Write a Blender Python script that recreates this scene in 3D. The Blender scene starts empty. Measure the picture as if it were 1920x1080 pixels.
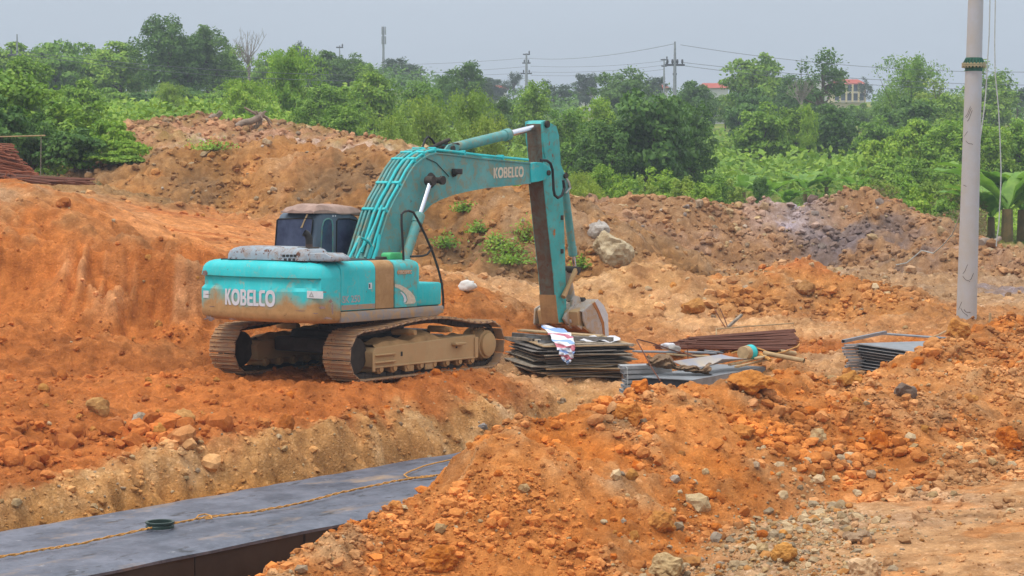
import bpy, bmesh, math, random
import numpy as np
from mathutils import Matrix, Vector

rng = np.random.default_rng(11)
random.seed(5)
R = math.radians
scene = bpy.context.scene
COL = scene.collection

# ------------------------------------------------------------------ camera, world, sun, exposure
F = 3900.0                                   # focal length in pixels of a 1920 x 1080 frame
CAMZ = 3.5
PITCH = math.atan(210 / F)
cam = bpy.data.objects.new('camera', bpy.data.cameras.new('camera'))
COL.objects.link(cam)
cam.location = (0, 0, CAMZ)
cam.rotation_euler = (math.pi / 2 - PITCH, 0, 0)
cam.data.sensor_width = 36
cam.data.lens = F / 1920 * 36
cam.data.clip_start = 0.5
cam.data.clip_end = 9000
scene.camera = cam

SUN_ELEV, SUN_AZ = R(64), R(235)             # azimuth from +Y clockwise: behind the camera, to its left
world = bpy.data.worlds.new("World")
scene.world = world
world.use_nodes = True
nt = world.node_tree
nt.nodes.clear()
out = nt.nodes.new('ShaderNodeOutputWorld')
bg = nt.nodes.new('ShaderNodeBackground')
sky = nt.nodes.new('ShaderNodeTexSky')
sky.sky_type = 'NISHITA'
sky.sun_disc = False
sky.sun_elevation = SUN_ELEV
sky.sun_rotation = SUN_AZ
sky.dust_density = 3.0
tc = nt.nodes.new('ShaderNodeTexCoord')
sep = nt.nodes.new('ShaderNodeSeparateXYZ')
ramp = nt.nodes.new('ShaderNodeMapRange')    # overcast veil, brighter towards the zenith as a cloud deck is
ramp.inputs['From Min'].default_value = 0.0
ramp.inputs['From Max'].default_value = 1.0
ramp.inputs['To Min'].default_value = 0.0
ramp.inputs['To Max'].default_value = 1.0
veil = nt.nodes.new('ShaderNodeMix'); veil.data_type = 'RGBA'; veil.clamp_factor = True
veil.inputs['A'].default_value = (3.35, 3.98, 4.82, 1)
veil.inputs['B'].default_value = (15.6, 15.6, 15.5, 1)
mix = nt.nodes.new('ShaderNodeMix'); mix.data_type = 'RGBA'
mix.inputs['Factor'].default_value = 0.9
nt.links.new(tc.outputs['Generated'], sep.inputs[0])
nt.links.new(sep.outputs['Z'], ramp.inputs['Value'])
nt.links.new(ramp.outputs[0], veil.inputs['Factor'])
nt.links.new(sky.outputs[0], mix.inputs['A'])
cn_ = nt.nodes.new('ShaderNodeTexNoise')
cn_.inputs['Scale'].default_value = 3.5
cn_.inputs['Detail'].default_value = 5
cm_ = nt.nodes.new('ShaderNodeMapRange')
cm_.inputs['From Min'].default_value, cm_.inputs['From Max'].default_value = .3, .7
cm_.inputs['To Min'].default_value, cm_.inputs['To Max'].default_value = .95, 1.05
cs_ = nt.nodes.new('ShaderNodeVectorMath'); cs_.operation = 'SCALE'
cmap = nt.nodes.new('ShaderNodeMapping'); cmap.inputs['Scale'].default_value = (1, 1, 4)
nt.links.new(tc.outputs['Generated'], cmap.inputs[0])
nt.links.new(cmap.outputs[0], cn_.inputs['Vector'])
nt.links.new(cn_.outputs['Fac'], cm_.inputs['Value'])
nt.links.new(veil.outputs['Result'], cs_.inputs[0])
nt.links.new(cm_.outputs[0], cs_.inputs['Scale'])
nt.links.new(cs_.outputs[0], mix.inputs['B'])
nt.links.new(mix.outputs['Result'], bg.inputs['Color'])
bg.inputs['Strength'].default_value = 0.1
nt.links.new(bg.outputs[0], out.inputs[0])

sun = bpy.data.objects.new('sun', bpy.data.lights.new('sun', 'SUN'))
COL.objects.link(sun)
sun.data.energy = 1.5
sun.data.angle = R(14)
sun.data.color = (1.0, 0.96, 0.9)
sd = Vector((math.sin(SUN_AZ) * math.cos(SUN_ELEV), math.cos(SUN_AZ) * math.cos(SUN_ELEV), math.sin(SUN_ELEV)))
sun.rotation_euler = (-sd).to_track_quat('-Z', 'Y').to_euler()
sun.location = sd * 60

vs = scene.view_settings
vs.view_transform = 'Standard'
vs.look = 'None'
vs.exposure = 0.32
vs.gamma = 1.0
vs.use_curve_mapping = False
scene.cycles.max_bounces = 5
scene.cycles.diffuse_bounces = 3
scene.cycles.transparent_max_bounces = 6
scene.cycles.use_denoising = True
scene.cycles.denoising_prefilter = 'ACCURATE'

# ------------------------------------------------------------------ measuring helpers
CP, SP = math.cos(PITCH), math.sin(PITCH)


def ray(px, py):
    x, y = (px - 960) / F, -(py - 540) / F
    return Vector((x, CP + y * SP, -SP + y * CP))


def P(px, py, Y):
    d = ray(px, py)
    k = Y / d.y
    return Vector((d.x * k, Y, CAMZ + d.z * k))


# ------------------------------------------------------------------ noise
def _hash(i, j, s):
    n = (i.astype(np.int64) * 374761393 + j.astype(np.int64) * 668265263 + s * 982451653) & 0x7fffffff
    n = ((n ^ (n >> 13)) * 1274126177) & 0x7fffffff
    return ((n ^ (n >> 16)) & 0xffff) / 65535.0


def vnoise(x, y, s=0):
    i, j = np.floor(x), np.floor(y)
    u, v = x - i, y - j
    u = u * u * u * (u * (u * 6 - 15) + 10)
    v = v * v * v * (v * (v * 6 - 15) + 10)
    a, b, c, d = _hash(i, j, s), _hash(i + 1, j, s), _hash(i, j + 1, s), _hash(i + 1, j + 1, s)
    return (a + (b - a) * u + (c - a) * v + (a - b - c + d) * u * v) * 2 - 1


def fbm(x, y, f, octv=4, s=0, gain=.5):
    t, a = 0, 1.0
    for k in range(octv):
        ca, sa = math.cos(k * 1.3), math.sin(k * 1.3)
        t = t + a * vnoise((x * ca - y * sa) * f + k * 17.3, (x * sa + y * ca) * f - k * 9.1, s + k * 7)
        a *= gain
        f *= 2.03
    return t


def sstep(a, b, x):
    t = np.clip((x - a) / (b - a), 0, 1)
    return t * t * (3 - 2 * t)


def smax(a, b, k=.15):
    h = np.clip(.5 + .5 * (a - b) / k, 0, 1)
    return b + (a - b) * h + k * h * (1 - h)


# ------------------------------------------------------------------ terrain
ZS = -1.1                                    # top of the buried culvert
TN = np.array([.806, -.592])                 # across the trench, towards the camera
TD = np.array([.592, .806])                  # along it
T0 = np.array([-5.65, 22.95])
TW = 3.16

base_pts = np.array([
    (-8, 16, -1.3), (-3, 19, -1.25), (0, 17, -1.1), (0, 21, -1.05), (3, 18, -.75), (3, 22, -.75), (6, 19, -.5), (6, 25, -.5), (8, 29, -.42), (4, 26, -.65), (10, 34, -.35), (11, 24, -.35), (14, 30, -.2),
    (2, 23.5, -.8), (-4, 22, -1.9), (-2.6, 23.8, -1.85), (-5, 20, -1.9), (-1, 26.5, -1.7), (-3.2, 21, -1.6), (-6.5, 17, -1.9), (1, 29, -1.5), (-9, 31, -.3), (-8, 33, -.15), (-11, 27, -.5), (-7, 31.5, -.45), (-5, 34.2, -.25), (-9.5, 28.5, -.45), (-13, 25, -.5), (1, 37, -.58), (3, 37.5, -.5), (1, 39, -.6), (.6, 38.2, -.6), (2, 39, -.58), (2, 41, -.42), (3.5, 43.5, -.36), (5.5, 44, -.3), (6.3, 39, -.34), (7, 37, -.4), (5.5, 37, -.4), (5, 40, -.15), (8, 42, -.05), (4, 46, 0), (0, 45, -.05), (8, 50, 0), (12, 48, 0), (13, 60, 0), (5, 60, 0), (0, 62, .1), (9, 68, 0), (3, 70, 0), (18, 70, .2),
    (-3, 38.6, -.13), (-5, 38, -.13), (-1, 40, -.17), (-.5, 38.4, -.2), (-1.5, 36.5, -.15), (-3, 35.6, -.1), (-6, 36.5, -.12), (-8, 37, -.05), (-10, 37.5, .1), (-6.5, 39, 0), (0, 42, -.2), (-2, 42.5, 0),
    (-6, 47, 1.75), (-4.5, 50, 1.7), (-8, 50, 1.8), (-7, 60, 1.8), (-6, 68, 1.8), (-9, 68, 2), (-4, 44.5, .7), (-1.6, 46, .9), (.5, 48.5, .1), (-3, 48, 1.5), (-2, 55, .9), (-2.5, 64, .3),
    (-12, 50, 2.5), (-14, 60, 3.1), (-16, 70, 3.2), (-12, 65, 2.8), (-18, 82, 3.3), (-22, 60, 3.3), (-11, 75, 2.2), (-22, 45, 2.8), (-16, 40, 1.2), (-14, 34, -.2), (-12, 30, -.3),
    (20, 60, .2), (24, 75, .3), (20, 50, .1), (16, 40, .1), (26, 90, .3), (10, 90, .3), (0, 92, .5), (-10, 92, 2.5), (-25, 92, 3.8)], float)
_d = np.hypot(base_pts[:, None, 0] - base_pts[None, :, 0], base_pts[:, None, 1] - base_pts[None, :, 1])
_A = np.hstack([np.sqrt(_d ** 2 + .3), np.ones((len(base_pts), 1))])
_A = np.vstack([_A, np.append(np.ones(len(base_pts)), 0)])
_w = np.linalg.solve(_A + np.diag(np.append(np.full(len(base_pts), -.3), 0)), np.append(base_pts[:, 2], 0))


def base_z(X, Y):
    z = np.full(X.shape, _w[-1])
    for (a, b, c), w in zip(base_pts, _w[:-1]):
        z = z + w * np.sqrt((X - a) ** 2 + (Y - b) ** 2 + .3)
    far = np.interp(Y, [70, 85, 100, 130, 150, 200, 260, 500, 800, 3000], [.3, .3, .6, 2.0, 3.0, 5.5, 9, 21, 32, 60])
    far = far + 4.2 * sstep(-4, -16, X) * sstep(85, 130, Y) * sstep(900, 260, Y)
    k = sstep(76, 96, Y)
    return z * (1 - k) + far * k


def ridge(X, Y, pts, slope, rnd=.5):
    """height of a spoil heap whose crest runs through pts (x, y, z)"""
    best = np.full(X.shape, -99.0)
    p = [np.array(q, float) for q in pts]
    if not isinstance(slope, (list, tuple)):
        slope = (slope, slope)
    for a, b in zip(p[:-1], p[1:]):
        ab = b[:2] - a[:2]
        L = ab @ ab
        t = np.clip(((X - a[0]) * ab[0] + (Y - a[1]) * ab[1]) / L, 0, 1)
        dx, dy = X - a[0] - t * ab[0], Y - a[1] - t * ab[1]
        d = np.hypot(dx, dy)
        zc = a[2] + t * (b[2] - a[2])
        sl = np.where(ab[0] * dy - ab[1] * dx < 0, slope[0], slope[1])
        best = np.maximum(best, zc - sl * (np.sqrt(d * d + rnd * rnd) - rnd))
    return best


def crest(*pts):
    return [tuple(P(*q)) for q in pts]


HEAP = [(-3.3, 21.1, -1.15), (-2.05, 22.9, -.6), (-.85, 24.5, -.15), (-.25, 25.1, .32)] + crest((990, 808, 26.2), (1090, 778, 27), (1200, 745, 28), (1330, 726, 29), (1480, 708, 31), (1560, 722, 32), (1625, 718, 33), (1690, 674, 34), (1740, 648, 35), (1830, 618, 37.5), (1930, 608, 40), (2050, 590, 43))
HEAP2 = crest((1580, 752, 29.5), (1700, 722, 31), (1820, 690, 32), (1960, 670, 33), (2080, 660, 34))
CUT = crest((-160, 480, 41.5), (0, 478, 41.5), (150, 476, 41.5), (280, 478, 41.5), (375, 497, 41.7), (470, 520, 42.5), (560, 540, 43.5))
BANK = crest((-220, 330, 47), (-60, 340, 46.5), (0, 345, 46), (100, 372, 46), (180, 402, 46), (280, 464, 45.5), (345, 492, 45), (390, 503, 45))
BROWN = crest((160, 348, 76), (200, 325, 76), (255, 303, 77), (340, 282, 77), (420, 276, 77), (520, 268, 77), (640, 285, 76), (700, 290, 75), (760, 300, 73), (830, 330, 71), (960, 352, 70), (1000, 402, 70), (1060, 460, 70), (1110, 495, 69))
PINK = crest((230, 262, 92), (255, 240, 92), (300, 226, 92), (380, 222, 92), (450, 232, 92), (510, 232, 92), (560, 246, 91), (640, 256, 90), (700, 265, 89), (735, 282, 88), (800, 330, 87))
DEBRIS = crest((1040, 450, 71), (1075, 420, 72), (1110, 398, 75), (1160, 372, 77), (1215, 382, 77), (1275, 376, 78), (1350, 390, 78), (1420, 384, 79), (1480, 394, 79), (1540, 376, 79), (1595, 362, 79), (1650, 386, 78), (1720, 422, 76), (1800, 456, 73), (1860, 472, 72), (1960, 502, 70), (2080, 520, 68))
MID1 = crest((1050, 548, 53), (1130, 508, 54), (1190, 497, 54.5), (1260, 514, 54), (1330, 550, 53))
MID2 = crest((1375, 548, 53), (1440, 510, 54), (1500, 494, 54.5), (1570, 514, 54), (1650, 560, 52), (1740, 592, 50), (1800, 604, 49.5))
SPUR = crest((835, 535, 46), (900, 555, 47), (960, 590, 47.5), (1010, 615, 48))
HUMP = crest((900, 706, 39.6), (960, 700, 39.2), (1010, 712, 38.8))
GREY = crest((1850, 548, 62), (1900, 545, 61), (1990, 548, 60))
LEDGE = crest((250, 425, 66), (340, 424, 66), (420, 432, 64), (450, 448, 63))


def terrain(X, Y, fine=True):
    X, Y = np.asarray(X, float), np.asarray(Y, float)
    wx = X + .45 * fbm(X, Y, .55, 3, 1) + .12 * fbm(X, Y, 2.4, 2, 5)
    wy = Y + .6 * fbm(X, Y, .5, 3, 2) + .12 * fbm(X, Y, 2.1, 2, 6)
    z = base_z(X, Y)
    big = 1 + .6 * sstep(55, 80, Y)
    z = smax(z, ridge(wx, wy, CUT, (1.9, .45), .2), .12)
    z = smax(z, ridge(wx, wy, BANK, (.42, .35), .8), .15)
    z = smax(z, ridge(wx, wy, BROWN, (.5, .5), 1.2), .25)
    z = smax(z, ridge(wx, wy, PINK, (.45, .5), 1.5), .3)
    z = smax(z, ridge(wx, wy, DEBRIS, (.48, .55), .9), .3)
    z = smax(z, ridge(wx, wy, MID1, (.42, .45), .7), .3)
    z = smax(z, ridge(wx, wy, MID2, (.5, .5), .7), .25)
    z = smax(z, ridge(wx, wy, SPUR, (.5, .4), .5), .2)
    z = smax(z, ridge(wx, wy, HUMP, (.6, .6), .3), .1)
    z = smax(z, ridge(wx, wy, GREY, (.5, .5), .6), .2)
    z = smax(z, ridge(wx, wy, LEDGE, (.35, .3), .5), .15)
    # the trench
    t = (wx * .3 + X * .7 - T0[0]) * TN[0] + (wy * .3 + Y * .7 - T0[1]) * TN[1]
    s = (X - T0[0]) * TD[0] + (Y - T0[1]) * TD[1]
    rim = np.interp(s, [-4, 4, 7, 11, 14, 17], [-8.6, -8.3, -7.6, -5.5, -5.0, -4.3])
    wallz = np.interp(s, [0, 6, 11, 14, 17], [-.42, -.5, -.55, -.62, -.5])
    jag = .10 * fbm(X, Y, .8, 3, 9) + .09 * fbm(X, Y, 3.1, 3, 10)
    u = np.clip((t - rim) / (-4.1 - rim), 0, 1)
    upper = z * (1 - sstep(0, 1, u)) + np.minimum(wallz, z) * sstep(0, 1, u)
    k = np.clip((t + jag + 4.15) / .85, 0, 1) ** 1.3
    prof = upper * (1 - k) + (-1.95) * k
    tz = np.where(t > 2.5, z, prof)
    tz = np.where((t > 1.5) & (t <= 2.5), -1.95 + (z + 1.95) * sstep(1.5, 2.5, t), tz)
    inside = sstep(17.2, 16.1, s + jag * 2)
    z = np.where((t > rim - .01) & (t < 2.6), z + (np.minimum(tz, z) - z) * inside, z)
    z = smax(z, ridge(X + .35 * (wx - X), Y + .35 * (wy - Y), HEAP, (.5, .95), .3), .12)
    z = smax(z, ridge(wx, wy, HEAP2, (.42, .4), .6), .25)
    if fine:
        near = sstep(130, 85, Y)
        w = 1.0 * near
        road = sstep(1.5, 3.5, X - (Y - 20) * .25) * sstep(29, 27.0, Y - (X - 4) * .35)
        plat = sstep(43.5, 45, Y) * sstep(-3, -4.5, X) * sstep(66, 62, Y)
        w = w * (1 - .75 * road) * (1 - .6 * plat)
        n = .10 * fbm(X, Y, .9, 3, 21) + .055 * np.abs(fbm(X, Y, 2.6, 3, 31)) + .045 * fbm(X, Y, 5.5, 3, 41, .6) + .028 * fbm(X, Y, 13, 2, 51)
        n = n + sstep(38, 41, Y) * sstep(62, 56, Y) * (.07 * np.abs(fbm(X, Y, 2.8, 3, 65)) + .035 * fbm(X, Y, 5.0, 2, 66))
        n = n + sstep(58, 66, Y) * (.18 * fbm(X, Y, .8, 4, 61) + .13 * np.abs(fbm(X, Y, 1.9, 3, 67)) + .07 * fbm(X, Y, 3.4, 2, 69))
        z = z + w * n
        # bucket-tooth marks scraped down the cut face
        face = np.exp(-((wy - 40.6) / .8) ** 2) * sstep(-9.5, -8.3, X) * sstep(-5.6, -6.1, X)
        z = z + face * (.5 * np.abs(fbm(X, Y * .1, 2.0, 3, 71)) + .22 * fbm(X, Y, 1.3, 3, 73) + .12 * np.abs(fbm(X, Y, 4.2, 2, 74)))
    return z


def tz1(x, y):
    return float(terrain(np.array([x]), np.array([y]))[0])


def G(px, py, y0=18, y1=140, lift=0):
    """the point of the ground seen at a pixel"""
    Ys = np.geomspace(y0, y1, 1500)
    d = ray(px, py)
    Xs, Zs = d.x / d.y * Ys, CAMZ + d.z / d.y * Ys
    g = terrain(Xs, Ys)
    hit = np.nonzero(Zs <= g)[0]
    i = hit[0] if len(hit) else len(Ys) - 1
    return Vector((Xs[i], Ys[i], g[i] + lift))


# ------------------------------------------------------------------ materials
MATS = {}


def newmat(name):
    m = bpy.data.materials.new(name)
    m.use_nodes = True
    n = m.node_tree
    b = n.nodes['Principled BSDF']
    b.inputs['Specular IOR Level'].default_value = .3
    MATS[name] = m
    return m, n, b


def N(n, typ, **kw):
    x = n.nodes.new(typ)
    for k, v in kw.items():
        if k.startswith('_'):
            setattr(x, k[1:], v)
        else:
            x.inputs[k.replace('__', ' ')].default_value = v
    return x


def mixc(n, fac, a, b, blend='MIX'):
    x = n.nodes.new('ShaderNodeMix')
    x.data_type = 'RGBA'
    x.blend_type = blend
    for sock, v in ((x.inputs['Factor'], fac), (x.inputs['A'], a), (x.inputs['B'], b)):
        if hasattr(v, 'links'):
            n.links.new(v, sock)
        elif isinstance(v, (int, float)):
            sock.default_value = v
        else:
            sock.default_value = (*v, 1)
    return x.outputs['Result']


def rampv(n, src, a, b, lo=0., hi=1.):
    x = N(n, 'ShaderNodeMapRange')
    x.inputs['From Min'].default_value = a
    x.inputs['From Max'].default_value = b
    x.inputs['To Min'].default_value = lo
    x.inputs['To Max'].default_value = hi
    n.links.new(src, x.inputs['Value'])
    return x.outputs[0]


def noise(n, scale, detail=4, rough=.6, vec=None, dist=0.):
    x = N(n, 'ShaderNodeTexNoise', Scale=scale, Detail=detail, Roughness=rough, Distortion=dist)
    if vec is not None:
        n.links.new(vec, x.inputs['Vector'])
    return x.outputs['Fac']


def coords(n, kind='Object', scale=None):
    t = n.nodes.new('ShaderNodeTexCoord').outputs[kind]
    if scale:
        m = N(n, 'ShaderNodeMapping')
        m.inputs['Scale'].default_value = scale
        n.links.new(t, m.inputs['Vector'])
        return m.outputs[0]
    return t


def bump(n, b, h, strength=.3, dist=.02):
    x = N(n, 'ShaderNodeBump', Strength=strength, Distance=dist)
    n.links.new(h, x.inputs['Height'])
    n.links.new(x.outputs[0], b.inputs['Normal'])


def simple(name, col, rough=.7, metal=0., var=.25, vscale=6., bmp=0., col2=None, spec=.3):
    m, n, b = newmat(name)
    v = coords(n)
    f = noise(n, vscale, 5, .65, v)
    c2 = col2 or tuple(c * (1 - var) for c in col)
    c = mixc(n, rampv(n, f, .35, .68), col, c2)
    n.links.new(c, b.inputs['Base Color'])
    b.inputs['Roughness'].default_value = rough
    b.inputs['Metallic'].default_value = metal
    b.inputs['Specular IOR Level'].default_value = spec
    if bmp:
        bump(n, b, f, bmp, .02)
    return m


def paint(name, col, dirt=(.26, .15, .07), amt=.35, rust=.15, low=None, rough=.45, fade=None):
    """weathered machine paint: patchy fading, mud film, rust chips, mud below a height (low = z where it starts, z where it is full)"""
    m, n, b = newmat(name)
    v = coords(n)
    f1 = noise(n, 1.6, 6, .65, v)
    f2 = noise(n, 5.5, 6, .7, v, .6)
    f3 = noise(n, 14, 5, .7, coords(n, 'Object', (1, 1, .25)))
    fd = fade or tuple(min(1, c * 1.15 + .03) for c in col)
    c = mixc(n, rampv(n, f1, .35, .7), col, fd)
    dm = rampv(n, f2, .62 - amt * .4, .85 - amt * .3)
    st = rampv(n, f3, .5, .8, 0, .5 * amt + .1)
    c = mixc(n, dm, c, dirt)
    c = mixc(n, st, c, dirt)
    if low:
        g = n.nodes.new('ShaderNodeSeparateXYZ')
        n.links.new(v, g.inputs[0])
        w = n.nodes.new('ShaderNodeMath'); w.operation = 'MULTIPLY_ADD'
        n.links.new(noise(n, 1.7, 5, .6, v), w.inputs[0]); w.inputs[1].default_value = low[2] if len(low) > 2 else .8
        n.links.new(g.outputs['Z'], w.inputs[2])
        lm = rampv(n, w.outputs[0], low[0], low[1])
        tone = mixc(n, rampv(n, f2, .4, .65), dirt, tuple(c * .8 for c in dirt))
        c = mixc(n, lm, c, tone)
    if rust:
        rm = rampv(n, noise(n, 9, 8, .75, v, .3), .66 - rust * .2, .69 - rust * .2)
        c = mixc(n, rm, c, (.11, .045, .025))
    n.links.new(c, b.inputs['Base Color'])
    r = rampv(n, f2, .4, .7, rough, .85)
    n.links.new(r, b.inputs['Roughness'])
    bump(n, b, f2, .08, .01)
    return m


def soilmat(name, attr):
    m, n, b = newmat(name)
    a = N(n, 'ShaderNodeAttribute')
    a.attribute_name = attr
    pos = n.nodes.new('ShaderNodeNewGeometry').outputs['Position']
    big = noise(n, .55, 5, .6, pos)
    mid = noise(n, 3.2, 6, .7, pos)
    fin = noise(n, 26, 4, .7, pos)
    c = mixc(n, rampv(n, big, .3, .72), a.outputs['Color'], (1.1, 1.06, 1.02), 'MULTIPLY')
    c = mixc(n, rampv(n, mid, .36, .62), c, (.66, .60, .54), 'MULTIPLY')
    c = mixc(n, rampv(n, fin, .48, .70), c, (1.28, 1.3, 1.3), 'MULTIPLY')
    c = mixc(n, rampv(n, noise(n, 9, 5, .75, pos), .40, .30), c, (.62, .55, .5), 'MULTIPLY')  # soil grain; its dark pits put crevice shade into the colour
    n.links.new(c, b.inputs['Base Color'])
    b.inputs['Roughness'].default_value = .96
    b.inputs['Specular IOR Level'].default_value = .12
    return m, n, b, a, c, pos, mid, fin


def N_COL(n, vec):
    x = N(n, 'ShaderNodeTexNoise', Scale=9.0, Detail=3.0)
    n.links.new(vec, x.inputs['Vector'])
    return x.outputs['Color']


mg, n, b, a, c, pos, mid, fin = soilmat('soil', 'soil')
vor = N(n, 'ShaderNodeTexVoronoi', Scale=15.0)          # little pale stones in the earth, as many as the layer holds
vd = mixc(n, .05, pos, N_COL(n, pos), 'ADD')
n.links.new(vd, vor.inputs['Vector'])
sel = N(n, 'ShaderNodeSeparateColor')
n.links.new(vor.outputs['Color'], sel.inputs[0])
th = n.nodes.new('ShaderNodeMath'); th.operation = 'LESS_THAN'
n.links.new(sel.outputs[0], th.inputs[0]); n.links.new(a.outputs['Alpha'], th.inputs[1])
dd = rampv(n, vor.outputs['Distance'], .42, .30)
mm = n.nodes.new('ShaderNodeMath'); mm.operation = 'MULTIPLY'
n.links.new(th.outputs[0], mm.inputs[0]); n.links.new(dd, mm.inputs[1])
st = mixc(n, 1., c, (1.22, 1.3, 1.5), 'MULTIPLY')
c = mixc(n, mm.outputs[0], c, st)
n.links.new(c, b.inputs['Base Color'])
hh = n.nodes.new('ShaderNodeMath'); hh.operation = 'ADD'
n.links.new(mid, hh.inputs[0])
h2 = n.nodes.new('ShaderNodeMath'); h2.operation = 'MULTIPLY'; h2.inputs[1].default_value = .45
n.links.new(fin, h2.inputs[0])
n.links.new(h2.outputs[0], hh.inputs[1])
bump(n, b, hh.outputs[0], 1., .10)
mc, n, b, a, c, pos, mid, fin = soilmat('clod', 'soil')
bump(n, b, fin, .5, .03)


def leafmat(name, c1, c2, trans=.25):
    m, n, b = newmat(name)
    g = n.nodes.new('ShaderNodeNewGeometry')
    oi = n.nodes.new('ShaderNodeObjectInfo')
    c = mixc(n, g.outputs['Random Per Island'], c1, c2)
    c = mixc(n, rampv(n, noise(n, 2.2, 3, .6, coords(n)), .38, .62), c, (.62, .72, .65), 'MULTIPLY')
    c = mixc(n, oi.outputs['Random'], c, (1.25, 1.1, .95), 'MULTIPLY')
    n.links.new(c, b.inputs['Base Color'])
    b.inputs['Roughness'].default_value = .55
    b.inputs['Specular IOR Level'].default_value = .25
    tr = n.nodes.new('ShaderNodeBsdfTranslucent')
    n.links.new(mixc(n, 1., c, (1.2, 1.25, .7), 'MULTIPLY'), tr.inputs['Color'])
    ms = n.nodes.new('ShaderNodeMixShader')
    ms.inputs[0].default_value = trans
    o = n.nodes['Material Output']
    n.links.new(b.outputs[0], ms.inputs[1]); n.links.new(tr.outputs[0], ms.inputs[2])
    n.links.new(ms.outputs[0], o.inputs[0])
    return m


M = {}
M['leaf_mid'] = leafmat('leaf_mid', (.115, .25, .022), (.27, .43, .05))
M['leaf_dark'] = leafmat('leaf_dark', (.06, .15, .028), (.14, .26, .045))
M['leaf_lime'] = leafmat('leaf_lime', (.20, .32, .035), (.34, .45, .07))
M['leaf_bright'] = leafmat('leaf_bright', (.18, .35, .025), (.36, .51, .06))
M['leaf_haze'] = leafmat('leaf_haze', (.05, .095, .05), (.08, .135, .065))  # far leaves tinted bluish, distance haze painted into their colour
M['leaf_dry'] = leafmat('leaf_dry', (.16, .12, .05), (.26, .2, .09))
M['banana'] = leafmat('banana_leaf', (.14, .31, .05), (.26, .44, .09), .35)
M['grass'] = leafmat('grass_blade', (.13, .27, .035), (.26, .40, .07))
M['bark'] = simple('bark', (.13, .1, .075), .9, var=.5, vscale=9, bmp=.5)
M['twig'] = simple('dead_twig', (.30, .26, .23), .9, var=.3)
M['bark_dry'] = simple('bark_dry', (.32, .24, .18), .9, var=.4, vscale=9, bmp=.4)
TEAL = (.012, .44, .46)
MUD = (.46, .27, .11)
M['teal'] = paint('teal_paint', TEAL, MUD, .16, .05)
M['teal_low'] = paint('teal_paint_muddy', TEAL, MUD, .12, .12, low=(1.95, 1.72, .8))
M['boom'] = paint('faded_boom_paint', (.06, .27, .265), (.28, .20, .10), .40, .08, fade=(.13, .36, .35))
M['arm'] = paint('arm_paint', (.035, .33, .32), (.22, .12, .05), .26, .12)
M['arm_face'] = paint('oily_arm_face', (.09, .12, .10), (.115, .06, .035), .80, .3)
M['skirt'] = paint('skirt_paint', (.21, .21, .22), MUD, .6, .05)
M['panel_tan'] = paint('muddy_panel', (.37, .21, .085), (.31, .17, .07), .5, .02, rough=.7)
M['door_mud'] = paint('half_muddy_panel', TEAL, (.26, .2, .1), .5, .03)
M['hood'] = paint('hood_paint', (.24, .29, .335), (.28, .17, .10), .34, .5)
M['cab'] = paint('cab_paint', (.075, .105, .145), (.1, .1, .1), .2, 0., fade=(.11, .15, .19))
M['mud'] = simple('track_mud', (.43, .255, .11), .9, var=.35, vscale=5, bmp=.5)
M['frame_mud'] = paint('muddy_frame', (.40, .26, .12), (.46, .28, .13), .5, .1, rough=.8)
M['shoe'] = paint('track_shoe_steel', (.26, .165, .10), (.44, .24, .10), .55, .3, rough=.6)
M['dark'] = simple('black_steel', (.03, .028, .027), .6, var=.4)
M['under'] = simple('greasy_steel', (.055, .043, .035), .7, var=.5)
M['chrome'] = simple('chrome_rod', (.75, .76, .82), .22, 1., var=.1)
M['rubber'] = simple('black_rubber', (.018, .018, .02), .5)
M['white'] = simple('white_print', (.62, .62, .66), .6, var=.12, vscale=12)
M['cream'] = simple('faded_print', (.66, .57, .44), .65, var=.3, vscale=14)
M['sticker'] = simple('sticker', (.62, .64, .66), .5, var=.15, vscale=10)
M['grey_print'] = simple('grey_print', (.40, .40, .40), .6, var=.2)
M['orange_print'] = simple('orange_print', (.6, .22, .06), .6)
M['bucket'] = paint('bucket_steel', (.36, .33, .30), (.44, .27, .12), .5, .08, rough=.55)
M['green_plastic'] = simple('green_plastic', (.06, .42, .15), .45, var=.15)
mgl, n, b = newmat('tinted_glass')
gv = noise(n, 2.5, 4, .6, coords(n))
n.links.new(mixc(n, rampv(n, gv, .35, .7), (.024, .03, .07), (.075, .09, .155)), b.inputs['Base Color'])
b.inputs['Roughness'].default_value = .1
b.inputs['Specular IOR Level'].default_value = .6
M['glass'] = mgl
M['mat_cloth'] = simple('old_quilt', (.40, .27, .22), .9, var=.35, vscale=5, bmp=.4)
M['rusty'] = paint('rusty_bar', (.16, .055, .03), (.10, .045, .03), .5, .2, rough=.8)
M['rust_red'] = paint('red_rust_bar', (.26, .085, .04), (.15, .05, .03), .4, .1, rough=.85)
M['galv'] = simple('formwork_steel', (.25, .265, .285), .5, .1, var=.35, vscale=4)
M['galv_light'] = simple('pale_steel', (.46, .47, .48), .55, 0., var=.3, vscale=4)
M['galv_dark'] = simple('formwork_web', (.055, .06, .07), .6, .1, var=.4, vscale=4)  # darkened copy of the formwork steel, shade painted on the stack faces
M['sheet'] = simple('blue_grey_sheet', (.27, .29, .36), .5, .1, var=.25, vscale=2.5, col2=(.45, .37, .27))
M['ply_grey'] = simple('weathered_plywood', (.38, .32, .25), .85, var=.5, vscale=7)
M['ply_dark'] = simple('dark_plywood', (.20, .175, .155), .85, var=.5, vscale=7)
M['ply_tan'] = simple('tan_plywood', (.42, .28, .15), .85, var=.4, vscale=7)
M['timber'] = simple('raw_timber', (.46, .32, .17), .8, var=.35, vscale=8)
M['concrete'] = simple('pole_concrete', (.41, .41, .425), .85, var=.3, vscale=2.2, bmp=.15, col2=(.40, .37, .335))
M['conc2'] = simple('grey_concrete', (.42, .39, .36), .9, var=.4, vscale=3, bmp=.4)
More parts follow.
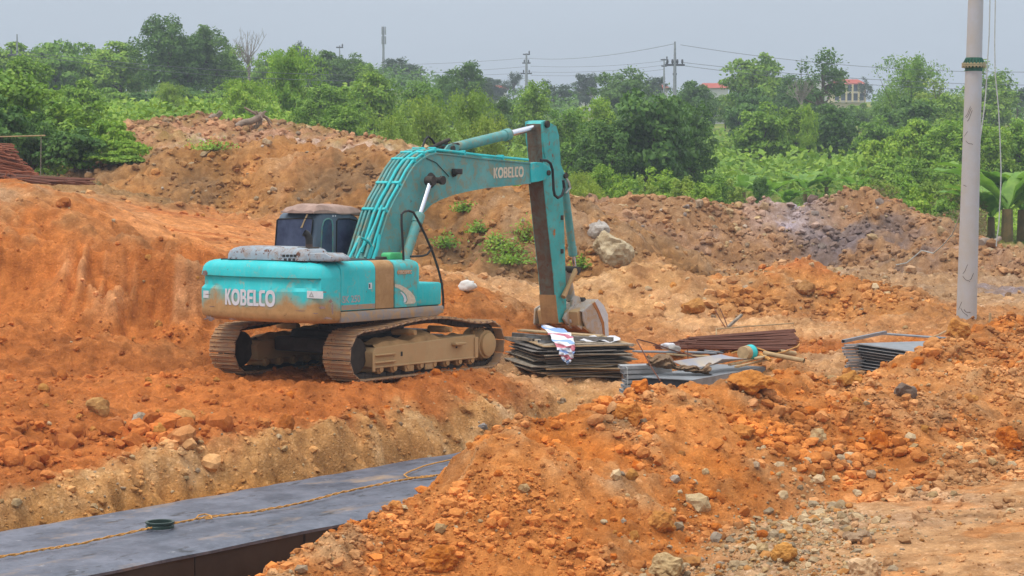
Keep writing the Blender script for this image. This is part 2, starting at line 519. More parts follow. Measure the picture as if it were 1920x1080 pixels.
M['flange'] = simple('green_flange', (.04, .15, .1), .6, var=.4)
M['brass'] = simple('bolt_metal', (.45, .38, .22), .5, .3)
M['cable'] = simple('cable_sheath', (.45, .47, .45), .6)
M['wire'] = simple('power_wire', (.12, .13, .15), .6)
M['rope'] = simple('orange_rope', (.58, .29, .075), .8, var=.35, vscale=30)
M['plastic_bag'] = simple('white_plastic', (.8, .78, .74), .5)
M['rag'] = simple('brown_cloth', (.24, .15, .085), .95, var=.5, vscale=6, bmp=.5)
M['roof_red'] = simple('red_roof', (.42, .09, .06), .8, var=.25)
M['wall_cream'] = simple('cream_wall', (.62, .52, .33), .8, var=.1)
M['wall_white'] = simple('white_wall', (.6, .6, .58), .8, var=.1)
M['win'] = simple('far_window', (.08, .11, .17), .3)
M['grey_rock'] = simple('grey_rock', (.34, .29, .25), .9, var=.45, vscale=3, bmp=.5)
M['pole_steel'] = simple('galvanised_mast', (.3, .32, .35), .6)
M['ring'] = simple('dark_green_pipe', (.03, .06, .05), .4, var=.4)
# membrane on the culvert
m, n, b = newmat('culvert_membrane')
v = coords(n)
f = noise(n, 1.6, 8, .75, v)
c = mixc(n, rampv(n, f, .38, .62), (.062, .07, .095), (.145, .155, .195))
c = mixc(n, rampv(n, noise(n, 5, 8, .75, coords(n, 'Object', (.4, 1, 1))), .58, .63), c, (.03, .03, .035))
c = mixc(n, rampv(n, noise(n, 7, 6, .7, v), .64, .72), c, (.30, .30, .32))
c = mixc(n, rampv(n, noise(n, .8, 6, .7, coords(n, 'Object', (.5, 1, 1))), .57, .72, 0, .75), c, (.42, .27, .14))
n.links.new(c, b.inputs['Base Color'])
b.inputs['Roughness'].default_value = .5
bump(n, b, f, .25, .03)
M['membrane'] = m
M['culvert_side'] = simple('bitumen_side', (.035, .024, .018), .45, var=.4, vscale=2)
# striped woven sheet
m, n, b = newmat('striped_sheet')
uv = N(n, 'ShaderNodeAttribute'); uv.attribute_name = 'stripe'
sp = N(n, 'ShaderNodeSeparateColor')
n.links.new(uv.outputs['Color'], sp.inputs[0])
cr = n.nodes.new('ShaderNodeValToRGB')
n.links.new(sp.outputs[0], cr.inputs[0])
cr.color_ramp.interpolation = 'CONSTANT'
e = cr.color_ramp.elements
cols = [(0, (.66, .68, .74)), (.08, (.22, .36, .62)), (.2, (.68, .69, .74)), (.27, (.5, .16, .22)), (.34, (.68, .69, .74)), (.42, (.25, .38, .6)), (.48, (.68, .69, .74)), (.53, (.55, .17, .22)), (.6, (.66, .68, .74)), (.66, (.2, .3, .55)), (.71, (.68, .69, .74)), (.77, (.55, .17, .22)), (.84, (.66, .68, .74)), (.89, (.2, .3, .5)), (.96, (.66, .68, .74))]
e[0].position, e[0].color = 0, (*cols[0][1], 1)
e[1].position, e[1].color = cols[1][0], (*cols[1][1], 1)
for p_, c_ in cols[2:]:
    k = e.new(p_); k.color = (*c_, 1)
n.links.new(cr.outputs[0], b.inputs['Base Color'])
b.inputs['Roughness'].default_value = .6
M['stripe'] = m


# ------------------------------------------------------------------ mesh helpers
def tag(o, label=None, cat=None, group=None, kind=None):
    for k, v in (('label', label), ('category', cat), ('group', group), ('kind', kind)):
        if v:
            o[k] = v
    return o


def link(name, me, parent=None, **kw):
    o = bpy.data.objects.new(name, me)
    COL.objects.link(o)
    if parent is not None:
        o.parent = parent
    return tag(o, **kw)


def empty(name, loc=(0, 0, 0), rot=(0, 0, 0), **kw):
    o = bpy.data.objects.new(name, None)
    COL.objects.link(o)
    o.location, o.rotation_euler = loc, rot
    o.empty_display_size = .3
    return tag(o, **kw)


def npmesh(name, V, Fc, mat, smooth=False, k=None):
    """V n x 3, Fc m x k (all faces k-sided)"""
    me = bpy.data.meshes.new(name)
    V = np.ascontiguousarray(V, np.float32)
    Fc = np.ascontiguousarray(Fc, np.int32)
    k = Fc.shape[1]
    me.vertices.add(len(V)); me.vertices.foreach_set('co', V.ravel())
    me.loops.add(Fc.size); me.loops.foreach_set('vertex_index', Fc.ravel())
    me.polygons.add(len(Fc)); me.polygons.foreach_set('loop_start', np.arange(0, Fc.size, k, dtype=np.int32))
    me.polygons.foreach_set('use_smooth', np.full(len(Fc), smooth))
    me.update(calc_edges=True)
    if mat:
        me.materials.append(mat)
    return me


def vcol(me, name, cols):
    at = me.color_attributes.new(name, 'FLOAT_COLOR', 'POINT')
    at.data.foreach_set('color', np.ascontiguousarray(cols, np.float32).ravel())


class MB:
    def __init__(s):
        s.v, s.f = [], []

    def add(s, vs, fs):
        o = len(s.v)
        s.v += [tuple(q) for q in vs]
        s.f += [tuple(i + o for i in q) for q in fs]
        return s

    def box(s, x0, x1, y0, y1, z0, z1, mat=None):
        q = [Vector((x, y, z)) for x in (x0, x1) for y in (y0, y1) for z in (z0, z1)]
        if mat is not None:
            q = [mat @ p for p in q]
        return s.add(q, [(0, 1, 3, 2), (4, 6, 7, 5), (0, 4, 5, 1), (2, 3, 7, 6), (0, 2, 6, 4), (1, 5, 7, 3)])

    def prism(s, prof, y0, y1, axis='y'):
        """profile of (a, b) pairs swept from y0 to y1; axis y: (x, z), axis z: (x, y), axis x: (y, z)"""
        k = len(prof)
        g = {'y': lambda a, b, c: (a, c, b), 'z': lambda a, b, c: (a, b, c), 'x': lambda a, b, c: (c, a, b)}[axis]
        vs = [g(a, b, y0) for a, b in prof] + [g(a, b, y1) for a, b in prof]
        fs = [(i, (i + 1) % k, (i + 1) % k + k, i + k) for i in range(k)]
        return s.add(vs, fs + [tuple(range(k))[::-1], tuple(range(k, 2 * k))])

    def tube(s, pts, r, sides=8, caps=True):
        pts = [Vector(q) for q in pts]
        rs = r if isinstance(r, (list, tuple)) else [r] * len(pts)
        up = None
        rings = []
        for i, p in enumerate(pts):
            t = (pts[min(i + 1, len(pts) - 1)] - pts[max(i - 1, 0)]).normalized()
            if up is None:
                up = Vector((0, 0, 1)) if abs(t.z) < .9 else Vector((0, 1, 0))
            a = t.cross(up)
            if a.length < 1e-5:
                a = t.orthogonal()
            a.normalize()
            b_ = a.cross(t)
            up = b_
            rings.append([p + (a * math.cos(2 * math.pi * k / sides) + b_ * math.sin(2 * math.pi * k / sides)) * rs[i] for k in range(sides)])
        fs = []
        for i in range(len(pts) - 1):
            for k in range(sides):
                k2 = (k + 1) % sides
                fs.append((i * sides + k, i * sides + k2, (i + 1) * sides + k2, (i + 1) * sides + k))
        if caps:
            fs += [tuple(range(sides))[::-1], tuple(range((len(pts) - 1) * sides, len(pts) * sides))]
        return s.add([q for r_ in rings for q in r_], fs)

    def grid(s, rows):
        nr, nc = len(rows), len(rows[0])
        return s.add([q for r_ in rows for q in r_], [(i * nc + j, i * nc + j + 1, (i + 1) * nc + j + 1, (i + 1) * nc + j) for i in range(nr - 1) for j in range(nc - 1)])

    def mesh(s, name, mat, smooth=False, bevel=0, seg=2):
        me = bpy.data.meshes.new(name)
        me.from_pydata(s.v, [], s.f)
        bm = bmesh.new()
        bm.from_mesh(me)
        bmesh.ops.recalc_face_normals(bm, faces=bm.faces)
        if bevel:
            es = [e for e in bm.edges if len(e.link_faces) == 2 and e.calc_face_angle(0) > R(30)]
            bmesh.ops.bevel(bm, geom=es, offset=bevel, segments=seg, affect='EDGES', profile=.5, clamp_overlap=True)
        if smooth or bevel:
            for f_ in bm.faces:
                f_.smooth = True
            for e in bm.edges:
                e.smooth = not (len(e.link_faces) == 2 and e.calc_face_angle(0) > R(38))
        bm.to_mesh(me)
        bm.free()
        me.materials.append(mat)
        return me

    def build(s, name, mat, parent=None, smooth=False, bevel=0, seg=2, **kw):
        return link(name, s.mesh(name, mat, smooth, bevel, seg), parent, **kw)


def cyl(p, q, r, sides=16, r2=None):
    return MB().tube([p, q], [r, r if r2 is None else r2], sides)


def ico(sub):
    bm = bmesh.new()
    bmesh.ops.create_icosphere(bm, subdivisions=sub, radius=1)
    V = np.array([q.co[:] for q in bm.verts])
    Fc = np.array([[q.index for q in f_.verts] for f_ in bm.faces])
    bm.free()
    return V, Fc


ICO = {k: ico(k) for k in (1, 2, 3, 4)}


def rock_verts(sub, g, facets=9, rough=.08, squash=None):
    V, Fc = ICO[sub]
    n_ = g.normal(size=(facets, 3)); n_ /= np.linalg.norm(n_, axis=1)[:, None]
    d = g.uniform(.62, .95, facets)
    dots = np.maximum(V @ n_.T, 1e-3)
    r = np.minimum((d / dots).min(axis=1), 1.05)
    r = r * (1 + rough * g.normal(size=len(V)) * (.5 if sub > 2 else 1))
    S = squash if squash is not None else g.uniform(.6, 1.15, 3)
    return V * r[:, None] * S


def rotmats(g, n_):
    q = g.normal(size=(n_, 4)); q /= np.linalg.norm(q, axis=1)[:, None]
    w, x, y, z = q.T
    return np.stack([np.stack([1 - 2 * (y * y + z * z), 2 * (x * y - z * w), 2 * (x * z + y * w)], -1),
                     np.stack([2 * (x * y + z * w), 1 - 2 * (x * x + z * z), 2 * (y * z - x * w)], -1),
                     np.stack([2 * (x * z - y * w), 2 * (y * z + x * w), 1 - 2 * (x * x + y * y)], -1)], -2)


# ================================================================== GROUND
def soil_color(X, Y, Z):
    n1 = fbm(X, Y, .45, 4, 101)
    n2 = fbm(X, Y, 1.5, 4, 111)
    n3 = fbm(X, Y, 5.0, 3, 121)

    def mixin(c, w, col, st=None):
        w = np.clip(w, 0, 1)[:, None]
        if st is None:
            st = c[:, 3:4]
        else:
            st = np.full((len(X), 1), st)
        return c * (1 - w) + np.hstack([np.broadcast_to(col, (len(X), 3)), st]) * w
    c = np.hstack([np.broadcast_to((.45, .245, .115), (len(X), 3)), np.full((len(X), 1), .10)])
    # dusty trodden floor between the heaps
    c = mixin(c, sstep(-.3, .5, n1) * .9, (.50, .33, .185), .2)
    c = mixin(c, sstep(52, 58, Y) * sstep(-2, 0, X), (.37, .26, .155), .25)
    # near road
    road = sstep(.6, 2.8, X - (Y - 20) * .22) * sstep(29, 27.0, Y - (X - 4) * .35)
    c = mixin(c, road, (.50, .32, .175), .22)
    c = mixin(c, road * sstep(.1, .5, n2 + .3 * n1), (.47, .25, .115), .12)
    # pale gravel spilt along the toe of the near heap
    gx = X - np.interp(Y, [17, 21, 24, 27, 30], [1.7, 2.3, 3.2, 4.6, 6.6])
    grav = np.exp(-(gx / .95) ** 2) * sstep(28.5, 24.5, Y)
    c = mixin(c, grav * sstep(-.5, .3, n2 + .5), (.42, .30, .185), .62)
    # heaps
    def on(h, sl, rnd, lo=-.45, hi=.1):
        return sstep(lo, hi, ridge(X, Y, h, sl, rnd) - Z + .25 * n2)
    c = mixin(c, on(CUT, (1.0, .1), .3, -.7, -.1) * sstep(47, 43, Y), (.43, .165, .054), .05)
    fc = np.exp(-((Y - 40.7) / .7) ** 2) * sstep(-9.8, -8.3, X) * sstep(-5.4, -6.1, X)
    c = mixin(c, fc * sstep(.2, .55, np.abs(fbm(X, Y * .1, 2.0, 3, 71))), (.54, .29, .15), .02)  # tooth-mark ridges lightened in the colour as painted highlights
    c = mixin(c, on(BANK, (.42, .35), .8), (.43, .168, .055), .07)
    plat = sstep(43.2, 44.5, Y) * sstep(-2.5, -4, X) * sstep(67, 64, Y) * sstep(-10.5, -8, X - (Y - 45) * -.12)
    c = mixin(c, plat * .9, (.53, .25, .105), .03)
    c = mixin(c, plat * sstep(.1, .5, fbm(X * .25, Y, 1.1, 3, 131)), (.46, .19, .075), .03)
    c = mixin(c, on(SPUR, (.5, .4), .5), (.45, .19, .065), .08)
    br = on(BROWN, (.5, .5), 1.2, -.8, .1)
    c = mixin(c, br, (.285, .165, .068), .07)
    c = mixin(c, br * sstep(.1, .8, n1 + .4 * n2), (.36, .195, .08), .1)
    c = mixin(c, br * sstep(.2, .9, -n1 + .3 * n2), (.225, .15, .082), .08)
    c = mixin(c, br * sstep(1, 4, X) * sstep(-.5, .4, n2), (.40, .245, .12), .2)
    pk = on(PINK, (.45, .5), 1.5, -.9, .1) * sstep(80, 84, Y)
    c = mixin(c, pk, (.38, .235, .145), .55)
    c = mixin(c, pk * sstep(.2, .7, n1), (.42, .34, .27), .5)
    db = on(DEBRIS, (.48, .55), .9, -.9, .1)
    c = mixin(c, db, (.325, .20, .108), .3)
    c = mixin(c, db * sstep(.0, .7, n2 + .4 * n1), (.27, .18, .115), .3)
    c = mixin(c, db * sstep(9.3, 11, X) * sstep(15.6, 13.6, X) * sstep(-.4, .3, n1 + .5 * n2), (.155, .125, .105), .2)
    c = mixin(c, db * np.exp(-((X - 10.6) / 1.3) ** 2) * sstep(75.5, 77, Y), (.36, .33, .31), .5)
    c = mixin(c, db * sstep(12, 14, X) * sstep(76.5, 78.5, Y) * sstep(-.2, .5, n1), (.40, .19, .08), .1)
    c = mixin(c, on(MID1, (.42, .45), .7), (.49, .32, .165), .12)
    m2 = on(MID2, (.5, .5), .7)
    c = mixin(c, m2, (.40, .205, .08), .12)
    c = mixin(c, m2 * sstep(.5, 1.0, Z - .35 + .2 * n2), (.43, .165, .06), .1)
    c = mixin(c, on(GREY, (.5, .5), .6), (.24, .21, .19), .3)
    # trench sides
    t = (X - T0[0]) * TN[0] + (Y - T0[1]) * TN[1]
    s = (X - T0[0]) * TD[0] + (Y - T0[1]) * TD[1]
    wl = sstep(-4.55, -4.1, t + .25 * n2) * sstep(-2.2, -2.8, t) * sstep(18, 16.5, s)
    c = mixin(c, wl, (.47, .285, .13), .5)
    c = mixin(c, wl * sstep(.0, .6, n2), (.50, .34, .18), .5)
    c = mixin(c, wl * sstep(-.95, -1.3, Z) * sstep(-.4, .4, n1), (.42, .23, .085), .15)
    rimz = sstep(-15, -12, t) * sstep(40.5, 39, Y) * sstep(-4.1, -4.6, t + .25 * n2) * sstep(17, 15, s) * sstep(41, 38, Y)
    c = mixin(c, rimz, (.43, .165, .055), .06)
    # near heap: the reddest, freshest earth
    hp = sstep(-.35, .05, np.maximum(ridge(X, Y, HEAP, (.5, .95), .3), ridge(X, Y, HEAP2, (.42, .4), .6) - .1) - Z + .15 * n2)
    c = mixin(c, hp * (1 - .9 * grav), (.47, .185, .05), .05)
    c = mixin(c, hp * sstep(3.5, 7, X) * sstep(-.6, .5, n1 + .5 * n2), (.49, .28, .13), .12)
    c = mixin(c, hp * sstep(.35, .8, n1), (.48, .215, .075), .06)
    # grassed land beyond
    gr = sstep(82, 95, Y) * (1 - pk)
    c = mixin(c, gr, (.12, .20, .04), 0.)
    c = mixin(c, gr * sstep(.2, .8, n1), (.20, .25, .06), 0.)
    c = mixin(c, sstep(-9, -11, X) * sstep(60, 66, Y) * sstep(90, 82, Y) * (1 - br) * (1 - pk), (.30, .20, .10), .1)
    k = 1 + .16 * n3[:, None] + .13 * n2[:, None] + .10 * n1[:, None]
    gr_ = sstep(.25, .9, fbm(X, Y, .9, 4, 141))[:, None] * .35
    c[:, :3] = c[:, :3] * (1 - gr_) + (c[:, :3] * np.array((1.06, 1.25, 1.6))) * gr_
    br_ = c[:, 2:3] / np.maximum(c[:, 0:1], 1e-3)
    c[:, :3] *= np.hstack([np.full_like(br_, 1.16), 1.0 + .05 * br_, .70 + .5 * br_])
    c[:, :3] = np.clip(c[:, :3] * k, .012, .75)
    return c


NU = 530
rowsY = np.concatenate([np.geomspace(16.5, 60, 720), np.geomspace(60.2, 100, 200), np.geomspace(100.6, 400, 60), np.geomspace(420, 3200, 26)])
us = np.linspace(-1, 1, NU)
UU, YY = np.meshgrid(us, rowsY)
half = np.where(YY < 100, .272 * YY + 1.6, .272 * YY + 1.6 + (YY - 100) * .25)
XX = UU * half
Xf, Yf = XX.ravel(), YY.ravel()
Zf = terrain(Xf, Yf)
idx = np.arange(Xf.size).reshape(YY.shape)
quads = np.stack([idx[:-1, :-1], idx[:-1, 1:], idx[1:, 1:], idx[1:, :-1]], -1).reshape(-1, 4)
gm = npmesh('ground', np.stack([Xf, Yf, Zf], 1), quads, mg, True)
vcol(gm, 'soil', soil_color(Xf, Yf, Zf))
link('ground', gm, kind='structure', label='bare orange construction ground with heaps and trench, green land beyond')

# ------------------------------------------------------------------ culvert in the trench
culvert = empty('concrete_culvert', tuple(T0) + (0,), label='long black coated concrete box culvert lying in the trench', cat='culvert')
CR = Matrix(((TD[0], -TN[0], 0), (TD[1], -TN[1], 0), (0, 0, 1)))
culvert.rotation_euler = CR.to_euler()
g = np.random.default_rng(3)
rows = []
S = np.arange(-9, 15.01, .12)
near_e = [.012 * fbm(np.array([s_]), np.array([0.]), 1.8, 3, 7)[0] for s_ in S]
far_e = [.05 * fbm(np.array([s_]), np.array([5.]), 1.5, 3, 8)[0] for s_ in S]
rows = [[(s_, y_ if 0 < j < 13 else (ne if j == 0 else TW + fe), ZS + .005 * fbm(np.array([s_]), np.array([y_]), 1.2, 3, 12)[0] - (.035 if j in (0, 13) else 0)) for j, y_ in enumerate(np.linspace(0.0, TW, 14))] for s_, ne, fe in zip(S, near_e, far_e)]
mb = MB().grid(rows)
low = [[(s_, ne, ZS - .036), (s_, ne + .004, ZS - .07)] for s_, ne in zip(S, near_e)]
mb.grid(low)
mb.build('top_slab', M['membrane'], culvert, True)
s_ = -9.0
pm = MB().box(0, 1.985, .02, TW - .02, -2.3, ZS - .05).mesh('side_panel', M['culvert_side'], bevel=.012)
while s_ < 15:
    o = link('side_panel', pm, culvert)
    o.location = (s_, .012 * math.sin(s_ * 7), 0)
    s_ += 2.0


def rope_pts(pix, z, sag=0, wob=.015, n_=14):
    pts = []
    base_ = []
    for px, py in pix:
        d = ray(px, py)
        k = (z - CAMZ) / d.z
        base_.append(Vector((d.x * k, d.y * k, z)))
    for a, b_ in zip(base_[:-1], base_[1:]):
        for i in range(n_):
            p = a.lerp(b_, i / n_)
            pts.append(p + Vector((random.uniform(-wob, wob), random.uniform(-wob, wob) * 2, 0)))
    return pts + [base_[-1]]


mb = MB()
main = rope_pts([(-60, 1054), (60, 1034), (150, 1019), (275, 992), (300, 986), (385, 970), (470, 961), (560, 944), (650, 921), (740, 902), (800, 893), (835, 889)], ZS + .045)
for ph in (0, math.pi):
    mb.tube([p + Vector((0, .018 * math.sin(i * 1.3 + ph + .8 * math.sin(i * .37)), .010 * math.cos(i * 1.3 + ph))) for i, p in enumerate(main)], .0095, 6)
mb.build('rope', M['rope'], None, True, label='long twisted orange rope lying along the black culvert', cat='rope')
MB().tube(rope_pts([(368, 972), (372, 966), (385, 964), (396, 967), (397, 972), (385, 973)], ZS + .055, n_=4, wob=.004), .011, 6).build('rope_loop', M['rope'], None, True, label='small orange rope knot looped on the culvert right of the green ring', cat='rope')
MB().tube(rope_pts([(845, 862), (800, 872), (768, 884), (758, 890), (764, 895), (790, 896), (812, 893)], ZS + .04, n_=6, wob=.006), .012, 6).build('rope_end', M['rope'], None, True, label='bent orange rope end on the culvert beside the near heap', cat='rope')
# ring
d = ray(300, 990); k = (ZS + .015 - CAMZ) / d.z
rg = MB()
prof = [(.165, 0), (.185, .004), (.185, .035), (.175, .045), (.175, .065), (.19, .07), (.19, .088), (.165, .09), (.155, .085), (.155, .004)]
for i in range(len(prof)):
    a_, b_ = prof[i], prof[(i + 1) % len(prof)]
    rg.grid([[(a_[0] * math.cos(q), a_[0] * math.sin(q), a_[1]), (b_[0] * math.cos(q), b_[0] * math.sin(q), b_[1])] for q in np.linspace(0, 2 * math.pi, 33)])
o = rg.build('pipe_collar', M['ring'], None, True, label='round dark green pipe collar standing on the black culvert', cat='pipe ring')
o.location = (d.x * k, d.y * k, ZS + .015)

# ------------------------------------------------------------------ loose stones and clods
VARS = {s: [rock_verts(s, np.random.default_rng(100 * s + i), 8 + i % 4, .05 if s > 1 else .1) for i in range(8)] for s in (1, 2)}


def scatter(name, n_, sampler, size, zone, col_fn, sub=1, label=None, ylim=(17, 100), g=None, sink=.25, alpha=2.2):
    """many small stones as one mesh; zone(X, Y, Z) gives the chance a candidate is kept"""
    g = g or np.random.default_rng(sum(map(ord, name)) * 7)
    u = g.uniform(-1, 1, n_)
    Y = np.exp(g.uniform(math.log(ylim[0]), math.log(ylim[1]), n_))
    X = u * (.27 * Y + .6)
    Z = terrain(X, Y)
    keep = g.uniform(size=n_) < zone(X, Y, Z)
    X, Y, Z = X[keep], Y[keep], Z[keep]
    m_ = len(X)
    sz = size[0] * (1 - g.uniform(size=m_)) ** (-1 / alpha)
    sz = np.clip(sz * (Y / 30) ** .7, 0, size[1])
    vi = g.integers(0, 8, m_)
    RM = rotmats(g, m_)
    V0, F0 = ICO[sub]
    allV = np.stack(VARS[sub])[vi]                       # m x nv x 3
    W = np.einsum('mij,mvj->mvi', RM, allV) * sz[:, None, None]
    W[:, :, 2] *= .8
    W += np.stack([X, Y, Z + sz * (.5 - sink)], 1)[:, None, :]
    nv = len(V0)
    Fc = (F0[None] + (np.arange(m_) * nv)[:, None, None]).reshape(-1, 3)
    c = col_fn(X, Y, Z, g)
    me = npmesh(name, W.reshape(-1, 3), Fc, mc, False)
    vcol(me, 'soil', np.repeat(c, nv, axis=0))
    return link(name, me, kind='stuff', label=label)


def clodcol(X, Y, Z, g):
    c = soil_color(X, Y, Z)
    f = g.uniform(.8, 1.22, (len(X), 1))
    c[:, :3] *= f
    pale = (g.uniform(size=len(X)) < c[:, 3] * .4)[:, None]
    tone = np.array([(.44, .30, .15), (.47, .35, .20), (.34, .26, .18), (.49, .38, .24)])[g.integers(0, 4, len(X))] * g.uniform(.75, 1.1, (len(X), 1))
    c[:, :3] = np.where(pale, tone, c[:, :3])
    return c


def stonecol(X, Y, Z, g):
    tone = np.array([(.47, .32, .16), (.51, .39, .24), (.35, .28, .19), (.54, .42, .26), (.46, .22, .07)])[g.integers(0, 5, len(X))] * g.uniform(.7, 1.1, (len(X), 1))
    return np.hstack([tone, np.zeros((len(X), 1))])


def trench_ts(X, Y):
    return (X - T0[0]) * TN[0] + (Y - T0[1]) * TN[1], (X - T0[0]) * TD[0] + (Y - T0[1]) * TD[1]


def off_culvert(X, Y):
    t, s = trench_ts(X, Y)
    return ~((t > -3.4) & (t < 1.5) & (s < 16))


def z_all(X, Y, Z):
    w = np.where(Y < 42, .8, .5)
    road = sstep(2.4, 4.2, X - (Y - 20) * .22) * sstep(29, 27.0, Y - (X - 4) * .35)
    plat = sstep(43.2, 44.5, Y) * sstep(-3, -4.5, X) * sstep(66, 63, Y)
    patch = sstep(-.45, .35, fbm(X, Y, .7, 3, 201))
    return w * (1 - .55 * road) * (1 - .85 * plat) * (.12 + .88 * patch) * off_culvert(X, Y) * sstep(97, 92, Y)


def z_heap(X, Y, Z):
    h = sstep(-.5, 0, np.maximum(ridge(X, Y, HEAP, (.5, .95), .3), ridge(X, Y, HEAP2, (.42, .4), .6)) - Z)
    return h * sstep(-.55, .4, fbm(X, Y, .8, 3, 211)) * off_culvert(X, Y)


def z_grav(X, Y, Z):
    gx = X - np.interp(Y, [17, 21, 24, 27, 30], [1.7, 2.3, 3.2, 4.6, 6.6])
    return np.exp(-(gx / 1.0) ** 2) * sstep(29, 25, Y) * sstep(-.6, .2, fbm(X, Y, 1.1, 2, 221))


def z_wall(X, Y, Z):
    t, s = trench_ts(X, Y)
    return ((t > -4.6) & (t < -3.2) & (s < 17)) * 1.0


def z_rubble(X, Y, Z):
    return sstep(-.8, .1, np.maximum(ridge(X, Y, DEBRIS, (.48, .55), .9), ridge(X, Y, PINK, (.45, .5), 1.5) * (Y > 82)) - Z) * .9


scatter('loose_clods', 50000, None, (.017, .09), z_all, clodcol, 1, 'small loose clods and pebbles strewn over the bare earth')
scatter('heap_clods', 200000, None, (.016, .10), z_heap, clodcol, 1, 'orange clods tumbled over the near spoil heap', ylim=(18, 45), alpha=2.15)
scatter('heap_lumps', 30000, None, (.045, .12), lambda X, Y, Z: z_heap(X, Y, Z) * sstep(-.2, .5, fbm(X, Y, .6, 3, 231)), clodcol, 2, 'larger orange lumps of earth on the near spoil heap', ylim=(18, 45), alpha=2.0, sink=.15)
scatter('far_clods', 34000, None, (.04, .22), lambda X, Y, Z: (.15 + .85 * sstep(-.3, .4, fbm(X, Y, .5, 3, 241))) * np.maximum(sstep(-.3, .3, np.maximum.reduce([ridge(X, Y, h_, .47, .9) for h_ in (BROWN, PINK, DEBRIS, MID2)]) - Z + .2), .06) * off_culvert(X, Y) * (1 - sstep(-1, -3, X) * sstep(63, 60, Y)), clodcol, 1, 'clods and stones on the farther heaps', ylim=(50, 96), alpha=2.0, sink=.3)
scatter('bank_rubble', 20000, None, (.04, .22), lambda X, Y, Z: (lambda t, s: (t > -7.5) * (t < -3.9) * sstep(9.5, 6, s) * sstep(-.3, .3, fbm(X, Y, .7, 2, 251)) * 1.0)(*trench_ts(X, Y)), clodcol, 2, 'orange rubble tumbled on the left trench bank', ylim=(24, 40), alpha=1.9, sink=.2)
scatter('gravel', 70000, None, (.018, .10), z_grav, stonecol, 1, 'pale broken gravel along the toe of the near heap', ylim=(17, 29), alpha=2.3)
scatter('wall_gravel', 16000, None, (.02, .10), z_wall, clodcol, 1, 'pale stones in the trench wall', ylim=(22, 41), sink=.5)
scatter('rubble', 9000, None, (.035, .26), z_rubble, clodcol, 1, 'broken rubble covering the far debris heaps', ylim=(66, 97), alpha=1.9)

# ================================================================== EXCAVATOR
HEAD = R(34)
EXO = (-2.82, 38.65, -.12)
exc = empty('excavator', EXO, (0, R(.8), math.pi / 2 - HEAD), label='teal tracked excavator with muddy tracks and raised boom standing on orange earth', cat='excavator')
EM = Matrix.Translation(EXO) @ Matrix.Rotation(math.pi / 2 - HEAD, 4, 'Z') @ Matrix.Rotation(R(.8), 4, 'Y')
EI = EM.inverted()


def L(px, py, y):
    """the machine's own (x, z) of a pixel on the upright plane at its own y"""
    o, d = EI @ Vector((0, 0, CAMZ)), EI.to_3x3() @ ray(px, py)
    k = (y - o.y) / d.y
    p = o + d * k
    return (p.x, p.z)


def LX(px, py, x):
    """(y, z) on the plane across the machine at its own x"""
    o, d = EI @ Vector((0, 0, CAMZ)), EI.to_3x3() @ ray(px, py)
    p = o + d * ((x - o.x) / d.x)
    return (p.y, p.z)


def L3(px, py, y):
    x, z = L(px, py, y)
    return Vector((x, y, z))


# ---- tracks
g = np.random.default_rng(8)
RW = .36
TZ = .455
def track_path():
    pts = []
    xa, xb = -1.93, 1.93
    for q in np.linspace(0, 1, 40):
        pts.append((xb + (xa - xb) * q, TZ - RW - .0))        # ground run, front to rear
    for q in np.linspace(-90, -270, 24)[1:]:
        pts.append((xa + RW * math.cos(R(q)), TZ + RW * math.sin(R(q))))
    top = [(xa, TZ + RW), (-1.3, .85), (-.7, .92), (-.2, .96), (.35, .96), (.8, .92), (1.2, .85), (1.6, .80), (xb, TZ + RW)]
    tx, tzv = [p[0] for p in top], [p[1] for p in top]
    for q in np.linspace(0, 1, 42)[1:-1]:
        x = xa + (xb - xa) * q
        h = q * 8; i = min(int(h), 7)
        # smooth through the points
        xs = np.array(tx); zs = np.array(tzv)
        zz = np.interp(x, xs, zs) * .5 + .25 * (np.interp(x - .2, xs, zs) + np.interp(x + .2, xs, zs))
        pts.append((x, zz))
    for q in np.linspace(90, -90, 24)[:-1]:
        pts.append((xb + RW * math.cos(R(q)), TZ + RW * math.sin(R(q))))
    return np.array(pts)


path = track_path()
closed = np.vstack([path, path[:1]])
seg = np.hypot(*np.diff(closed, axis=0).T)
cum = np.append(0, np.cumsum(seg))
NSH = 48
sw = .61


def at_path(s_):
    s_ = s_ % cum[-1]
    i = min(np.searchsorted(cum, s_, 'right') - 1, len(seg) - 1)
    f_ = (s_ - cum[i]) / seg[i]
    p = closed[i] * (1 - f_) + closed[i + 1] * f_
    t = (closed[i + 1] - closed[i]) / seg[i]
    return p, t


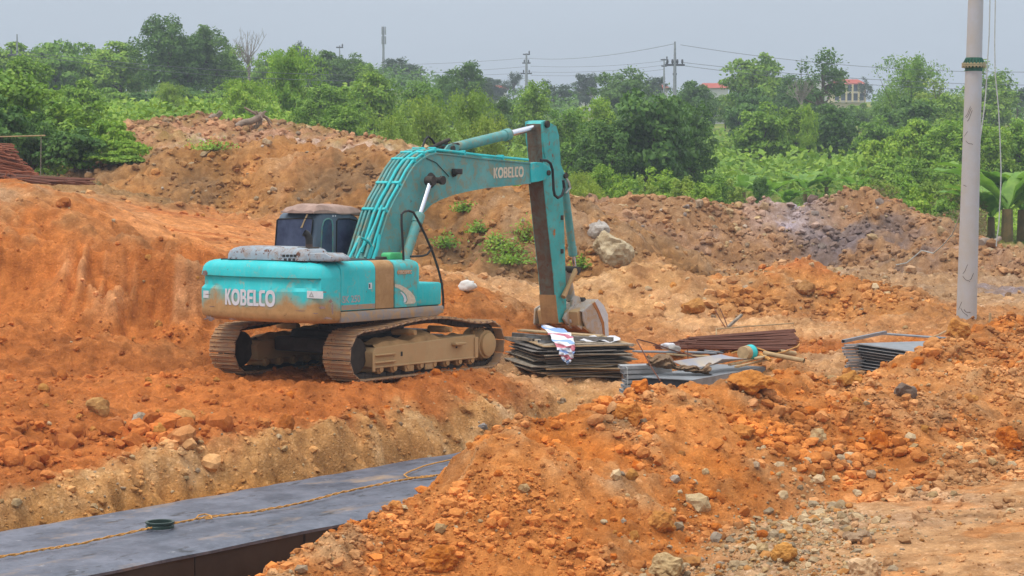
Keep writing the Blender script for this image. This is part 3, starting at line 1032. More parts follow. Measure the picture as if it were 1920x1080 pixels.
pitch_ = cum[-1] / NSH
shoe = MB().prism([(-pitch_ * .56, .050), (pitch_ * .56, .062), (pitch_ * .56, .085), (-pitch_ * .56, .073)], -sw / 2, sw / 2)
for gx in (-.38, .0, .38):
    shoe.box(gx * pitch_ - .009, gx * pitch_ + .009, -sw / 2 + .01, sw / 2 - .01, .070, .105 if gx else .098)
shoe_me = shoe.mesh('track_shoe', M['shoe'], bevel=.004, seg=1)
roller_me = MB().tube([(0, -.22, 0), (0, -.2, 0), (0, .2, 0), (0, .22, 0)], [.05, .085, .085, .05], 16).tube([(0, -.25, 0), (0, .25, 0)], .055, 12).mesh('roller', M['mud'], True)
carrier_me = MB().tube([(0, -.2, 0), (0, .2, 0)], .062, 14).tube([(0, -.3, 0), (0, -.19, 0)], .05, 12).mesh('carrier_roller', M['mud'], True)
for side in (-1, 1):
    yc = side * 1.32
    out_ = side                                           # outward direction
    mb = MB()
    for k in range(NSH):                                   # link chain, two rails
        p, t = at_path(k * pitch_)
        n_ = np.array([-t[1], t[0]])                       # outward from the loop
        for yo in (-.1, .1):
            mm_ = Matrix(((t[0], 0, n_[0], p[0]), (0, 1, 0, yc + yo), (t[1], 0, n_[1], p[1]), (0, 0, 0, 1)))
            mb.box(-pitch_ * .47, pitch_ * .47, -.022, .022, -.03, .05, mm_)
    tr = mb.build('track', M['under'], exc)
    for k in range(NSH):
        p, t = at_path((k + .5) * pitch_)
        n_ = np.array([-t[1], t[0]])
        o = link('track_shoe', shoe_me, tr)
        o.matrix_local = Matrix(((t[0], 0, n_[0], p[0]), (0, 1, 0, yc), (t[1], 0, n_[1], p[1]), (0, 0, 0, 1)))
    for x in np.linspace(-1.4, 1.4, 8):
        o = link('roller', roller_me, tr); o.location = (x, yc, .19)
    for x in (-.48, .62):
        o = link('carrier_roller', carrier_me, tr); o.location = (x, yc, .80)
        if side > 0: o.rotation_euler = (0, 0, math.pi)
    # idler at the rear, sprocket and drive cover at the front
    cyl((-1.93, yc - .07, TZ), (-1.93, yc + .07, TZ), RW - .04, 28).build('idler', M['under'], tr, True)
    q = [(( RW - .02 if i % 2 else RW - .07) * math.cos(i * math.pi / 21) + 1.93, (RW - .02 if i % 2 else RW - .07) * math.sin(i * math.pi / 21) + TZ) for i in range(42)]
    MB().prism(q, yc - .035, yc + .035).build('sprocket', M['mud'], tr)
    dr = MB().tube([(1.93, yc - side * .2, TZ), (1.93, yc + side * .2, TZ)], [.3, .27], 28)
    dr.tube([(1.93, yc + side * .2, TZ), (1.93, yc + side * .255, TZ), (1.93, yc + side * .27, TZ)], [.225, .225, .19], 28)
    dr.build('final_drive', M['frame_mud'], tr, True)
    # side frame with its ribs
    yo, yi = yc + side * .235, yc - side * .2
    fr = MB().prism([(-1.62, .235), (1.52, .235), (1.56, .27), (1.56, .58), (1.5, .66), (-1.55, .58), (-1.66, .5)], min(yo, yi), max(yo, yi))
    for z0 in (.3, .43):
        fr.box(-1.62, -1.02, min(yo, yo + side * .05), max(yo, yo + side * .05), z0, z0 + .035)
    fr.box(1.45, 1.565, min(yo, yo + side * .03), max(yo, yo + side * .03), .22, .62)
    fr.box(-1.66, 1.5, min(yo, yo + side * .022), max(yo, yo + side * .022), .215, .25)
    fr.box(.72, 1.05, min(yo, yo + side * .12), max(yo, yo + side * .12), .50, .55)
    fr.box(-1.68, -1.6, min(yo, yo + side * .035), max(yo, yo + side * .035), .16, .5)
    fr.build('track_frame', M['frame_mud'], tr, bevel=.012, seg=1)
    ho = MB().box(-.83, -.775, min(yo, yo + side * .004), max(yo, yo + side * .004), .39, .47)
    ho.box(.86, .91, min(yo, yo + side * .004), max(yo, yo + side * .004), .44, .47)
    ho.build('frame_slot', M['dark'], tr)
    # earth packed on the frame under the top run
    rows = []
    for x in np.linspace(-1.55, 1.5, 44):
        hgt = .62 + .13 * math.exp(-((x - .05) / .55) ** 2) + .07 * math.exp(-((x + .9) / .3) ** 2) + .04 * math.sin(x * 9) * math.sin(x * 4)
        rows.append([(x, yc - side * .2, .5), (x, yc - side * .1, hgt + .04), (x, yc + side * .05, hgt), (x, yc + side * .15, hgt * .6 + .26), (x, yc + side * .235, .56)])
    MB().grid(rows).build('packed_mud', M['mud'], tr, True)
    # mud guide near the middle rollers
    q = MB()
    for x in (-.55, .05):
        q.box(x - .13, x + .13, min(yo - side * .03, yo), max(yo - side * .03, yo), .10, .24)
    q.build('track_guard', M['frame_mud'], tr, bevel=.02)

# centre frame and swing ring
mb = MB().box(-.85, .85, -1.0, 1.0, .42, .78).box(-1.3, -.7, -1.02, 1.02, .4, .66).box(.7, 1.3, -1.02, 1.02, .4, .66)
mb.build('car_body', M['under'], exc, bevel=.05)
mb = cyl((0, 0, .76), (0, 0, 1.1), .68, 40)
for k in range(30):
    a_ = k * math.tau / 30
    mb.tube([(.73 * math.cos(a_), .73 * math.sin(a_), .86), (.73 * math.cos(a_), .73 * math.sin(a_), .9)], .02, 6)
mb.tube([(0, 0, .78), (0, 0, .86)], .8, 40)
mb.build('swing_ring', M['under'], exc, True)

# ---- upper body
ZB, ZT = L(640, 606, -1.47)[1], L(640, 491, -1.47)[1]
XS = L(637, 550, -1.47)[0]                                 # seam between counterweight and side door
HW = 1.49
XFRONT = L(832, 580, -HW)[0]


def cw_plan(off):
    """outline of the counterweight seen from above, from the right seam round the tail to the left seam"""
    pts = []
    ye = HW - off
    for q in np.linspace(0, 1, 61):
        a_ = -1 + 2 * q
        y = a_
        pts.append(a_)
    res = []
    xr = XS - .62 + off
    c_ = .34
    # side start, corner arc, curved tail, corner arc, side end
    res.append((XS, -ye))
    for q in np.linspace(0, 90, 10):
        res.append((xr + .16 + c_ * (1 - math.sin(R(q))), -ye + c_ * (1 - math.cos(R(q)))))
    for q in np.linspace(-1, 1, 25)[1:-1]:
        y = q * (ye - c_)
        res.append((xr + .16 * (abs(q) ** 2.2), y))
    for q in np.linspace(90, 0, 10):
        res.append((xr + .16 + c_ * (1 - math.sin(R(q))), ye - c_ * (1 - math.cos(R(q)))))
    res.append((XS, ye))
    return res


Hh = ZT - ZB
prof = [(.0, .10), (.02, .05), (.07, .012), (.16, 0), (.50, 0), (.515, .0), (.57, .04), (.715, .04), (.735, 0.0), (.745, .0), (.87, .02), (.925, .05), (.965, .10), (.99, .17), (1.0, .26)]
levels = []
for h, off in prof:
    pl = cw_plan(off)
    if .52 < h < .73:
        ref = cw_plan(0.0)
        k0 = len(pl)
        pl = [b_ if (i < 7 or i > k0 - 3) else a_ for i, (a_, b_) in enumerate(zip(pl, ref))]
    levels.append([(x, y, ZB + Hh * h) for x, y in pl])
mb = MB().grid(levels)
k0 = len(levels[0])
mb.add(levels[0], [tuple(range(k0))])
mb.add(levels[-1], [tuple(range(k0))[::-1]])
cw = mb.build('counterweight', M['teal_low'], exc, True)
# thin groove line above the recess
gz = ZB + Hh * .742


# ---- lettering
def bez(p0, p1, p2, p3, n_=8):
    return [tuple((1 - t) ** 3 * a_ + 3 * (1 - t) ** 2 * t * b_ + 3 * (1 - t) * t * t * c_ + t ** 3 * d_ for a_, b_, c_, d_ in zip(p0, p1, p2, p3)) for t in np.linspace(0, 1, n_)]


def sup(cx, cy, rx, ry, a0=0, a1=360, n_=40, e=2.3):
    r_ = []
    for q in np.linspace(R(a0), R(a1), n_):
        c_, s_ = math.cos(q), math.sin(q)
        r_.append((cx + rx * math.copysign(abs(c_) ** (2 / e), c_), cy + ry * math.copysign(abs(s_) ** (2 / e), s_)))
    return r_


GLYPH = {
    'K': (.62, [[(0, 0), (.21, 0), (.21, .42), (.42, 0), (.66, 0), (.36, .54), (.62, 1), (.40, 1), (.21, .62), (.21, 1), (0, 1)]]),
    'O': (.84, [sup(.42, .5, .42, .52)[:-1], sup(.42, .5, .21, .29)[:-1]]),
    'B': (.60, [[(0, 0)] + sup(.33, .27, .27, .27, -90, 60, 12) + [(.5, .53)] + sup(.31, .74, .25, .26, -50, 90, 12) + [(0, 1)],
                [(.2, .17), (.31, .17)] + sup(.31, .285, .09, .115, -80, 80, 8) + [(.31, .4), (.2, .4)],
                [(.2, .6), (.29, .6)] + sup(.29, .715, .08, .115, -80, 80, 8) + [(.29, .83), (.2, .83)]]),
    'E': (.52, [[(.14, 0), (.54, 0), (.54, .18), (.24, .18), (.21, .22), (.21, .41), (.5, .41), (.5, .58), (.21, .58), (.21, .78), (.24, .82), (.54, .82), (.54, 1), (.14, 1), (.04, .96), (0, .86), (0, .14), (.04, .04)]]),
    'L': (.46, [[(0, 0), (.47, 0), (.47, .18), (.21, .18), (.21, 1), (0, 1)]]),
    'C': (.5, [[(.16, 0), (.52, 0), (.52, .18), (.26, .18), (.21, .23), (.21, .77), (.26, .82), (.52, .82), (.52, 1), (.16, 1), (.05, .95), (0, .84), (0, .16), (.05, .05)]]),
}


def word_curve(word, gap=.055):
    cu = bpy.data.curves.new('word', 'CURVE')
    cu.dimensions = '2D'
    cu.fill_mode = 'BOTH'
    cu.extrude = .004
    x = 0
    for ch in word:
        w, polys = GLYPH[ch]
        for poly in polys:
            sp_ = cu.splines.new('POLY')
            sp_.points.add(len(poly) - 1)
            for p_, (a_, b_) in zip(sp_.points, poly):
                p_.co = (x + a_, b_, 0, 1)
            sp_.use_cyclic_u = True
        x += w + gap
    return cu, x - gap


def curve_mesh(cu, mat, name):
    o = bpy.data.objects.new('tmp', cu)
    COL.objects.link(o)
    bpy.context.view_layer.update()
    me = bpy.data.meshes.new_from_object(o.evaluated_get(bpy.context.evaluated_depsgraph_get()))
    bpy.data.objects.remove(o)
    me.name = name
    me.materials.clear()
    me.materials.append(mat)
    return me


def lay(me, p0, ux, uy, w, h, bend=None):
    """lay a flat word (x 0..w0, y 0..1) onto the plane p0 + ux, uy; bend(p) may move points onto a curved face"""
    co = np.empty(len(me.vertices) * 3); me.vertices.foreach_get('co', co)
    co = co.reshape(-1, 3)
    w0 = co[:, 0].max()
    n_ = Vector(ux).cross(Vector(uy)).normalized()
    for v_, c_ in zip(me.vertices, co):
        p = Vector(p0) + Vector(ux) * (c_[0] / w0 * w) + Vector(uy) * (c_[1] * h) + n_ * (.002 + max(c_[2], 0))
        v_.co = bend(p) if bend else p
    me.update()
    return me


def tail_x(y, h):
    """x of the tail's outer face at height fraction h"""
    ye = HW
    xr = XS - .62
    q = min(1, abs(y) / (ye - .34))
    return xr + .16 * q ** 2.2


cu, w0 = word_curve('KOBELCO')
yl, z0 = LX(421, 571, XS - .6)
yr, z1 = LX(516, 545, XS - .6)
me = curve_mesh(cu, M['white'], 'lettering')
lay(me, (XS - .62, yl, z0), (0, -1, 0), (0, 0, 1), yl - yr, z1 - z0, lambda p: Vector((tail_x(p.y, 0) - .006 - max(0, XS - .62 - p.x) * .5, p.y, p.z)))
link('lettering', me, cw)
# stickers
def tail_plate(name, px0, py0, px1, py1, mat, off=.004, parent=cw):
    ya, za = LX(px0, py0, XS - .55)
    yb, zb = LX(px1, py1, XS - .55)
    rows = [[(tail_x(y, 0) - off, y, z) for y in np.linspace(ya, yb, 6)] for z in (za, zb)]
    return MB().grid(rows).build(name, mat, parent)


tail_plate('warning_sticker', 570, 545.5, 600, 560.5, M['sticker'])
tail_plate('scuffed_sticker', 375, 545, 385.5, 559, M['sticker'])
ya, za = LX(573, 557, XS - .55); yb, zb = LX(583, 547, XS - .55)
x_ = tail_x(ya, 0) - .007
MB().add([(x_, ya, za), (x_, yb, za), (x_, (ya + yb) / 2, zb), (x_ - .001, ya - .035, za + .018), (x_ - .001, yb + .035, za + .018), (x_ - .001, (ya + yb) / 2, zb - .04)], [(0, 1, 4, 3), (1, 2, 5, 4), (2, 0, 3, 5)]).build('warning_triangle', M['grey_print'], cw)
# scraped patches of bare metal
def blotch(px, py, w, h, seed, parent, y=None, mat=None, off=.003):
    g = np.random.default_rng(seed)
    ks = 18
    if y is None:
        yc_, zc_ = LX(px, py, XS - .55)
        pts = []
        for i in range(ks):
            a_ = i * math.tau / ks; r_ = g.uniform(.45, 1.15)
            yy, zz = yc_ + w * r_ * math.cos(a_), zc_ + h * r_ * math.sin(a_)
            pts.append((tail_x(yy, 0) - off, yy, zz))
    else:
        xc_, zc_ = L(px, py, y)
        pts = []
        for i in range(ks):
            a_ = i * math.tau / ks; r_ = g.uniform(.45, 1.15)
            pts.append((xc_ + w * r_ * math.cos(a_), y - off, zc_ + h * r_ * math.sin(a_)))
    c_ = tuple(np.mean(pts, axis=0))
    return MB().add([c_] + pts, [(0, i + 1, (i + 1) % ks + 1) for i in range(ks)]).build('paint_scar', mat or M['skirt'], parent)


scar = paint('scar_metal', (.20, .13, .11), (.12, .08, .07), .4, .2, rough=.7)
for i, (px, py, w, h) in enumerate([(614, 566, .045, .04), (598, 577, .08, .03), (617, 580, .03, .1), (608, 597, .1, .025), (388, 597, .16, .05), (378, 512, .07, .05), (602, 548, .05, .015), (560, 583, .1, .008), (395, 575, .12, .008), (585, 588, .08, .01), (440, 598, .1, .012), (383, 552, .1, .01)]):
    blotch(px, py, w, h, 40 + i, cw, mat=scar)

# ---- right side: doors, step box, skirt.  y = -HW is the outer face
def side_pts(pix, y=-HW):
    return [L(px, py, y) for px, py in pix]


zt = ZT
zd = L(680, 581, -HW)[1]                                   # top of the skirt
zd_ = L(680, 581, -HW)[1]
body = MB().box(XS, L(780, 520, -HW)[0], -HW + .06, HW - .06, ZB + .09, ZT - .06).box(L(780, 520, -HW)[0], XFRONT - .1, -HW + .06, HW - .5, ZB + .09, zd_)
body.build('main_frame', M['under'], exc)


def door(name, x0, x1, mat, ztop=None, y=-HW, zb=None, inset=0., **kw):
    """a side panel: flat below, rolled over at the top edge"""
    ztop = ztop or ZT
    zb = zb or zd
    r_ = .17
    pr = [(y + inset, zb), (y + inset, ztop - r_)]
    for q in np.linspace(0, 90, 8)[1:]:
        pr.append((y + inset + r_ * (1 - math.cos(R(q))), ztop - r_ + r_ * math.sin(R(q))))
    pr += [(y + .9, ztop), (y + .9, ztop - .05), (y + .3, ztop - .05), (y + .06, zb)]
    return MB().prism(pr, x0 + .007, x1 - .007, 'x').build(name, mat, exc, bevel=.008, seg=1, **kw)


xa = L(704.5, 540, -HW)[0]; xb = L(740, 540, -HW)[0]; xc = L(783, 520, -HW)[0]; xd = L(789, 520, -HW)[0]
d1 = door('side_door', XS, xa, M['teal'])
d2 = door('side_panel', xa, xb, M['panel_tan'], inset=.012, label='tan mud-brown side panel')
d3 = door('side_door', xb, xc, M['door_mud'])
MB().prism([(-HW + .02, zd), (-HW + .02, ZT - .14), (-HW + .05, ZT - .05), (-HW + .14, ZT - .02), (-HW + .8, ZT - .02), (-HW + .8, zd)], xc + .004, xc + .10, 'x').build('front_cover', M['teal'], exc, bevel=.05)
# stepped tool box at the front right corner
zs = L(810, 530, -HW)[1]
MB().box(xc + .02, XFRONT - .04, -HW + .015, -.55, zd, zs).build('tool_box', M['teal'], exc, bevel=.045)
# skirt along the bottom
p = side_pts([(640, 606), (640, 582), (832, 570.5), (833, 578), (828, 585), (815, 590), (760, 597)])
MB().prism([(XS + .01, ZB), (XS + .01, zd - .012), (XFRONT, zd - .012), (XFRONT, zd - .16), (XFRONT - .06, ZB + .06), (XFRONT - .2, ZB + .01)], -HW - .012, HW + .0).build('side_skirt', M['skirt'], exc, bevel=.035)
# door furniture
x, z = L(694, 536, -HW)
MB().box(x - .045, x + .045, -HW - .006, -HW + .01, z - .055, z + .055).build('latch_plate', M['sticker'], d1)
MB().box(x - .035, x - .005, -HW - .009, -HW, z - .035, z + .035).build('latch', M['dark'], d1)
x0_, z0_ = L(640.5, 580, -HW); x1_, z1_ = L(708, 571, -HW)
MB().box(XS + .02, xa - .02, -HW - .005, -HW, zd + .012, zd + .10).build('trim_strip', M['skirt'], d1)


def fonttext(txt, mat, p0, ux, w, h, bold=.0, parent=None, outline=None, name='lettering'):
    cu = bpy.data.curves.new('txt', 'FONT')
    cu.body = txt
    cu.offset = bold
    cu.extrude = .003
    me = curve_mesh(cu, mat, name)
    co = np.empty(len(me.vertices) * 3); me.vertices.foreach_get('co', co)
    co = co.reshape(-1, 3)
    co[:, :2] -= co[:, :2].min(axis=0)
    co[:, 1] /= co[:, 1].max()
    me.vertices.foreach_set('co', co.ravel())
    lay(me, p0, ux, (0, 0, 1), w, h)
    return link(name, me, parent)


x, z = L(641.5, 568.5, -HW)
xw = L(675, 568, -HW)[0]
zh = L(641, 555, -HW)[1] - z
fonttext('SK 250', M['grey_print'], (x, -HW, z), (1, 0, 0), xw - x, zh, .02, d1)
x, z = L(744.5, 514.5, -HW); xw = L(771, 514, -HW)[0]; zh = L(745, 507, -HW)[1] - z
fonttext('GEOSPEC', M['orange_print'], (x, -HW, z), (1, 0, 0), xw - x, zh, .05, d3)
fonttext('GEOSPEC', M['cream'], (x + .02, -HW - .006, z + .004), (1, 0, 0), (xw - x) - .01, zh * .8, .01, d3)
# crescent swoosh on the third panel
def cres(o_, i_):
    return o_ + i_[::-1]
ou = [L(*q, -HW) for q in ((740, 532.5), (750, 534), (761, 540), (770, 547), (777, 556), (779.5, 565), (777, 569))]
inn = [L(*q, -HW) for q in ((740, 538), (748, 541), (756, 547), (762, 554), (764, 562), (762, 568), (756, 570))]
in2 = [L(*q, -HW) for q in ((752, 547), (757, 551), (761, 557), (762, 563), (760, 567))]
in3 = [L(*q, -HW) for q in ((750, 547.5), (754, 553), (757, 559), (757, 564), (756, 567))]
def strip_y(a_, b_, y):
    return MB().grid([[(x, y, z) for x, z in a_], [(x, y, z) for x, z in b_]])
strip_y(ou, inn, -HW - .004).build('swoosh', M['cream'], d3)
strip_y(in2, in3, -HW - .005).build('swoosh_core', M['white'], d3)

# top deck, engine hood, exhaust
MB().box(XS - .3, xb + .1, -HW + .28, HW - .5, ZT - .03, ZT + .012).build('deck', M['dark'], exc)
hx0 = XS - .38
hx1 = XS + .22
ztop = LX(530, 463, hx0 + .3)[1]
yL, yR = LX(421, 480, hx0)[0], -1.05
hm = MB()
nlev = [(0, 0), (.35, 0.005), (.62, .03), (.82, .08), (.94, .16), (1.0, .30)]
lv = []
for h, off in nlev:
    lv.append([(x, y, ZT + .012 + (ztop - ZT) * h) for x, y in
               [(hx0 + off + .12 * (1 - math.cos(q)), 0) for q in ()] or
               [(hx0 + off, yL - off - .12), (hx0 + off + .04, yL - off - .04), (hx0 + off + .12, yL - off), (hx1 - off * .3, yL - off), (hx1 - off * .3, yR + off), (hx0 + off + .12, yR + off), (hx0 + off + .04, yR + off + .04), (hx0 + off, yR + off + .12), (hx0 + off, yR + off + .12)]])
hm.grid([l_ + [l_[0]] for l_ in lv])
hm.add(lv[-1], [tuple(range(len(lv[-1])))])
hood = hm.build('engine_hood', M['hood'], exc, True)
# lower second hump of the hood on the right
za = LX(600, 474, hx0 + .25)[1]
ya, yb = LX(585, 480, hx0 + .25)[0], LX(636, 480, hx0 + .25)[0]
MB().prism([(ya + .1, ZT + .01), (ya + .02, za - .02), (ya - .05, za), (yb + .16, za), (yb + .04, za - .05), (yb, ZT + .08), (yb, ZT + .01)], hx0 + .05, hx1 - .02, 'x').build('hood_cover', M['hood'], exc, bevel=.04)
# vent slots on the rear of the hood
vm = MB()
for r_, (py, xs_) in enumerate(((479.5, (532, 539, 546, 553)), (486.5, (535, 543, 551)))):
    for px in xs_:
        y, z = LX(px, py, hx0)
        vm.box(hx0 - .004, hx0 + .03, y - .06 + .03, y + .03, z - .02, z + .02)
vm.build('vent_slots', M['dark'], hood)
# handles/latches on hood
e = LX(576, 476, hx0 + .3)
cyl((hx0 + .35, e[0], ZT), (hx0 + .35, e[0], LX(576, 447, hx0 + .35)[1]), .062, 16).build('exhaust_pipe', simple('sooty_pipe', (.10, .065, .055), .75, var=.5), exc, True)
ez = LX(576, 447, hx0 + .35)[1]
xm = MB().tube([(hx0 + .35, e[0], ez - .1), (hx0 + .35, e[0], ez), (hx0 + .33, e[0] + .03, ez + .07), (hx0 + .29, e[0] + .06, ez + .10)], .063, 16, caps=False)
xm.build('exhaust_tip', M['dark'], exc, True)
MB().box(hx0 + .2, hx0 + .5, e[0] - .12, e[0] + .16, ztop - .06, ztop + .012).build('exhaust_base', M['under'], exc, bevel=.02)
# filler cap and green tub near the boom foot
q = L3(715, 486, -1.1)
MB().box(q.x - .09, q.x + .09, -1.2, -1.02, ZT - .03, ZT + .055).build('tank_cap', M['under'], exc, bevel=.02)
a_ = L3(721, 487, -1.15); b_ = L3(747, 473, -1.15)
gt = MB().prism([(a_.x, ZT + .0), (a_.x + .01, b_.z - .03), (a_.x + .05, b_.z), (b_.x - .05, b_.z), (b_.x - .01, b_.z - .03), (b_.x, ZT + .0)], -1.27, -1.05)
gto = gt.build('plastic_tub', M['green_plastic'], None, bevel=.025, label='bright green plastic tub upturned on the excavator beside its boom', cat='tub')
gto.matrix_world = EM

# ---- cab
CY0, CY1 = .5, 1.46
rx = L(590, 440, CY0)[0]
fx = rx + 1.78
zc = L(600, 397, CY0)[1]
zc0 = 1.02
cp = [(rx, zc0), (rx - .0, zc - .62), (rx + .045, zc - .16), (rx + .12, zc - .05), (rx + .25, zc), (rx + 1.05, zc - .01), (rx + 1.3, zc - .10), (rx + 1.55, zc - .42), (fx, zc - .95), (fx + .02, zc - 1.4), (fx - .05, zc0)]
cab = MB().prism(cp, CY0, CY1).build('cab', M['cab'], exc, bevel=.07, seg=3)


def pane(name, quad_px, plane, val, mat, off, parent, rim=None):
    """a window pane of real thickness with a raised rubber rim"""
    if plane == 'x':
        pts = [Vector((val,) + LX(px, py, val)) for px, py in quad_px]
        n_ = Vector((-1, 0, 0))
    else:
        pts = [L3(px, py, val) for px, py in quad_px]
        n_ = Vector((0, -1, 0))
    k = len(pts)
    vs = [p + n_ * off for p in pts] + [p - n_ * .01 for p in pts]
    o = MB().add(vs, [tuple(range(k))] + [(i, (i + 1) % k, (i + 1) % k + k, i + k) for i in range(k)]).build(name, mat, parent)
    r_ = MB().tube([p + n_ * (off + .002) for p in pts] + [pts[0] + n_ * (off + .002), pts[1] + n_ * (off + .002)], .014, 6)
    r_.build('window_seal', rim or M['rubber'], o if parent is exc else parent, True)
    return o


pane('window', [(516, 468), (520, 413), (523, 410.5), (584, 409), (587, 412), (581, 468)], 'x', rx - .002, M['glass'], .004, cab)
pane('window', [(601, 470), (603.5, 425), (607, 414), (612, 410.5), (617, 410), (621, 413), (623, 420), (623, 474)], 'y', CY0, M['glass'], .004, cab, M['boom'])
pane('window', [(630, 485), (631, 414), (634, 410.5), (655, 410), (668, 414), (679, 423), (685, 440), (686, 478), (675, 488)], 'y', CY0, M['glass'], .004, cab)
mb = MB()
for px in (624, 628.5):
    q = L3(px, 405, CY0)
    mb.tube([q, q + Vector((0, -.008, 0))], .018, 10)
mb.build('roof_bolt', M['white'], cab)
q = [Vector((rx - .012,) + LX(px, py, rx)) for px, py in ((576, 401), (571, 412), (567, 422), (564, 427), (568, 427), (572, 416), (579, 402))]
MB().add(q + [p + Vector((-.006, 0, 0)) for p in q], [tuple(range(7)), tuple(range(7, 14))] + [(i, (i + 1) % 7, (i + 1) % 7 + 7, i + 7) for i in range(7)]).build('hanging_strap', M['timber'], cab)

# quilt on the cab roof
rows = []
for i in range(25):
    u = i / 24
    x = rx - .06 + u * 1.5
    r_ = []
    for j in range(17):
        v_ = j / 16
        y = CY0 - .02 + v_ * (CY1 - CY0 - .16)
        e_ = (1 - abs(2 * u - 1) ** 6) * (1 - abs(2 * v_ - 1) ** 6)
        zz = zc - .03 + (.03 + .13 * e_ ** .5) - .16 * max(0, u - .62) ** 1.2 + .02 * math.sin(7 * u + 3 * v_) + .018 * math.sin(13 * v_ + 9 * u)
        r_.append((x + .03 * math.sin(9 * v_), y, zz))
    rows.append(r_)
low = [[(x, y, min(z - .02, zc - .03 - .16 * max(0, i / 24 - .62) ** 1.2)) for x, y, z in r_] for i, r_ in enumerate(rows)]
mb = MB().grid(rows).grid(low)
nr, nc = 25, 17
edge = [(0, j) for j in range(nc)] + [(i, nc - 1) for i in range(1, nr)] + [(nr - 1, j) for j in range(nc - 2, -1, -1)] + [(i, 0) for i in range(nr - 2, 0, -1)]
mb.add([rows[i][j] for i, j in edge] + [low[i][j] for i, j in edge], [(i, (i + 1) % len(edge), (i + 1) % len(edge) + len(edge), i + len(edge)) for i in range(len(edge))])
qo = mb.build('folded_quilt', M['mat_cloth'], None, True, label='faded pinkish quilt folded on the roof of the excavator cab', cat='quilt')
qo.matrix_world = EM

# ---- boom
BW = .29
outer = [(700, 487), (712, 448), (726, 404), (737, 380), (750, 357), (767, 324.5), (778, 309), (791, 298.5), (804, 291), (818, 287.5), (850, 290.5), (895, 296.5), (945, 301.5), (993, 306)]
tipo = [(1004, 304), (1014, 305), (1023, 309), (1030, 315), (1033, 322), (1031, 330), (1024, 336)]
inner = [(994, 342.5), (965, 345.5), (936, 348.5), (905, 352), (877, 357), (850, 363.5), (824, 373), (806, 383), (794, 396), (782, 413), (770, 433), (758.5, 453), (748, 474), (741, 492)]
po = [L(*q, -BW) for q in outer + tipo + inner]
# carry the foot down to its pin inside the frame
fo, fi = po[0], po[-1]
foot = [(fi[0] - .12, 1.75), (fo[0] + .02, 1.62)]
web = MB().prism(po + foot, -BW, BW)
boom = web.build('boom', M['boom'], exc, bevel=.0)


def lip(pts, y0, y1, th, inward):
    """a plate edge following the outline, standing th proud"""
    pts = [Vector((x, 0, z)) for x, z in pts]
    a_, b_ = [], []
    for i, p in enumerate(pts):
        t = (pts[min(i + 1, len(pts) - 1)] - pts[max(0, i - 1)]).normalized()
        n_ = Vector((t.z, 0, -t.x)) * inward
        a_.append(p + n_ * th * .6); b_.append(p - n_ * th)
    rows = []
    for u_, v_ in zip(a_, b_):
        rows.append([(u_.x, y0, u_.z), (u_.x, y1, u_.z), (v_.x, y1, v_.z), (v_.x, y0, v_.z), (u_.x, y0, u_.z)])
    return MB().grid(rows)


lip(po[:len(outer)], -BW - .022, BW + .022, .018, 1).build('top_plate', M['boom'], boom)
li = [L(*q, -BW) for q in inner]
lip(li, -BW - .022, BW + .022, .018, 1).build('bottom_plate', M['boom'], boom)
# cast end of the boom, a little proud of the web
ce = [L(*q, -BW) for q in [(993, 306)] + tipo + [(1008, 340.5), (994, 342.5)]]
for y0, y1 in ((-BW - .03, -BW + .005), (BW - .005, BW + .03)):
    MB().prism(ce, y0, y1).build('boom_end_plate', M['teal'], boom, bevel=.008, seg=1)
cu, w0 = word_curve('KOBELCO')
x0_, z0_ = L(925, 334.5, -BW); x1_, z1_ = L(981.5, 331.5, -BW)
hh_ = L(925, 314.5, -BW)[1] - z0_
me = curve_mesh(cu, M['cream'], 'lettering')
ux = Vector((x1_ - x0_, 0, z1_ - z0_))
lay(me, (x0_, -BW, z0_), ux.normalized(), (0, 0, 1), ux.length, hh_)
link('lettering', me, boom)
# pins
q = L3(1029, 324, -BW - .05)
cyl((q.x, -BW - .07, q.z), (q.x, BW + .07, q.z), .055, 18).build('boom_pin', M['under'], boom, True)
q = L3(808, 338, -BW)
bp_ = MB().tube([(q.x, -BW - .27, q.z), (q.x, BW + .27, q.z)], .06, 18)
bp_.tube([(q.x, -BW - .05, q.z), (q.x, -BW, q.z)], [.11, .15], 18)
bp_.tube([(q.x, -BW - .30, q.z), (q.x, -BW - .24, q.z)], .085, 18)
bp_.build('cylinder_pin', M['under'], boom, True)
# work lamp on the boom side
q = L3(857, 322, -BW - .09)
lamp = MB().box(q.x - .10, q.x + .10, q.y - .07, q.y + .07, q.z - .05, q.z + .06).build('work_lamp', M['dark'], boom, bevel=.02)
q2 = L3(848, 330, -BW)
MB().tube([q2, q2 + Vector((.03, -.05, .02)), q + Vector((-.02, 0, -.04))], .028, 8).build('lamp_bracket', M['under'], lamp)
wire = [L3(px, py, -BW - .012) for px, py in ((842, 331), (830, 318), (818, 305), (800, 297))]
MB().tube(wire, .008, 5).build('lamp_wire', M['dark'], lamp)


# hydraulic pipes along the back of the boom
def along(pts2, y, off):
    res = []
    for i, (x, z) in enumerate(pts2):
        a_, b_ = pts2[max(0, i - 1)], pts2[min(len(pts2) - 1, i + 1)]
        t = Vector((b_[0] - a_[0], 0, b_[1] - a_[1])).normalized()
        n_ = Vector((-t.z, 0, t.x))
        res.append(Vector((x, y, z)) + n_ * off)
    return res


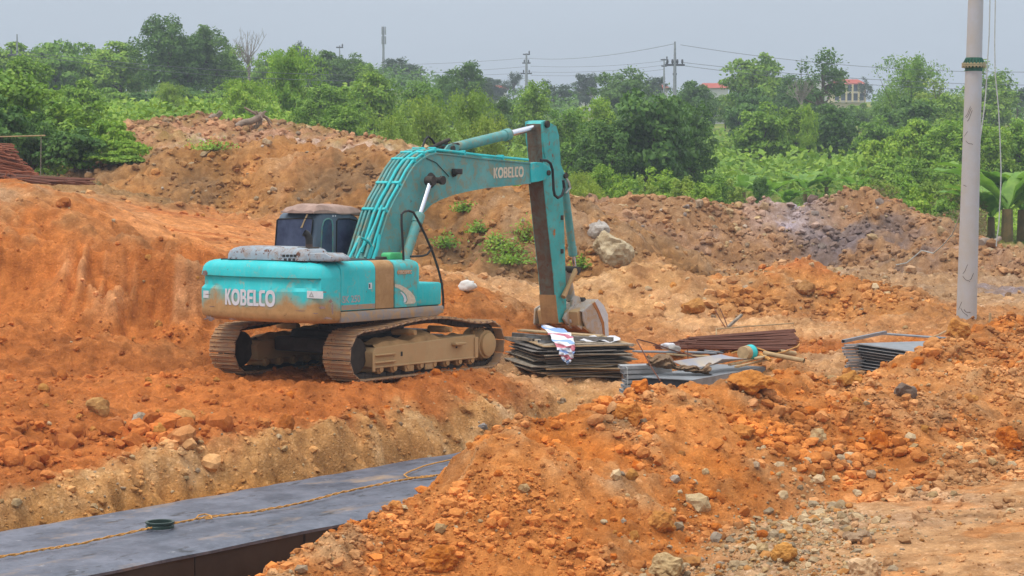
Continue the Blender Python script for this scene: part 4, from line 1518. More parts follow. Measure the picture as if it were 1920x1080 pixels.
dense = []
op = po[:len(outer)]
for a_, b_ in zip(op[:-1], op[1:]):
    for k in range(4):
        dense.append((a_[0] + (b_[0] - a_[0]) * k / 4, a_[1] + (b_[1] - a_[1]) * k / 4))
dense.append(op[-1])
nb = len(dense)
for i, (y, off, e0, e1, r_) in enumerate(((-.25, .07, 0, nb, .026), (-.15, .075, 0, 40, .032), (-.02, .07, 1, 37, .032), (.08, .085, 0, 36, .026), (.18, .07, 1, 37, .032), (.26, .075, 0, nb - 2, .026))):
    pts = along(dense[e0:e1], y, off)
    if e1 < nb - 2:
        pts.append(pts[-1] + Vector((.12, 0, -.03)))
    MB().tube(pts, r_, 8).build('hydraulic_pipe', M['teal' if i in (0, 2) else 'boom'], boom, True)
for frac in (9, 17, 25, 30, 36, 42, 48):
    if frac < nb:
        c_ = along(dense, 0, .06)[frac]
        c2 = along(dense, 0, .06)[min(frac + 1, nb - 1)]
        t = (c2 - c_).normalized() if frac < nb - 1 else Vector((1, 0, 0))
        n_ = Vector((-t.z, 0, t.x))
        for y0, y1 in ((-.28, -.1), (.0, .28)):
            mm_ = Matrix(((t.x, 0, n_.x, c_.x), (0, 1, 0, 0), (t.z, 0, n_.z, c_.z), (0, 0, 0, 1)))
            MB().box(-.03, .03, y0, y1, -.05, .06, mm_).build('pipe_clamp', M['teal'], boom, bevel=.01, seg=1)
# crossing pipe and spring by the boom foot
ys = -.36
MB().tube([L3(px, py, ys) for px, py in ((655, 484), (663, 468), (674, 444), (690, 452), (697, 462), (690, 486))], .026, 8).build('hydraulic_pipe', M['teal'], boom, True)
MB().tube([L3(px, py, -.33) for px, py in ((668, 486), (676, 468), (690, 448), (703, 420), (716, 385))], .024, 8).build('hydraulic_pipe', M['teal'], boom, True)
MB().tube([L3(px, py, -.33) for px, py in ((700, 486), (708, 463), (712, 440))], .034, 8).build('hydraulic_pipe', M['teal'], boom, True)
# hoses above the arm cylinder
MB().tube([L3(px, py, .15) for px, py in ((790, 282), (797, 262), (803, 256), (810, 262), (815, 270))], .022, 8).build('hose', M['rubber'], boom, True)
MB().tube([L3(px, py, .05) for px, py in ((786, 287), (805, 279), (825, 269), (842, 262))], .04, 8).build('hose', M['under'], boom, True)
MB().tube([L3(px, py, .18) for px, py in ((780, 290), (800, 280), (820, 274), (838, 268))], .035, 8).build('hose', M['under'], boom, True)
MB().tube([L3(px, py, -.45) for px, py in ((1014, 300.5), (1025, 301), (1032, 306), (1036, 318), (1037, 335), (1038, 355), (1040, 366), (1046, 371), (1054, 366), (1058, 352), (1056, 338))], .03, 8).build('hose', M['rubber'], boom, True)

# ---- arm
AW = .19
right = [(1021, 225.5), (1043, 236), (1048.5, 255), (1051, 300), (1054, 340), (1057, 400), (1059, 460), (1060.5, 519), (1061.5, 565)]
left = [(1058, 606), (1046, 606), (1041, 560), (1037, 510), (1031.5, 462), (1026, 410), (1022, 370), (1019, 342), (1018.5, 300), (1016, 260), (1014.5, 232)]
ap = [L(*q, -AW) for q in right + [(1062, 590), (1061, 600)] + left]
armo = MB().prism(ap, -AW, AW).build('arm', M['arm'], exc)
fl = [L(*q, -AW) for q in left[2:]]
lf = lip(fl, -AW + .012, AW - .012, .006, -1)
lf.build('arm_inner_face', M['arm_face'], armo)
# mud on the lower end
fl2 = [L(*q, -AW) for q in ((1058, 606), (1046, 606), (1042.5, 578), (1040.3, 553))]
lip(fl2, -AW - .012, AW + .012, .02, -1).build('arm_nose', M['mud'], armo)
for y0, y1 in ((-AW - .028, -AW + .004), (AW - .004, AW + .028)):
    e_ = [L(*q, -AW) for q in ((1014.5, 228), (1021, 225.5), (1031, 231), (1029, 262), (1021, 298), (1016, 262))]
    MB().prism(e_, y0, y1).build('arm_ear', M['arm'], armo, bevel=.01, seg=1)
q = L3(1022, 233, -AW)
cyl((q.x, -AW - .08, q.z), (q.x, AW + .08, q.z), .075, 18).build('arm_pin', M['under'], armo, True)
mb = MB()
for py in (408, 471):
    c_ = L3(1054, py, -AW - .006)
    mb.box(c_.x - .05, c_.x + .05, c_.y - .012, c_.y + .01, c_.z - .05, c_.z + .05)
mb.build('arm_bracket', M['under'], armo, bevel=.01)
rust_o = simple('orange_rust', (.42, .17, .05), .9)
for px, py, w, h, s_ in ((1039, 436, .05, .11, 1), (1029, 266, .05, .1, 2), (1036, 292, .03, .06, 3)):
    blotch(px, py, w, h, 70 + s_, armo, -AW, rust_o if s_ == 1 else scar)

# ---- cylinders
def cylinder(name, a_, b_, frac, r_, parent=exc, mat='boom', rr=.5, band=True):
    a_, b_ = Vector(a_), Vector(b_)
    m_ = a_.lerp(b_, frac)
    d_ = (b_ - a_).normalized()
    base = MB().tube([a_, m_], r_, 20)
    if band:
        base.tube([m_ - d_ * .20, m_ - d_ * .02, m_], [r_ * 1.16, r_ * 1.16, r_ * .95], 20)
    o = base.build(name, M[mat], parent, True)
    cyl(m_, b_, r_ * rr, 18).build('cylinder_rod', M['chrome'], o, True)
    yv = Vector((0, 1, 0))
    e = MB()
    for p in (a_, b_):
        e.tube([p - yv * r_ * .9, p + yv * r_ * .9], r_ * .95, 16)
    e.build('cylinder_eye', M['under'], o, True)
    return o


yc_ = -BW - .2
cylinder('boom_cylinder', L3(757, 494, yc_), L3(807, 339, yc_), .60, .095)
a_, b_ = L3(757, 494, yc_), L3(807, 339, yc_)
o = cylinder('boom_cylinder', (a_.x, -yc_, a_.z), (b_.x, -yc_, b_.z), .60, .095)
aa, ab = L3(851, 277, 0), L3(1020, 235, 0)
cylinder('arm_cylinder', aa, ab, .60, .105, rr=.62)
br_ = [L(*q, -.12) for q in ((826, 288), (838, 272), (846, 269), (856, 272), (858, 284), (862, 292))]
for y0, y1 in ((-.16, -.12), (.12, .16)):
    MB().prism(br_, y0, y1).build('cylinder_bracket', M['boom'], boom)
q = L3(851, 279, -.2)
cyl((q.x, -.2, q.z), (q.x, .2, q.z), .06, 16).build('bracket_pin', M['under'], boom, True)
# bucket cylinder on the far side of the arm
ka, kb = L3(1059, 330, 0), L3(1071, 508, 0)
bc = cylinder('bucket_cylinder', L3(1056, 330, 0), L3(1078, 508, 0), .84, .085)
MB().prism([L(*q, -.1) for q in ((1048, 300), (1056, 318), (1062, 332), (1060, 345), (1052, 350))], -.1, .1).build('bucket_cylinder_bracket', M['arm'], armo, bevel=.01)
cyl(L3(1062, 330, -.15), L3(1062, 330, -.15) + Vector((0, .3, 0)), .05, 14).build('bracket_pin', M['under'], armo, True)
for k in range(4):
    pts = [L3(1062 + random.uniform(-1, 1), 334, -.12 + k * .05), L3(1066 + random.uniform(-2, 3), 342, -.14 + k * .05), L3(1067 + random.uniform(-4, 5), 352, -.12 + k * .05), L3(1061, 362, -.1 + k * .05)]
    MB().tube(pts, .018, 6).build('hose', M['under'] if k % 2 else M['cable'], armo, True)
# linkage
kx = L3(1081, 506, -.26)
for y in (-.27, .27):
    a_ = L3(1056, 557, -.27); a_.y = y
    b_ = L3(1080, 506, -.27); b_.y = y
    MB().tube([a_, a_.lerp(b_, .5), b_], [.06, .045, .06], 10).build('rocker_link', M['frame_mud'], exc, True)
cyl((kx.x, -.33, kx.z), (kx.x, .33, kx.z), .075, 16).build('link_pin', M['under'], exc, True)
be = L3(1081, 562, -.14)
MB().tube([(kx.x, 0, kx.z), (be.x, 0, be.z)], [.09, .1], 12).build('bucket_link', M['bucket'], exc, True)

# ---- bucket
BKW = .60
pin = L3(1066, 600, -.24)
px_, pz_ = pin.x, pin.z
sidep = [L(*q, -BKW) for q in ((1093, 584), (1107, 571), (1120, 561), (1131, 572), (1139, 590), (1141, 615), (1141, 640), (1127, 640), (1112, 630), (1100, 618), (1094, 600))]
bk = MB()
for y0, y1 in ((-BKW, -BKW + .035), (BKW - .035, BKW)):
    bk.prism(sidep, y0, y1)
back = sidep[:7]
wp = [L(*q, -BKW) for q in ((1120, 561), (1131, 572), (1139, 590), (1141, 640), (1135, 640), (1132, 604), (1123, 582), (1115, 566))]
bk_rows = []
for x, z in back:
    bk_rows.append((x, z))
th = .03
sh = MB()
cx_, cz_ = np.mean([p[0] for p in sidep]), np.mean([p[1] for p in sidep])
ins = [(x + (cx_ - x) * .08, z + (cz_ - z) * .08) for x, z in back]
ring_ = back + ins[::-1]
sh.prism(ring_, -BKW + .03, BKW - .03)
# top plate carrying the ears, running from the back of the shell to the pin
tp = [(back[0][0], back[0][1]), (back[1][0], back[1][1]), (px_ + .02, pz_ + .22), (px_ - .06, pz_ + .05), (px_ + .05, pz_ - .12), (sidep[-1][0], sidep[-1][1])]
bo = MB()
bo.v, bo.f = list(bk.v), list(bk.f)
bo.add(sh.v, sh.f)
bucket = bo.build('bucket', M['bucket'], exc, bevel=.008, seg=1)
for y0, y1 in ((-.30, -.23), (.23, .30)):
    pe = [L(*q, -.27) for q in ((1061, 606), (1056, 598), (1060, 588), (1071, 575), (1072, 562), (1077, 554), (1085, 556), (1088, 565), (1086, 577), (1100, 574), (1108, 568), (1104, 596), (1088, 613), (1070, 613))]
    MB().prism(pe, y0, y1).build('bucket_ear', M['bucket'], bucket, bevel=.015)
cyl((px_ + .02, -.34, pz_), (px_ + .02, .34, pz_), .075, 16).build('bucket_pin', M['sticker'], bucket, True)
cyl((be.x, -.34, be.z), (be.x, .34, be.z), .06, 14).build('bucket_pin', M['under'], bucket, True)
pl = [L(*q, -BKW) for q in ((1093, 583), (1112, 565))]
tq = [(px_ + .08, pz_ + .20), (px_ + .45, pz_ + .30), (px_ + .85, pz_ + .22), (px_ + .83, pz_ + .17), (px_ + .45, pz_ + .24), (px_ + .1, pz_ + .14)]
MB().prism(tq, -BKW + .06, BKW - .04).build('bucket_top', M['bucket'], bucket, bevel=.01)
MB().prism(wp, -BKW - .012, -BKW + .002).build('wear_plate', M['sticker'], bucket)
rb_ = [L(*q, -BKW) for q in ((1115, 566), (1123, 582), (1132, 604), (1135, 640), (1132, 640), (1128, 608), (1119, 584), (1111, 570))]
MB().prism(rb_, -BKW - .008, -BKW + .002).build('rust_band', rust_o, bucket)
MB().prism([L(*q, -.3) for q in ((1066, 584), (1088, 572), (1118, 576), (1118, 612), (1088, 616), (1070, 612))], -BKW + .09, BKW - .09).build('bucket_neck', M['frame_mud'], bucket, bevel=.03)
# lip and teeth, pointing back under the machine
lz = [(px_ + .05, pz_ - .12), (px_ + .55, pz_ - .36), (px_ + .56, pz_ - .40), (px_ + .04, pz_ - .16)]
MB().prism(lz, -BKW, BKW).build('bucket_floor', M['mud'], bucket)
for y in np.linspace(-BKW + .1, BKW - .1, 5):
    MB().prism([(px_ + .08, pz_ - .12), (px_ - .16, pz_ - .10), (px_ + .05, pz_ - .2)], y - .05, y + .05).build('bucket_tooth', M['bucket'], bucket)
# far side cutter seen left of the arm
MB().prism([(px_ - .05, pz_ + .22), (px_ + .2, pz_ + .3), (px_ + .3, pz_ - .3), (px_ - .1, pz_ - .25)], BKW - .03, BKW + .01).build('side_cutter', M['bucket'], bucket, bevel=.01)

# guard rail with mirror arm at the front right corner
yr = -HW + .12
mb = MB().tube([L3(px, py, yr) for px, py in ((757, 500), (756, 470), (753, 420), (753, 402), (757, 397), (766, 395), (775, 398), (783, 412), (797, 440), (812, 475), (822, 505), (828, 530), (831, 556), (831, 580))], .022, 8)
mb.tube([L3(px, py, yr) for px, py in ((770, 481), (792, 480), (801, 477), (808, 468))], .02, 8)
mb.build('hand_rail', M['dark'], exc, True)

# ================================================================== MATERIAL STACKS
g = np.random.default_rng(21)


def frame_at(p, dirx):
    """matrix with its x along dirx (flattened), z up, at p"""
    x = Vector((dirx[0], dirx[1], 0)).normalized()
    y = Vector((-x.y, x.x, 0))
    return Matrix(((x.x, y.x, 0, p[0]), (x.y, y.y, 0, p[1]), (0, 0, 1, p[2]), (0, 0, 0, 1)))


# weathered formwork sheets beside the bucket: corner nearest the camera at px 1013
cn = P(1016, 700, 39.6)
SH_H = .75
zb_ = tz1(cn.x + .3, cn.y + .6) - .05
ex = Vector((1.6, .42, 0)).normalized()
ORD = 'first second third fourth fifth sixth seventh eighth ninth tenth eleventh twelfth thirteenth fourteenth'.split()


def ordinal(k, n_):
    return ORD[k] + ' from the bottom' if k < n_ / 2 else ORD[n_ - 1 - k] + ' from the top'


lab = {0: 'lowest plywood sheet of the stack below the digger bucket', 25: 'uppermost weathered plywood sheet of the stack beside the bucket'}
NPLY = 26
top_t = P(1013, 648, 39.6).z
stepz = (top_t - zb_) / NPLY
for k in range(NPLY):
    z = zb_ + (k + .5) * stepz
    wl_, dl = 1.72 + g.uniform(-.12, .14), 2.25 + g.uniform(-.15, .15)
    th = stepz * g.uniform(.45, .75)
    warp = g.uniform(-.03, .04)
    rows_t, rows_b = [], []
    for i in range(7):
        r_t, r_b = [], []
        for j in range(5):
            u, v_ = i / 6, j / 4
            zz = warp * (4 * (u - .5) ** 2) + .012 * math.sin(5 * u + 3 * v_ + k)
            r_t.append((u * wl_, v_ * dl, zz + th / 2)); r_b.append((u * wl_, v_ * dl, zz - th / 2))
        rows_t.append(r_t); rows_b.append(r_b)
    mb = MB().grid(rows_t).grid(rows_b)
    ed = [(0, j) for j in range(5)] + [(i, 4) for i in range(1, 7)] + [(6, j) for j in range(3, -1, -1)] + [(i, 0) for i in range(5, 0, -1)]
    mb.add([rows_t[i][j] for i, j in ed] + [rows_b[i][j] for i, j in ed], [(i, (i + 1) % len(ed), (i + 1) % len(ed) + len(ed), i + len(ed)) for i in range(len(ed))])
    mat = ('ply_tan' if k in (1, 2, 4, 5, 7, 9, 24) else 'ply_dark' if g.uniform() < .55 else 'ply_grey')
    low_ = 'lower' if k < 13 else 'upper'
    o = mb.build('plywood_sheet', M[mat], None, label=lab.get(k, 'worn plywood sheet, %s of the stack by the bucket' % ordinal(k, NPLY)), cat='plywood sheet', group='plywood sheets in the %s half of the stack' % low_)
    o.matrix_world = frame_at((cn.x + g.uniform(-.2, .12), cn.y + g.uniform(-.12, .18), z), ex) @ Matrix.Rotation(R(g.uniform(-4, 4)), 4, 'Z')
ztopp = top_t
# timbers, tubes and a plank lying on the stack
def bar(name, p, q, w, h, mat, label, cat, group=None, hollow=False, mesh=None):
    p, q = Vector(p), Vector(q)
    d_ = (q - p)
    l_ = d_.length
    rot = d_.to_track_quat('X', 'Z').to_matrix().to_4x4()
    if hollow:
        t = .006
        mb = MB()
        for y0, y1, z0, z1 in ((-w / 2, w / 2, h / 2 - t, h / 2), (-w / 2, w / 2, -h / 2, -h / 2 + t), (-w / 2, -w / 2 + t, -h / 2 + t, h / 2 - t), (w / 2 - t, w / 2, -h / 2 + t, h / 2 - t)):
            mb.box(0, l_, y0, y1, z0, z1)
        o = mb.build(name, M[mat], None, label=label, cat=cat, group=group)
    else:
        o = MB().box(0, l_, -w / 2, w / 2, -h / 2, h / 2).build(name, M[mat], None, bevel=.004, seg=1, label=label, cat=cat, group=group)
    o.matrix_world = Matrix.Translation(p) @ rot
    return o


bar('timber_beam', P(1075, 642, 40.3), P(1188, 647, 40.0), .09, .055, 'ply_grey', 'grey timber beam with dark end on top of the plywood stack', 'beam')
bar('plank', P(975, 619, 41.8), P(1128, 630, 41.0), .28, .03, 'timber', 'pale tan plank laid highest on the plywood stack below the bucket', 'plank')
bar('square_tube', P(988, 631, 40.6), P(1090, 640, 41.6), .05, .05, 'galv', 'left hollow square steel tube on the plywood stack', 'steel tube', hollow=True)
bar('square_tube', P(1010, 640, 40.0), P(1100, 645, 41.0), .05, .05, 'galv', 'hollow square steel tube beside the striped sheet on the stack', 'steel tube', hollow=True)
bar('square_tube', P(938, 633, 41.6), P(1000, 637, 40.6), .06, .06, 'ply_grey', 'grey tube at the left end of the plywood stack', 'steel tube', hollow=True)
bar('timber_batten', P(1015, 633, 40.8), P(1150, 637, 40.5), .08, .1, 'ply_dark', 'dark batten beneath the tan plank on the plywood stack', 'batten')
bar('timber_batten', P(960, 628, 41.4), P(1100, 640, 41.2), .1, .1, 'ply_dark', 'dark batten at the back of the plywood stack', 'batten')

# striped woven sheet draped over the near edge
cs = [((1013, 612, 41.0), (1050, 617, 41.0)), ((1018, 617, 40.8), (1061, 621, 40.8)), ((1026, 625, 40.5), (1070, 629, 40.3)), ((1033, 633, 40.1), (1075, 634, 39.9)), ((1040, 643, 39.6), (1077, 643, 39.45)), ((1045, 655, 39.42), (1078, 655, 39.4)), ((1049, 664, 39.38), (1076, 665, 39.38)), ((1054, 673, 39.36), (1071, 676, 39.36)), ((1060, 680, 39.34), (1065, 682, 39.34))]
V, colr, rows = [], [], []
nr, nc = 45, 15
ctrl = [(P(*a_), P(*b_)) for a_, b_ in cs]
for i in range(nr):
    h = i / (nr - 1) * (len(cs) - 1)
    i0 = min(int(h), len(cs) - 2); f_ = h - i0
    a_, b_ = ctrl[i0][0].lerp(ctrl[i0 + 1][0], f_), ctrl[i0][1].lerp(ctrl[i0 + 1][1], f_)
    for j in range(nc):
        u = j / (nc - 1)
        p = a_.lerp(b_, u)
        w_ = .04 * math.sin(i * .75 + 3 * u) + .02 * math.sin(i * 2.3 - 9 * u) + .03 * math.sin(u * 11 + i * .3) + .015 * math.sin(i * 1.9 + u * 7)
        V.append((p.x + .01 * math.sin(i * 1.3), p.y - abs(w_) - .03, p.z + .018 * math.sin(i * .9 + u * 5) + (.03 if i < 16 else 0)))
        s_ = i / (nr - 1) + (u - .5) * -.06 + .012 * math.sin(u * 9 + i)
        colr.append((min(max(s_, 0), 1),) * 3 + (1,))
idx_ = np.arange(nr * nc).reshape(nr, nc)
me = npmesh('striped_sheet', V, np.stack([idx_[:-1, :-1], idx_[:-1, 1:], idx_[1:, 1:], idx_[1:, :-1]], -1).reshape(-1, 4), M['stripe'], True)
vcol(me, 'stripe', colr)
link('striped_sheet', me, label='crumpled white, blue and red striped woven sheet hanging over the plywood stack', cat='sheet')
# rest of a sheet bunched behind
rows = []
for i in range(9):
    rows.append([P(1085 + 78 * i / 8, 631 + 9 * j / 4 + 3 * math.sin(i * 1.7 + j), 40.9 - .12 * j) for j in range(5)])
MB().grid(rows).build('crumpled_sheet', M['white'], None, True, label='crumpled pale plastic sheet bunched under the tan plank near the bucket', cat='sheet')


# ---- steel formwork panels: skin sheet on a frame of channels
def panel_mesh(lx, ly, h, name):
    mb = MB()
    t = .008
    mb.box(0, lx, 0, ly, h - t, h)
    return mb


def panel(name, mtx, lx, ly, h, label, group, rails=(), ends='x'):
    """a formwork panel: skin, an edge channel on each long side and hollow ribs that show their open ends"""
    o = MB().box(0, lx, 0, ly, h - .006, h).build(name, M['galv'], None, label=label, cat='formwork panel', group=group)
    o.matrix_world = mtx
    w = .045
    rib_me = RIBS.get((round(lx, 2), h))
    if rib_me is None:
        t = .004
        mb = MB()
        hh = h - .010
        for y0, y1, z0, z1 in ((0, w, hh - t, hh), (0, w, .004, .004 + t), (0, t, .004 + t, hh - t), (w - t, w, .004 + t, hh - t)):
            mb.box(0, lx, y0, y1, z0, z1)
        rib_me = RIBS[(round(lx, 2), h)] = mb.mesh('rib', M['galv'])
    for y in np.linspace(.01, ly - w - .01, 6):
        r_ = link('rib', rib_me, o); r_.location = (-.10 if rails else 0, y, 0)
    e = MB().box(.02, .03, .0, ly, .004, h - .012).build('edge_web', M['galv_dark'], o)
    return o


RIBS = {}
# stack of panels at the centre: nearest corner at px 1300
B0 = P(1300, 722, 36.6); A0 = P(1197, 700, 38.3); C0 = P(1428, 686, 39.0)
da = Vector((1.05, 0, 0)); dc = (C0 - B0)
zz0 = tz1(B0.x, B0.y + .3) - .05
ztp = P(1300, 712, 36.6).z
nlay = 5
hst = max((ztp - zz0) / nlay, .07)
for k in range(nlay):
    # x runs along the dark long side towards the left rear, ribs open there
    mx = frame_at((B0.x + g.uniform(-.02, .02), B0.y + g.uniform(-.02, .02), ztp - (nlay - k) * hst), dc)
    lab_ = {nlay - 1: 'top steel formwork panel of the middle stack under the brown cloth', 0: 'bottom steel formwork panel of the middle stack'}.get(k, 'blue-grey steel formwork panel, ' + ordinal(k, nlay) + ' of the middle stack')
    o = MB().box(0, dc.length + .2, 0, da.length, hst - .018, hst - .004)
    po_ = o.build('formwork_panel', M['galv'], None, label=lab_, cat='formwork panel', group='steel formwork panels in the middle stack')
    po_.matrix_world = mx
    fm = MB().box(0, dc.length + .2, .0, .012, 0, hst - .02).box(0, dc.length + .2, .012, .05, 0, .006).box(0, dc.length + .2, .012, .05, hst - .03, hst - .02)
    fm.build('edge_rail', M['galv'], po_)
    fm = MB()
    for x in np.linspace(.05, dc.length, 4):
        fm.box(x, x + .006, .05, da.length - .02, .004, hst - .02)
    fm.build('cross_rib', M['galv_dark'], po_)
    MB().box(-.0, .05, .05, da.length, .0, .007).build('end_flange', M['galv'], po_)
# bundle of square hollow sections with their open ends to the camera, left of the stack
q0 = P(1166, 735, 37.75)
for k in range(6):
    off = (.0, .03, .05, .07, .02, -.02)[k]
    z = P(1168, 734 - k * 9.0, 37.75).z
    p = Vector((q0.x + off, q0.y, z)); q = p + Vector((.9, .32, 0))
    lab_ = 'front square steel section, ' + ordinal(k, 6) + ' of the small stack at the trench end'
    bar('square_section', p, q, .085, .058, 'galv_light', lab_, 'steel section', 'square steel sections stacked at the trench end', True)
    for dx in (.12, .24):
        bar('square_section', p + Vector((-dx * .1, dx, 0)), q + Vector((-dx * .1, dx, 0)), .085, .058, 'galv_light', ('middle' if dx < .2 else 'back') + ' square steel section, ' + ordinal(k, 6) + ' of the small stack at the trench end', 'steel section', 'square steel sections stacked at the trench end', True)
MB().tube([P(1176, 738, 37.6), P(1177, 712, 37.62), P(1176, 690, 37.66), P(1171, 686, 37.8)], .008, 5).build('binding_wire', M['cable'], None, True, label='thin binding wire round the square steel sections', cat='wire')

# curved sheet lying on the middle stack
rows = []
for i in range(16):
    u = i / 15
    sag = 4 * u * (1 - u)
    a_ = P(1262 + 92 * u, 677 + 12.5 * sag - .5 * u - 3.5 * u * u, 37.4 + .5 * u)
    b_ = P(1352 + 55 * u, 664 + 2 * sag + 8 * u, 38.8 + .2 * u)
    rows.append([a_.lerp(b_, j / 6) for j in range(7)])
mb = MB().grid(rows).grid([[p + Vector((0, 0, -.012)) for p in r_] for r_ in rows])
for r_ in (rows[0], rows[-1], [r[0] for r in rows], [r[-1] for r in rows]):
    mb.grid([r_, [p + Vector((0, 0, -.012)) for p in r_]])
mb.build('curved_sheet', M['sheet'], None, True, label='curved blue-grey metal sheet resting on the brown cloth and middle stack', cat='metal sheet')
# brown cloth heaped under the sheet
rows = []
for i in range(34):
    u = i / 33
    px = 1214 + 118 * u
    top = 664 + 22 * sstep(.2, .62, u) + 4 * math.sin(u * 17) + 3 * math.sin(u * 31)
    bot = 686 + 17 * u
    r_ = []
    for j in range(14):
        v_ = j / 13
        a_ = v_ * math.pi
        yy = 37.6 - .35 * math.sin(a_) + .25 * (1 - v_)
        r_.append(P(px + 3 * math.sin(j * 1.1 + i * .4), top + (bot - top) * (1 - math.cos(a_)) / 2 + .9 * math.sin(i * 1.3 + j), yy + .05 * math.sin(i * .9 + j * 1.7)))
    rows.append(r_)
MB().grid(rows).build('brown_cloth', M['rag'], None, True, label='heap of crumpled brown cloth on the middle formwork stack', cat='cloth')
# pail
a_, b_ = P(1393, 662, 38.9), P(1418, 660, 39.3)
d_ = (b_ - a_).normalized()
mb = MB().tube([a_, a_ + d_ * .3], [.125, .15], 24, caps=False)
mb.tube([a_, a_ + d_ * .004], [.125, .125], 24)
pail = mb.build('paint_pail', M['timber'], None, True, label='tan pail with a teal band lying on its side by the yellow poles', cat='pail')
MB().tube([a_ + d_ * .14, a_ + d_ * .29], [.139, .152], 24, caps=False).build('pail_band', M['teal'], pail, True)
MB().tube([a_ + d_ * .29, a_ + d_ * .31], [.158, .158], 24, caps=False).build('pail_rim', M['ring'], pail, True)
# poles
def pole_pipe(p, q, r_, lab_):
    mb = MB().tube([p, q], r_, 12, caps=False).tube([p, q], r_ * .82, 12, caps=False)
    mb.build('bamboo_pole', M['timber'], None, True, label=lab_, cat='pole')
pole_pipe(P(1432, 662, 39.4), P(1508, 676.5, 38.9), .045, 'longer tan bamboo pole lying right of the pail')
pole_pipe(P(1462, 660, 40), P(1491, 663, 40.2), .05, 'short tan pipe lying behind the longer bamboo pole')
bar('plank', P(1420, 672, 38.6), P(1440, 664, 39.8), .12, .03, 'timber', 'short tan board beside the paint pail', 'plank')
for i, (a_, b_) in enumerate((((1368, 684), (1436, 668)), ((1380, 688), (1442, 673)))):
    bar('timber_batten', P(*a_, 38.2), P(*b_, 39.6), .07, .035, 'timber', ('upper' if i == 0 else 'lower') + ' pale batten on the right end of the middle stack', 'batten')
for i, (x0, y0, x1, y1, Ya, Yb, mt) in enumerate(((1191, 659, 1262, 660, 39.6, 40, 'galv'), (1288, 660, 1340, 662, 39.8, 40, 'galv'), (1255, 664, 1320, 670, 39, 39.4, 'timber'), (1296, 667, 1330, 668, 39.2, 39.4, 'timber'), (1325, 658, 1352, 661, 40.1, 40.2, 'galv'))):
    bar('board', P(x0, y0, Ya), P(x1, y1, Yb), .22, .03, mt, ['long pale board lying flat left of the rust bars', 'pale board beyond the curved sheet', 'tan board behind the brown cloth', 'short tan offcut behind the curved sheet', 'short pale offcut beside the rust bars'][i], 'board')
# bent rod standing over the middle stack
MB().tube([P(1238, 714, 36.9), P(1222, 690, 37.2), P(1206, 660, 37.4), P(1193.5, 637.5, 37.6), P(1197, 636.5, 37.7), P(1222, 643, 38.2), P(1262, 657, 38.6), P(1318, 673, 38.8)], .012, 6).build('bent_rod', M['rusty'], None, True, label='bent rusty steel rod standing like a tent over the middle stack', cat='rod')
MB().tube([P(1290, 672, 39), P(1289, 655, 39.05)], .01, 5).build('upright_rod', M['rusty'], None, True, label='short upright rod behind the brown cloth', cat='rod')
def rope_air(pix, r_=.014):
    return MB().tube([P(*q) for q in pix], r_, 6)
rope_air([(1372, 662, 39.4), (1385, 658, 39.6), (1400, 654, 39.8), (1418, 652, 39.7), (1430, 656, 39.5), (1440, 660, 39.4), (1455, 663, 39.4), (1470, 660, 39.8), (1482, 655, 40.2), (1495, 650, 40.6), (1499, 645, 41)]).build('yellow_hose', M['rope'], None, True, label='thin yellow hose looping behind the paint pail', cat='hose')
rope_air([(1425, 664, 39.2), (1432, 670, 39.1), (1440, 672, 39.0), (1444, 676, 38.9)], .035).build('yellow_strap', M['rope'], None, True, label='thick yellow strap hanging right of the paint pail', cat='strap')
for nm, pts, lab_ in (('stick', ((1364, 614, 45), (1391, 590, 45.2)), 'grey stick leaning above the rust bars'),):
    bar(nm, P(*pts[0]), P(*pts[1]), .07, .05, 'ply_grey', lab_, 'stick')
MB().tube([P(1360, 614, 44.6), P(1350, 598, 44.7), P(1340, 580, 44.8)], .011, 5).build('thin_rod', M['rusty'], None, True, label='thin rod sticking up left of the grey stick', cat='rod')
MB().tube([P(1364, 612, 44.6), P(1358, 596, 44.7), P(1350, 578, 44.8)], .011, 5).build('thin_rod', M['rusty'], None, True, label='thin rod sticking up nearest the grey stick', cat='rod')
# white rag and orange stone near the rust bars
def blob(name, c_, s, mat, seed, label, cat, sub=3):
    V_ = rock_verts(sub, np.random.default_rng(seed), 9, .12, np.array(s)) + np.array(c_)
    return link(name, npmesh(name, V_, ICO[sub][1], M[mat] if isinstance(mat, str) else mat, True), label=label, cat=cat)


q = P(1253, 650, 40.4); blob('plaster_lump', q, (.16, .1, .08), 'white', 3, 'pale crumpled lump left of the rust bars', 'lump')
q = P(1264, 655, 40.0); blob('plaster_lump', q, (.12, .1, .09), 'conc2', 4, 'grey lump at the left tip of the rust bars', 'lump')

# rust bars: a fan of reinforcing bars
rb = empty('rebar_bundle', tuple(P(1400, 640, 44)), label='fan of rusty reinforcing bars lying behind the paint pail', cat='rebar')
bar_me = MB().tube([(0, 0, 0), (1, 0, 0)], 1, 6).mesh('steel_bar', M['rusty'], True)
inv = Matrix.Translation(rb.location).inverted()
for k in range(150):
    u = g.uniform(); v_ = g.uniform()
    p = P(1228 + 85 * u + g.uniform(-8, 8), 652 - 22 * u * v_ + g.uniform(-4, 3), 42.6 + 1.2 * v_)
    q = P(1470 + 22 * g.uniform() + 8 * (1 - abs(2 * v_ - 1)), 618 + 38 * (1 - v_) + g.uniform(-3, 3), 43.4 + 1.6 * v_)
    d_ = q - p
    o = link('steel_bar', bar_me, rb)
    rr = g.uniform(.010, .017)
    o.matrix_local = inv @ Matrix.Translation(p) @ d_.to_track_quat('X', 'Z').to_matrix().to_4x4() @ Matrix.Diagonal((d_.length, rr, rr, 1))
MB().prism([(-1.2, -.36), (.75, -.36), (.65, -.02), (0, -.08), (-.9, -.28)], -.2, .2).build('bar_core', M['rusty'], rb)
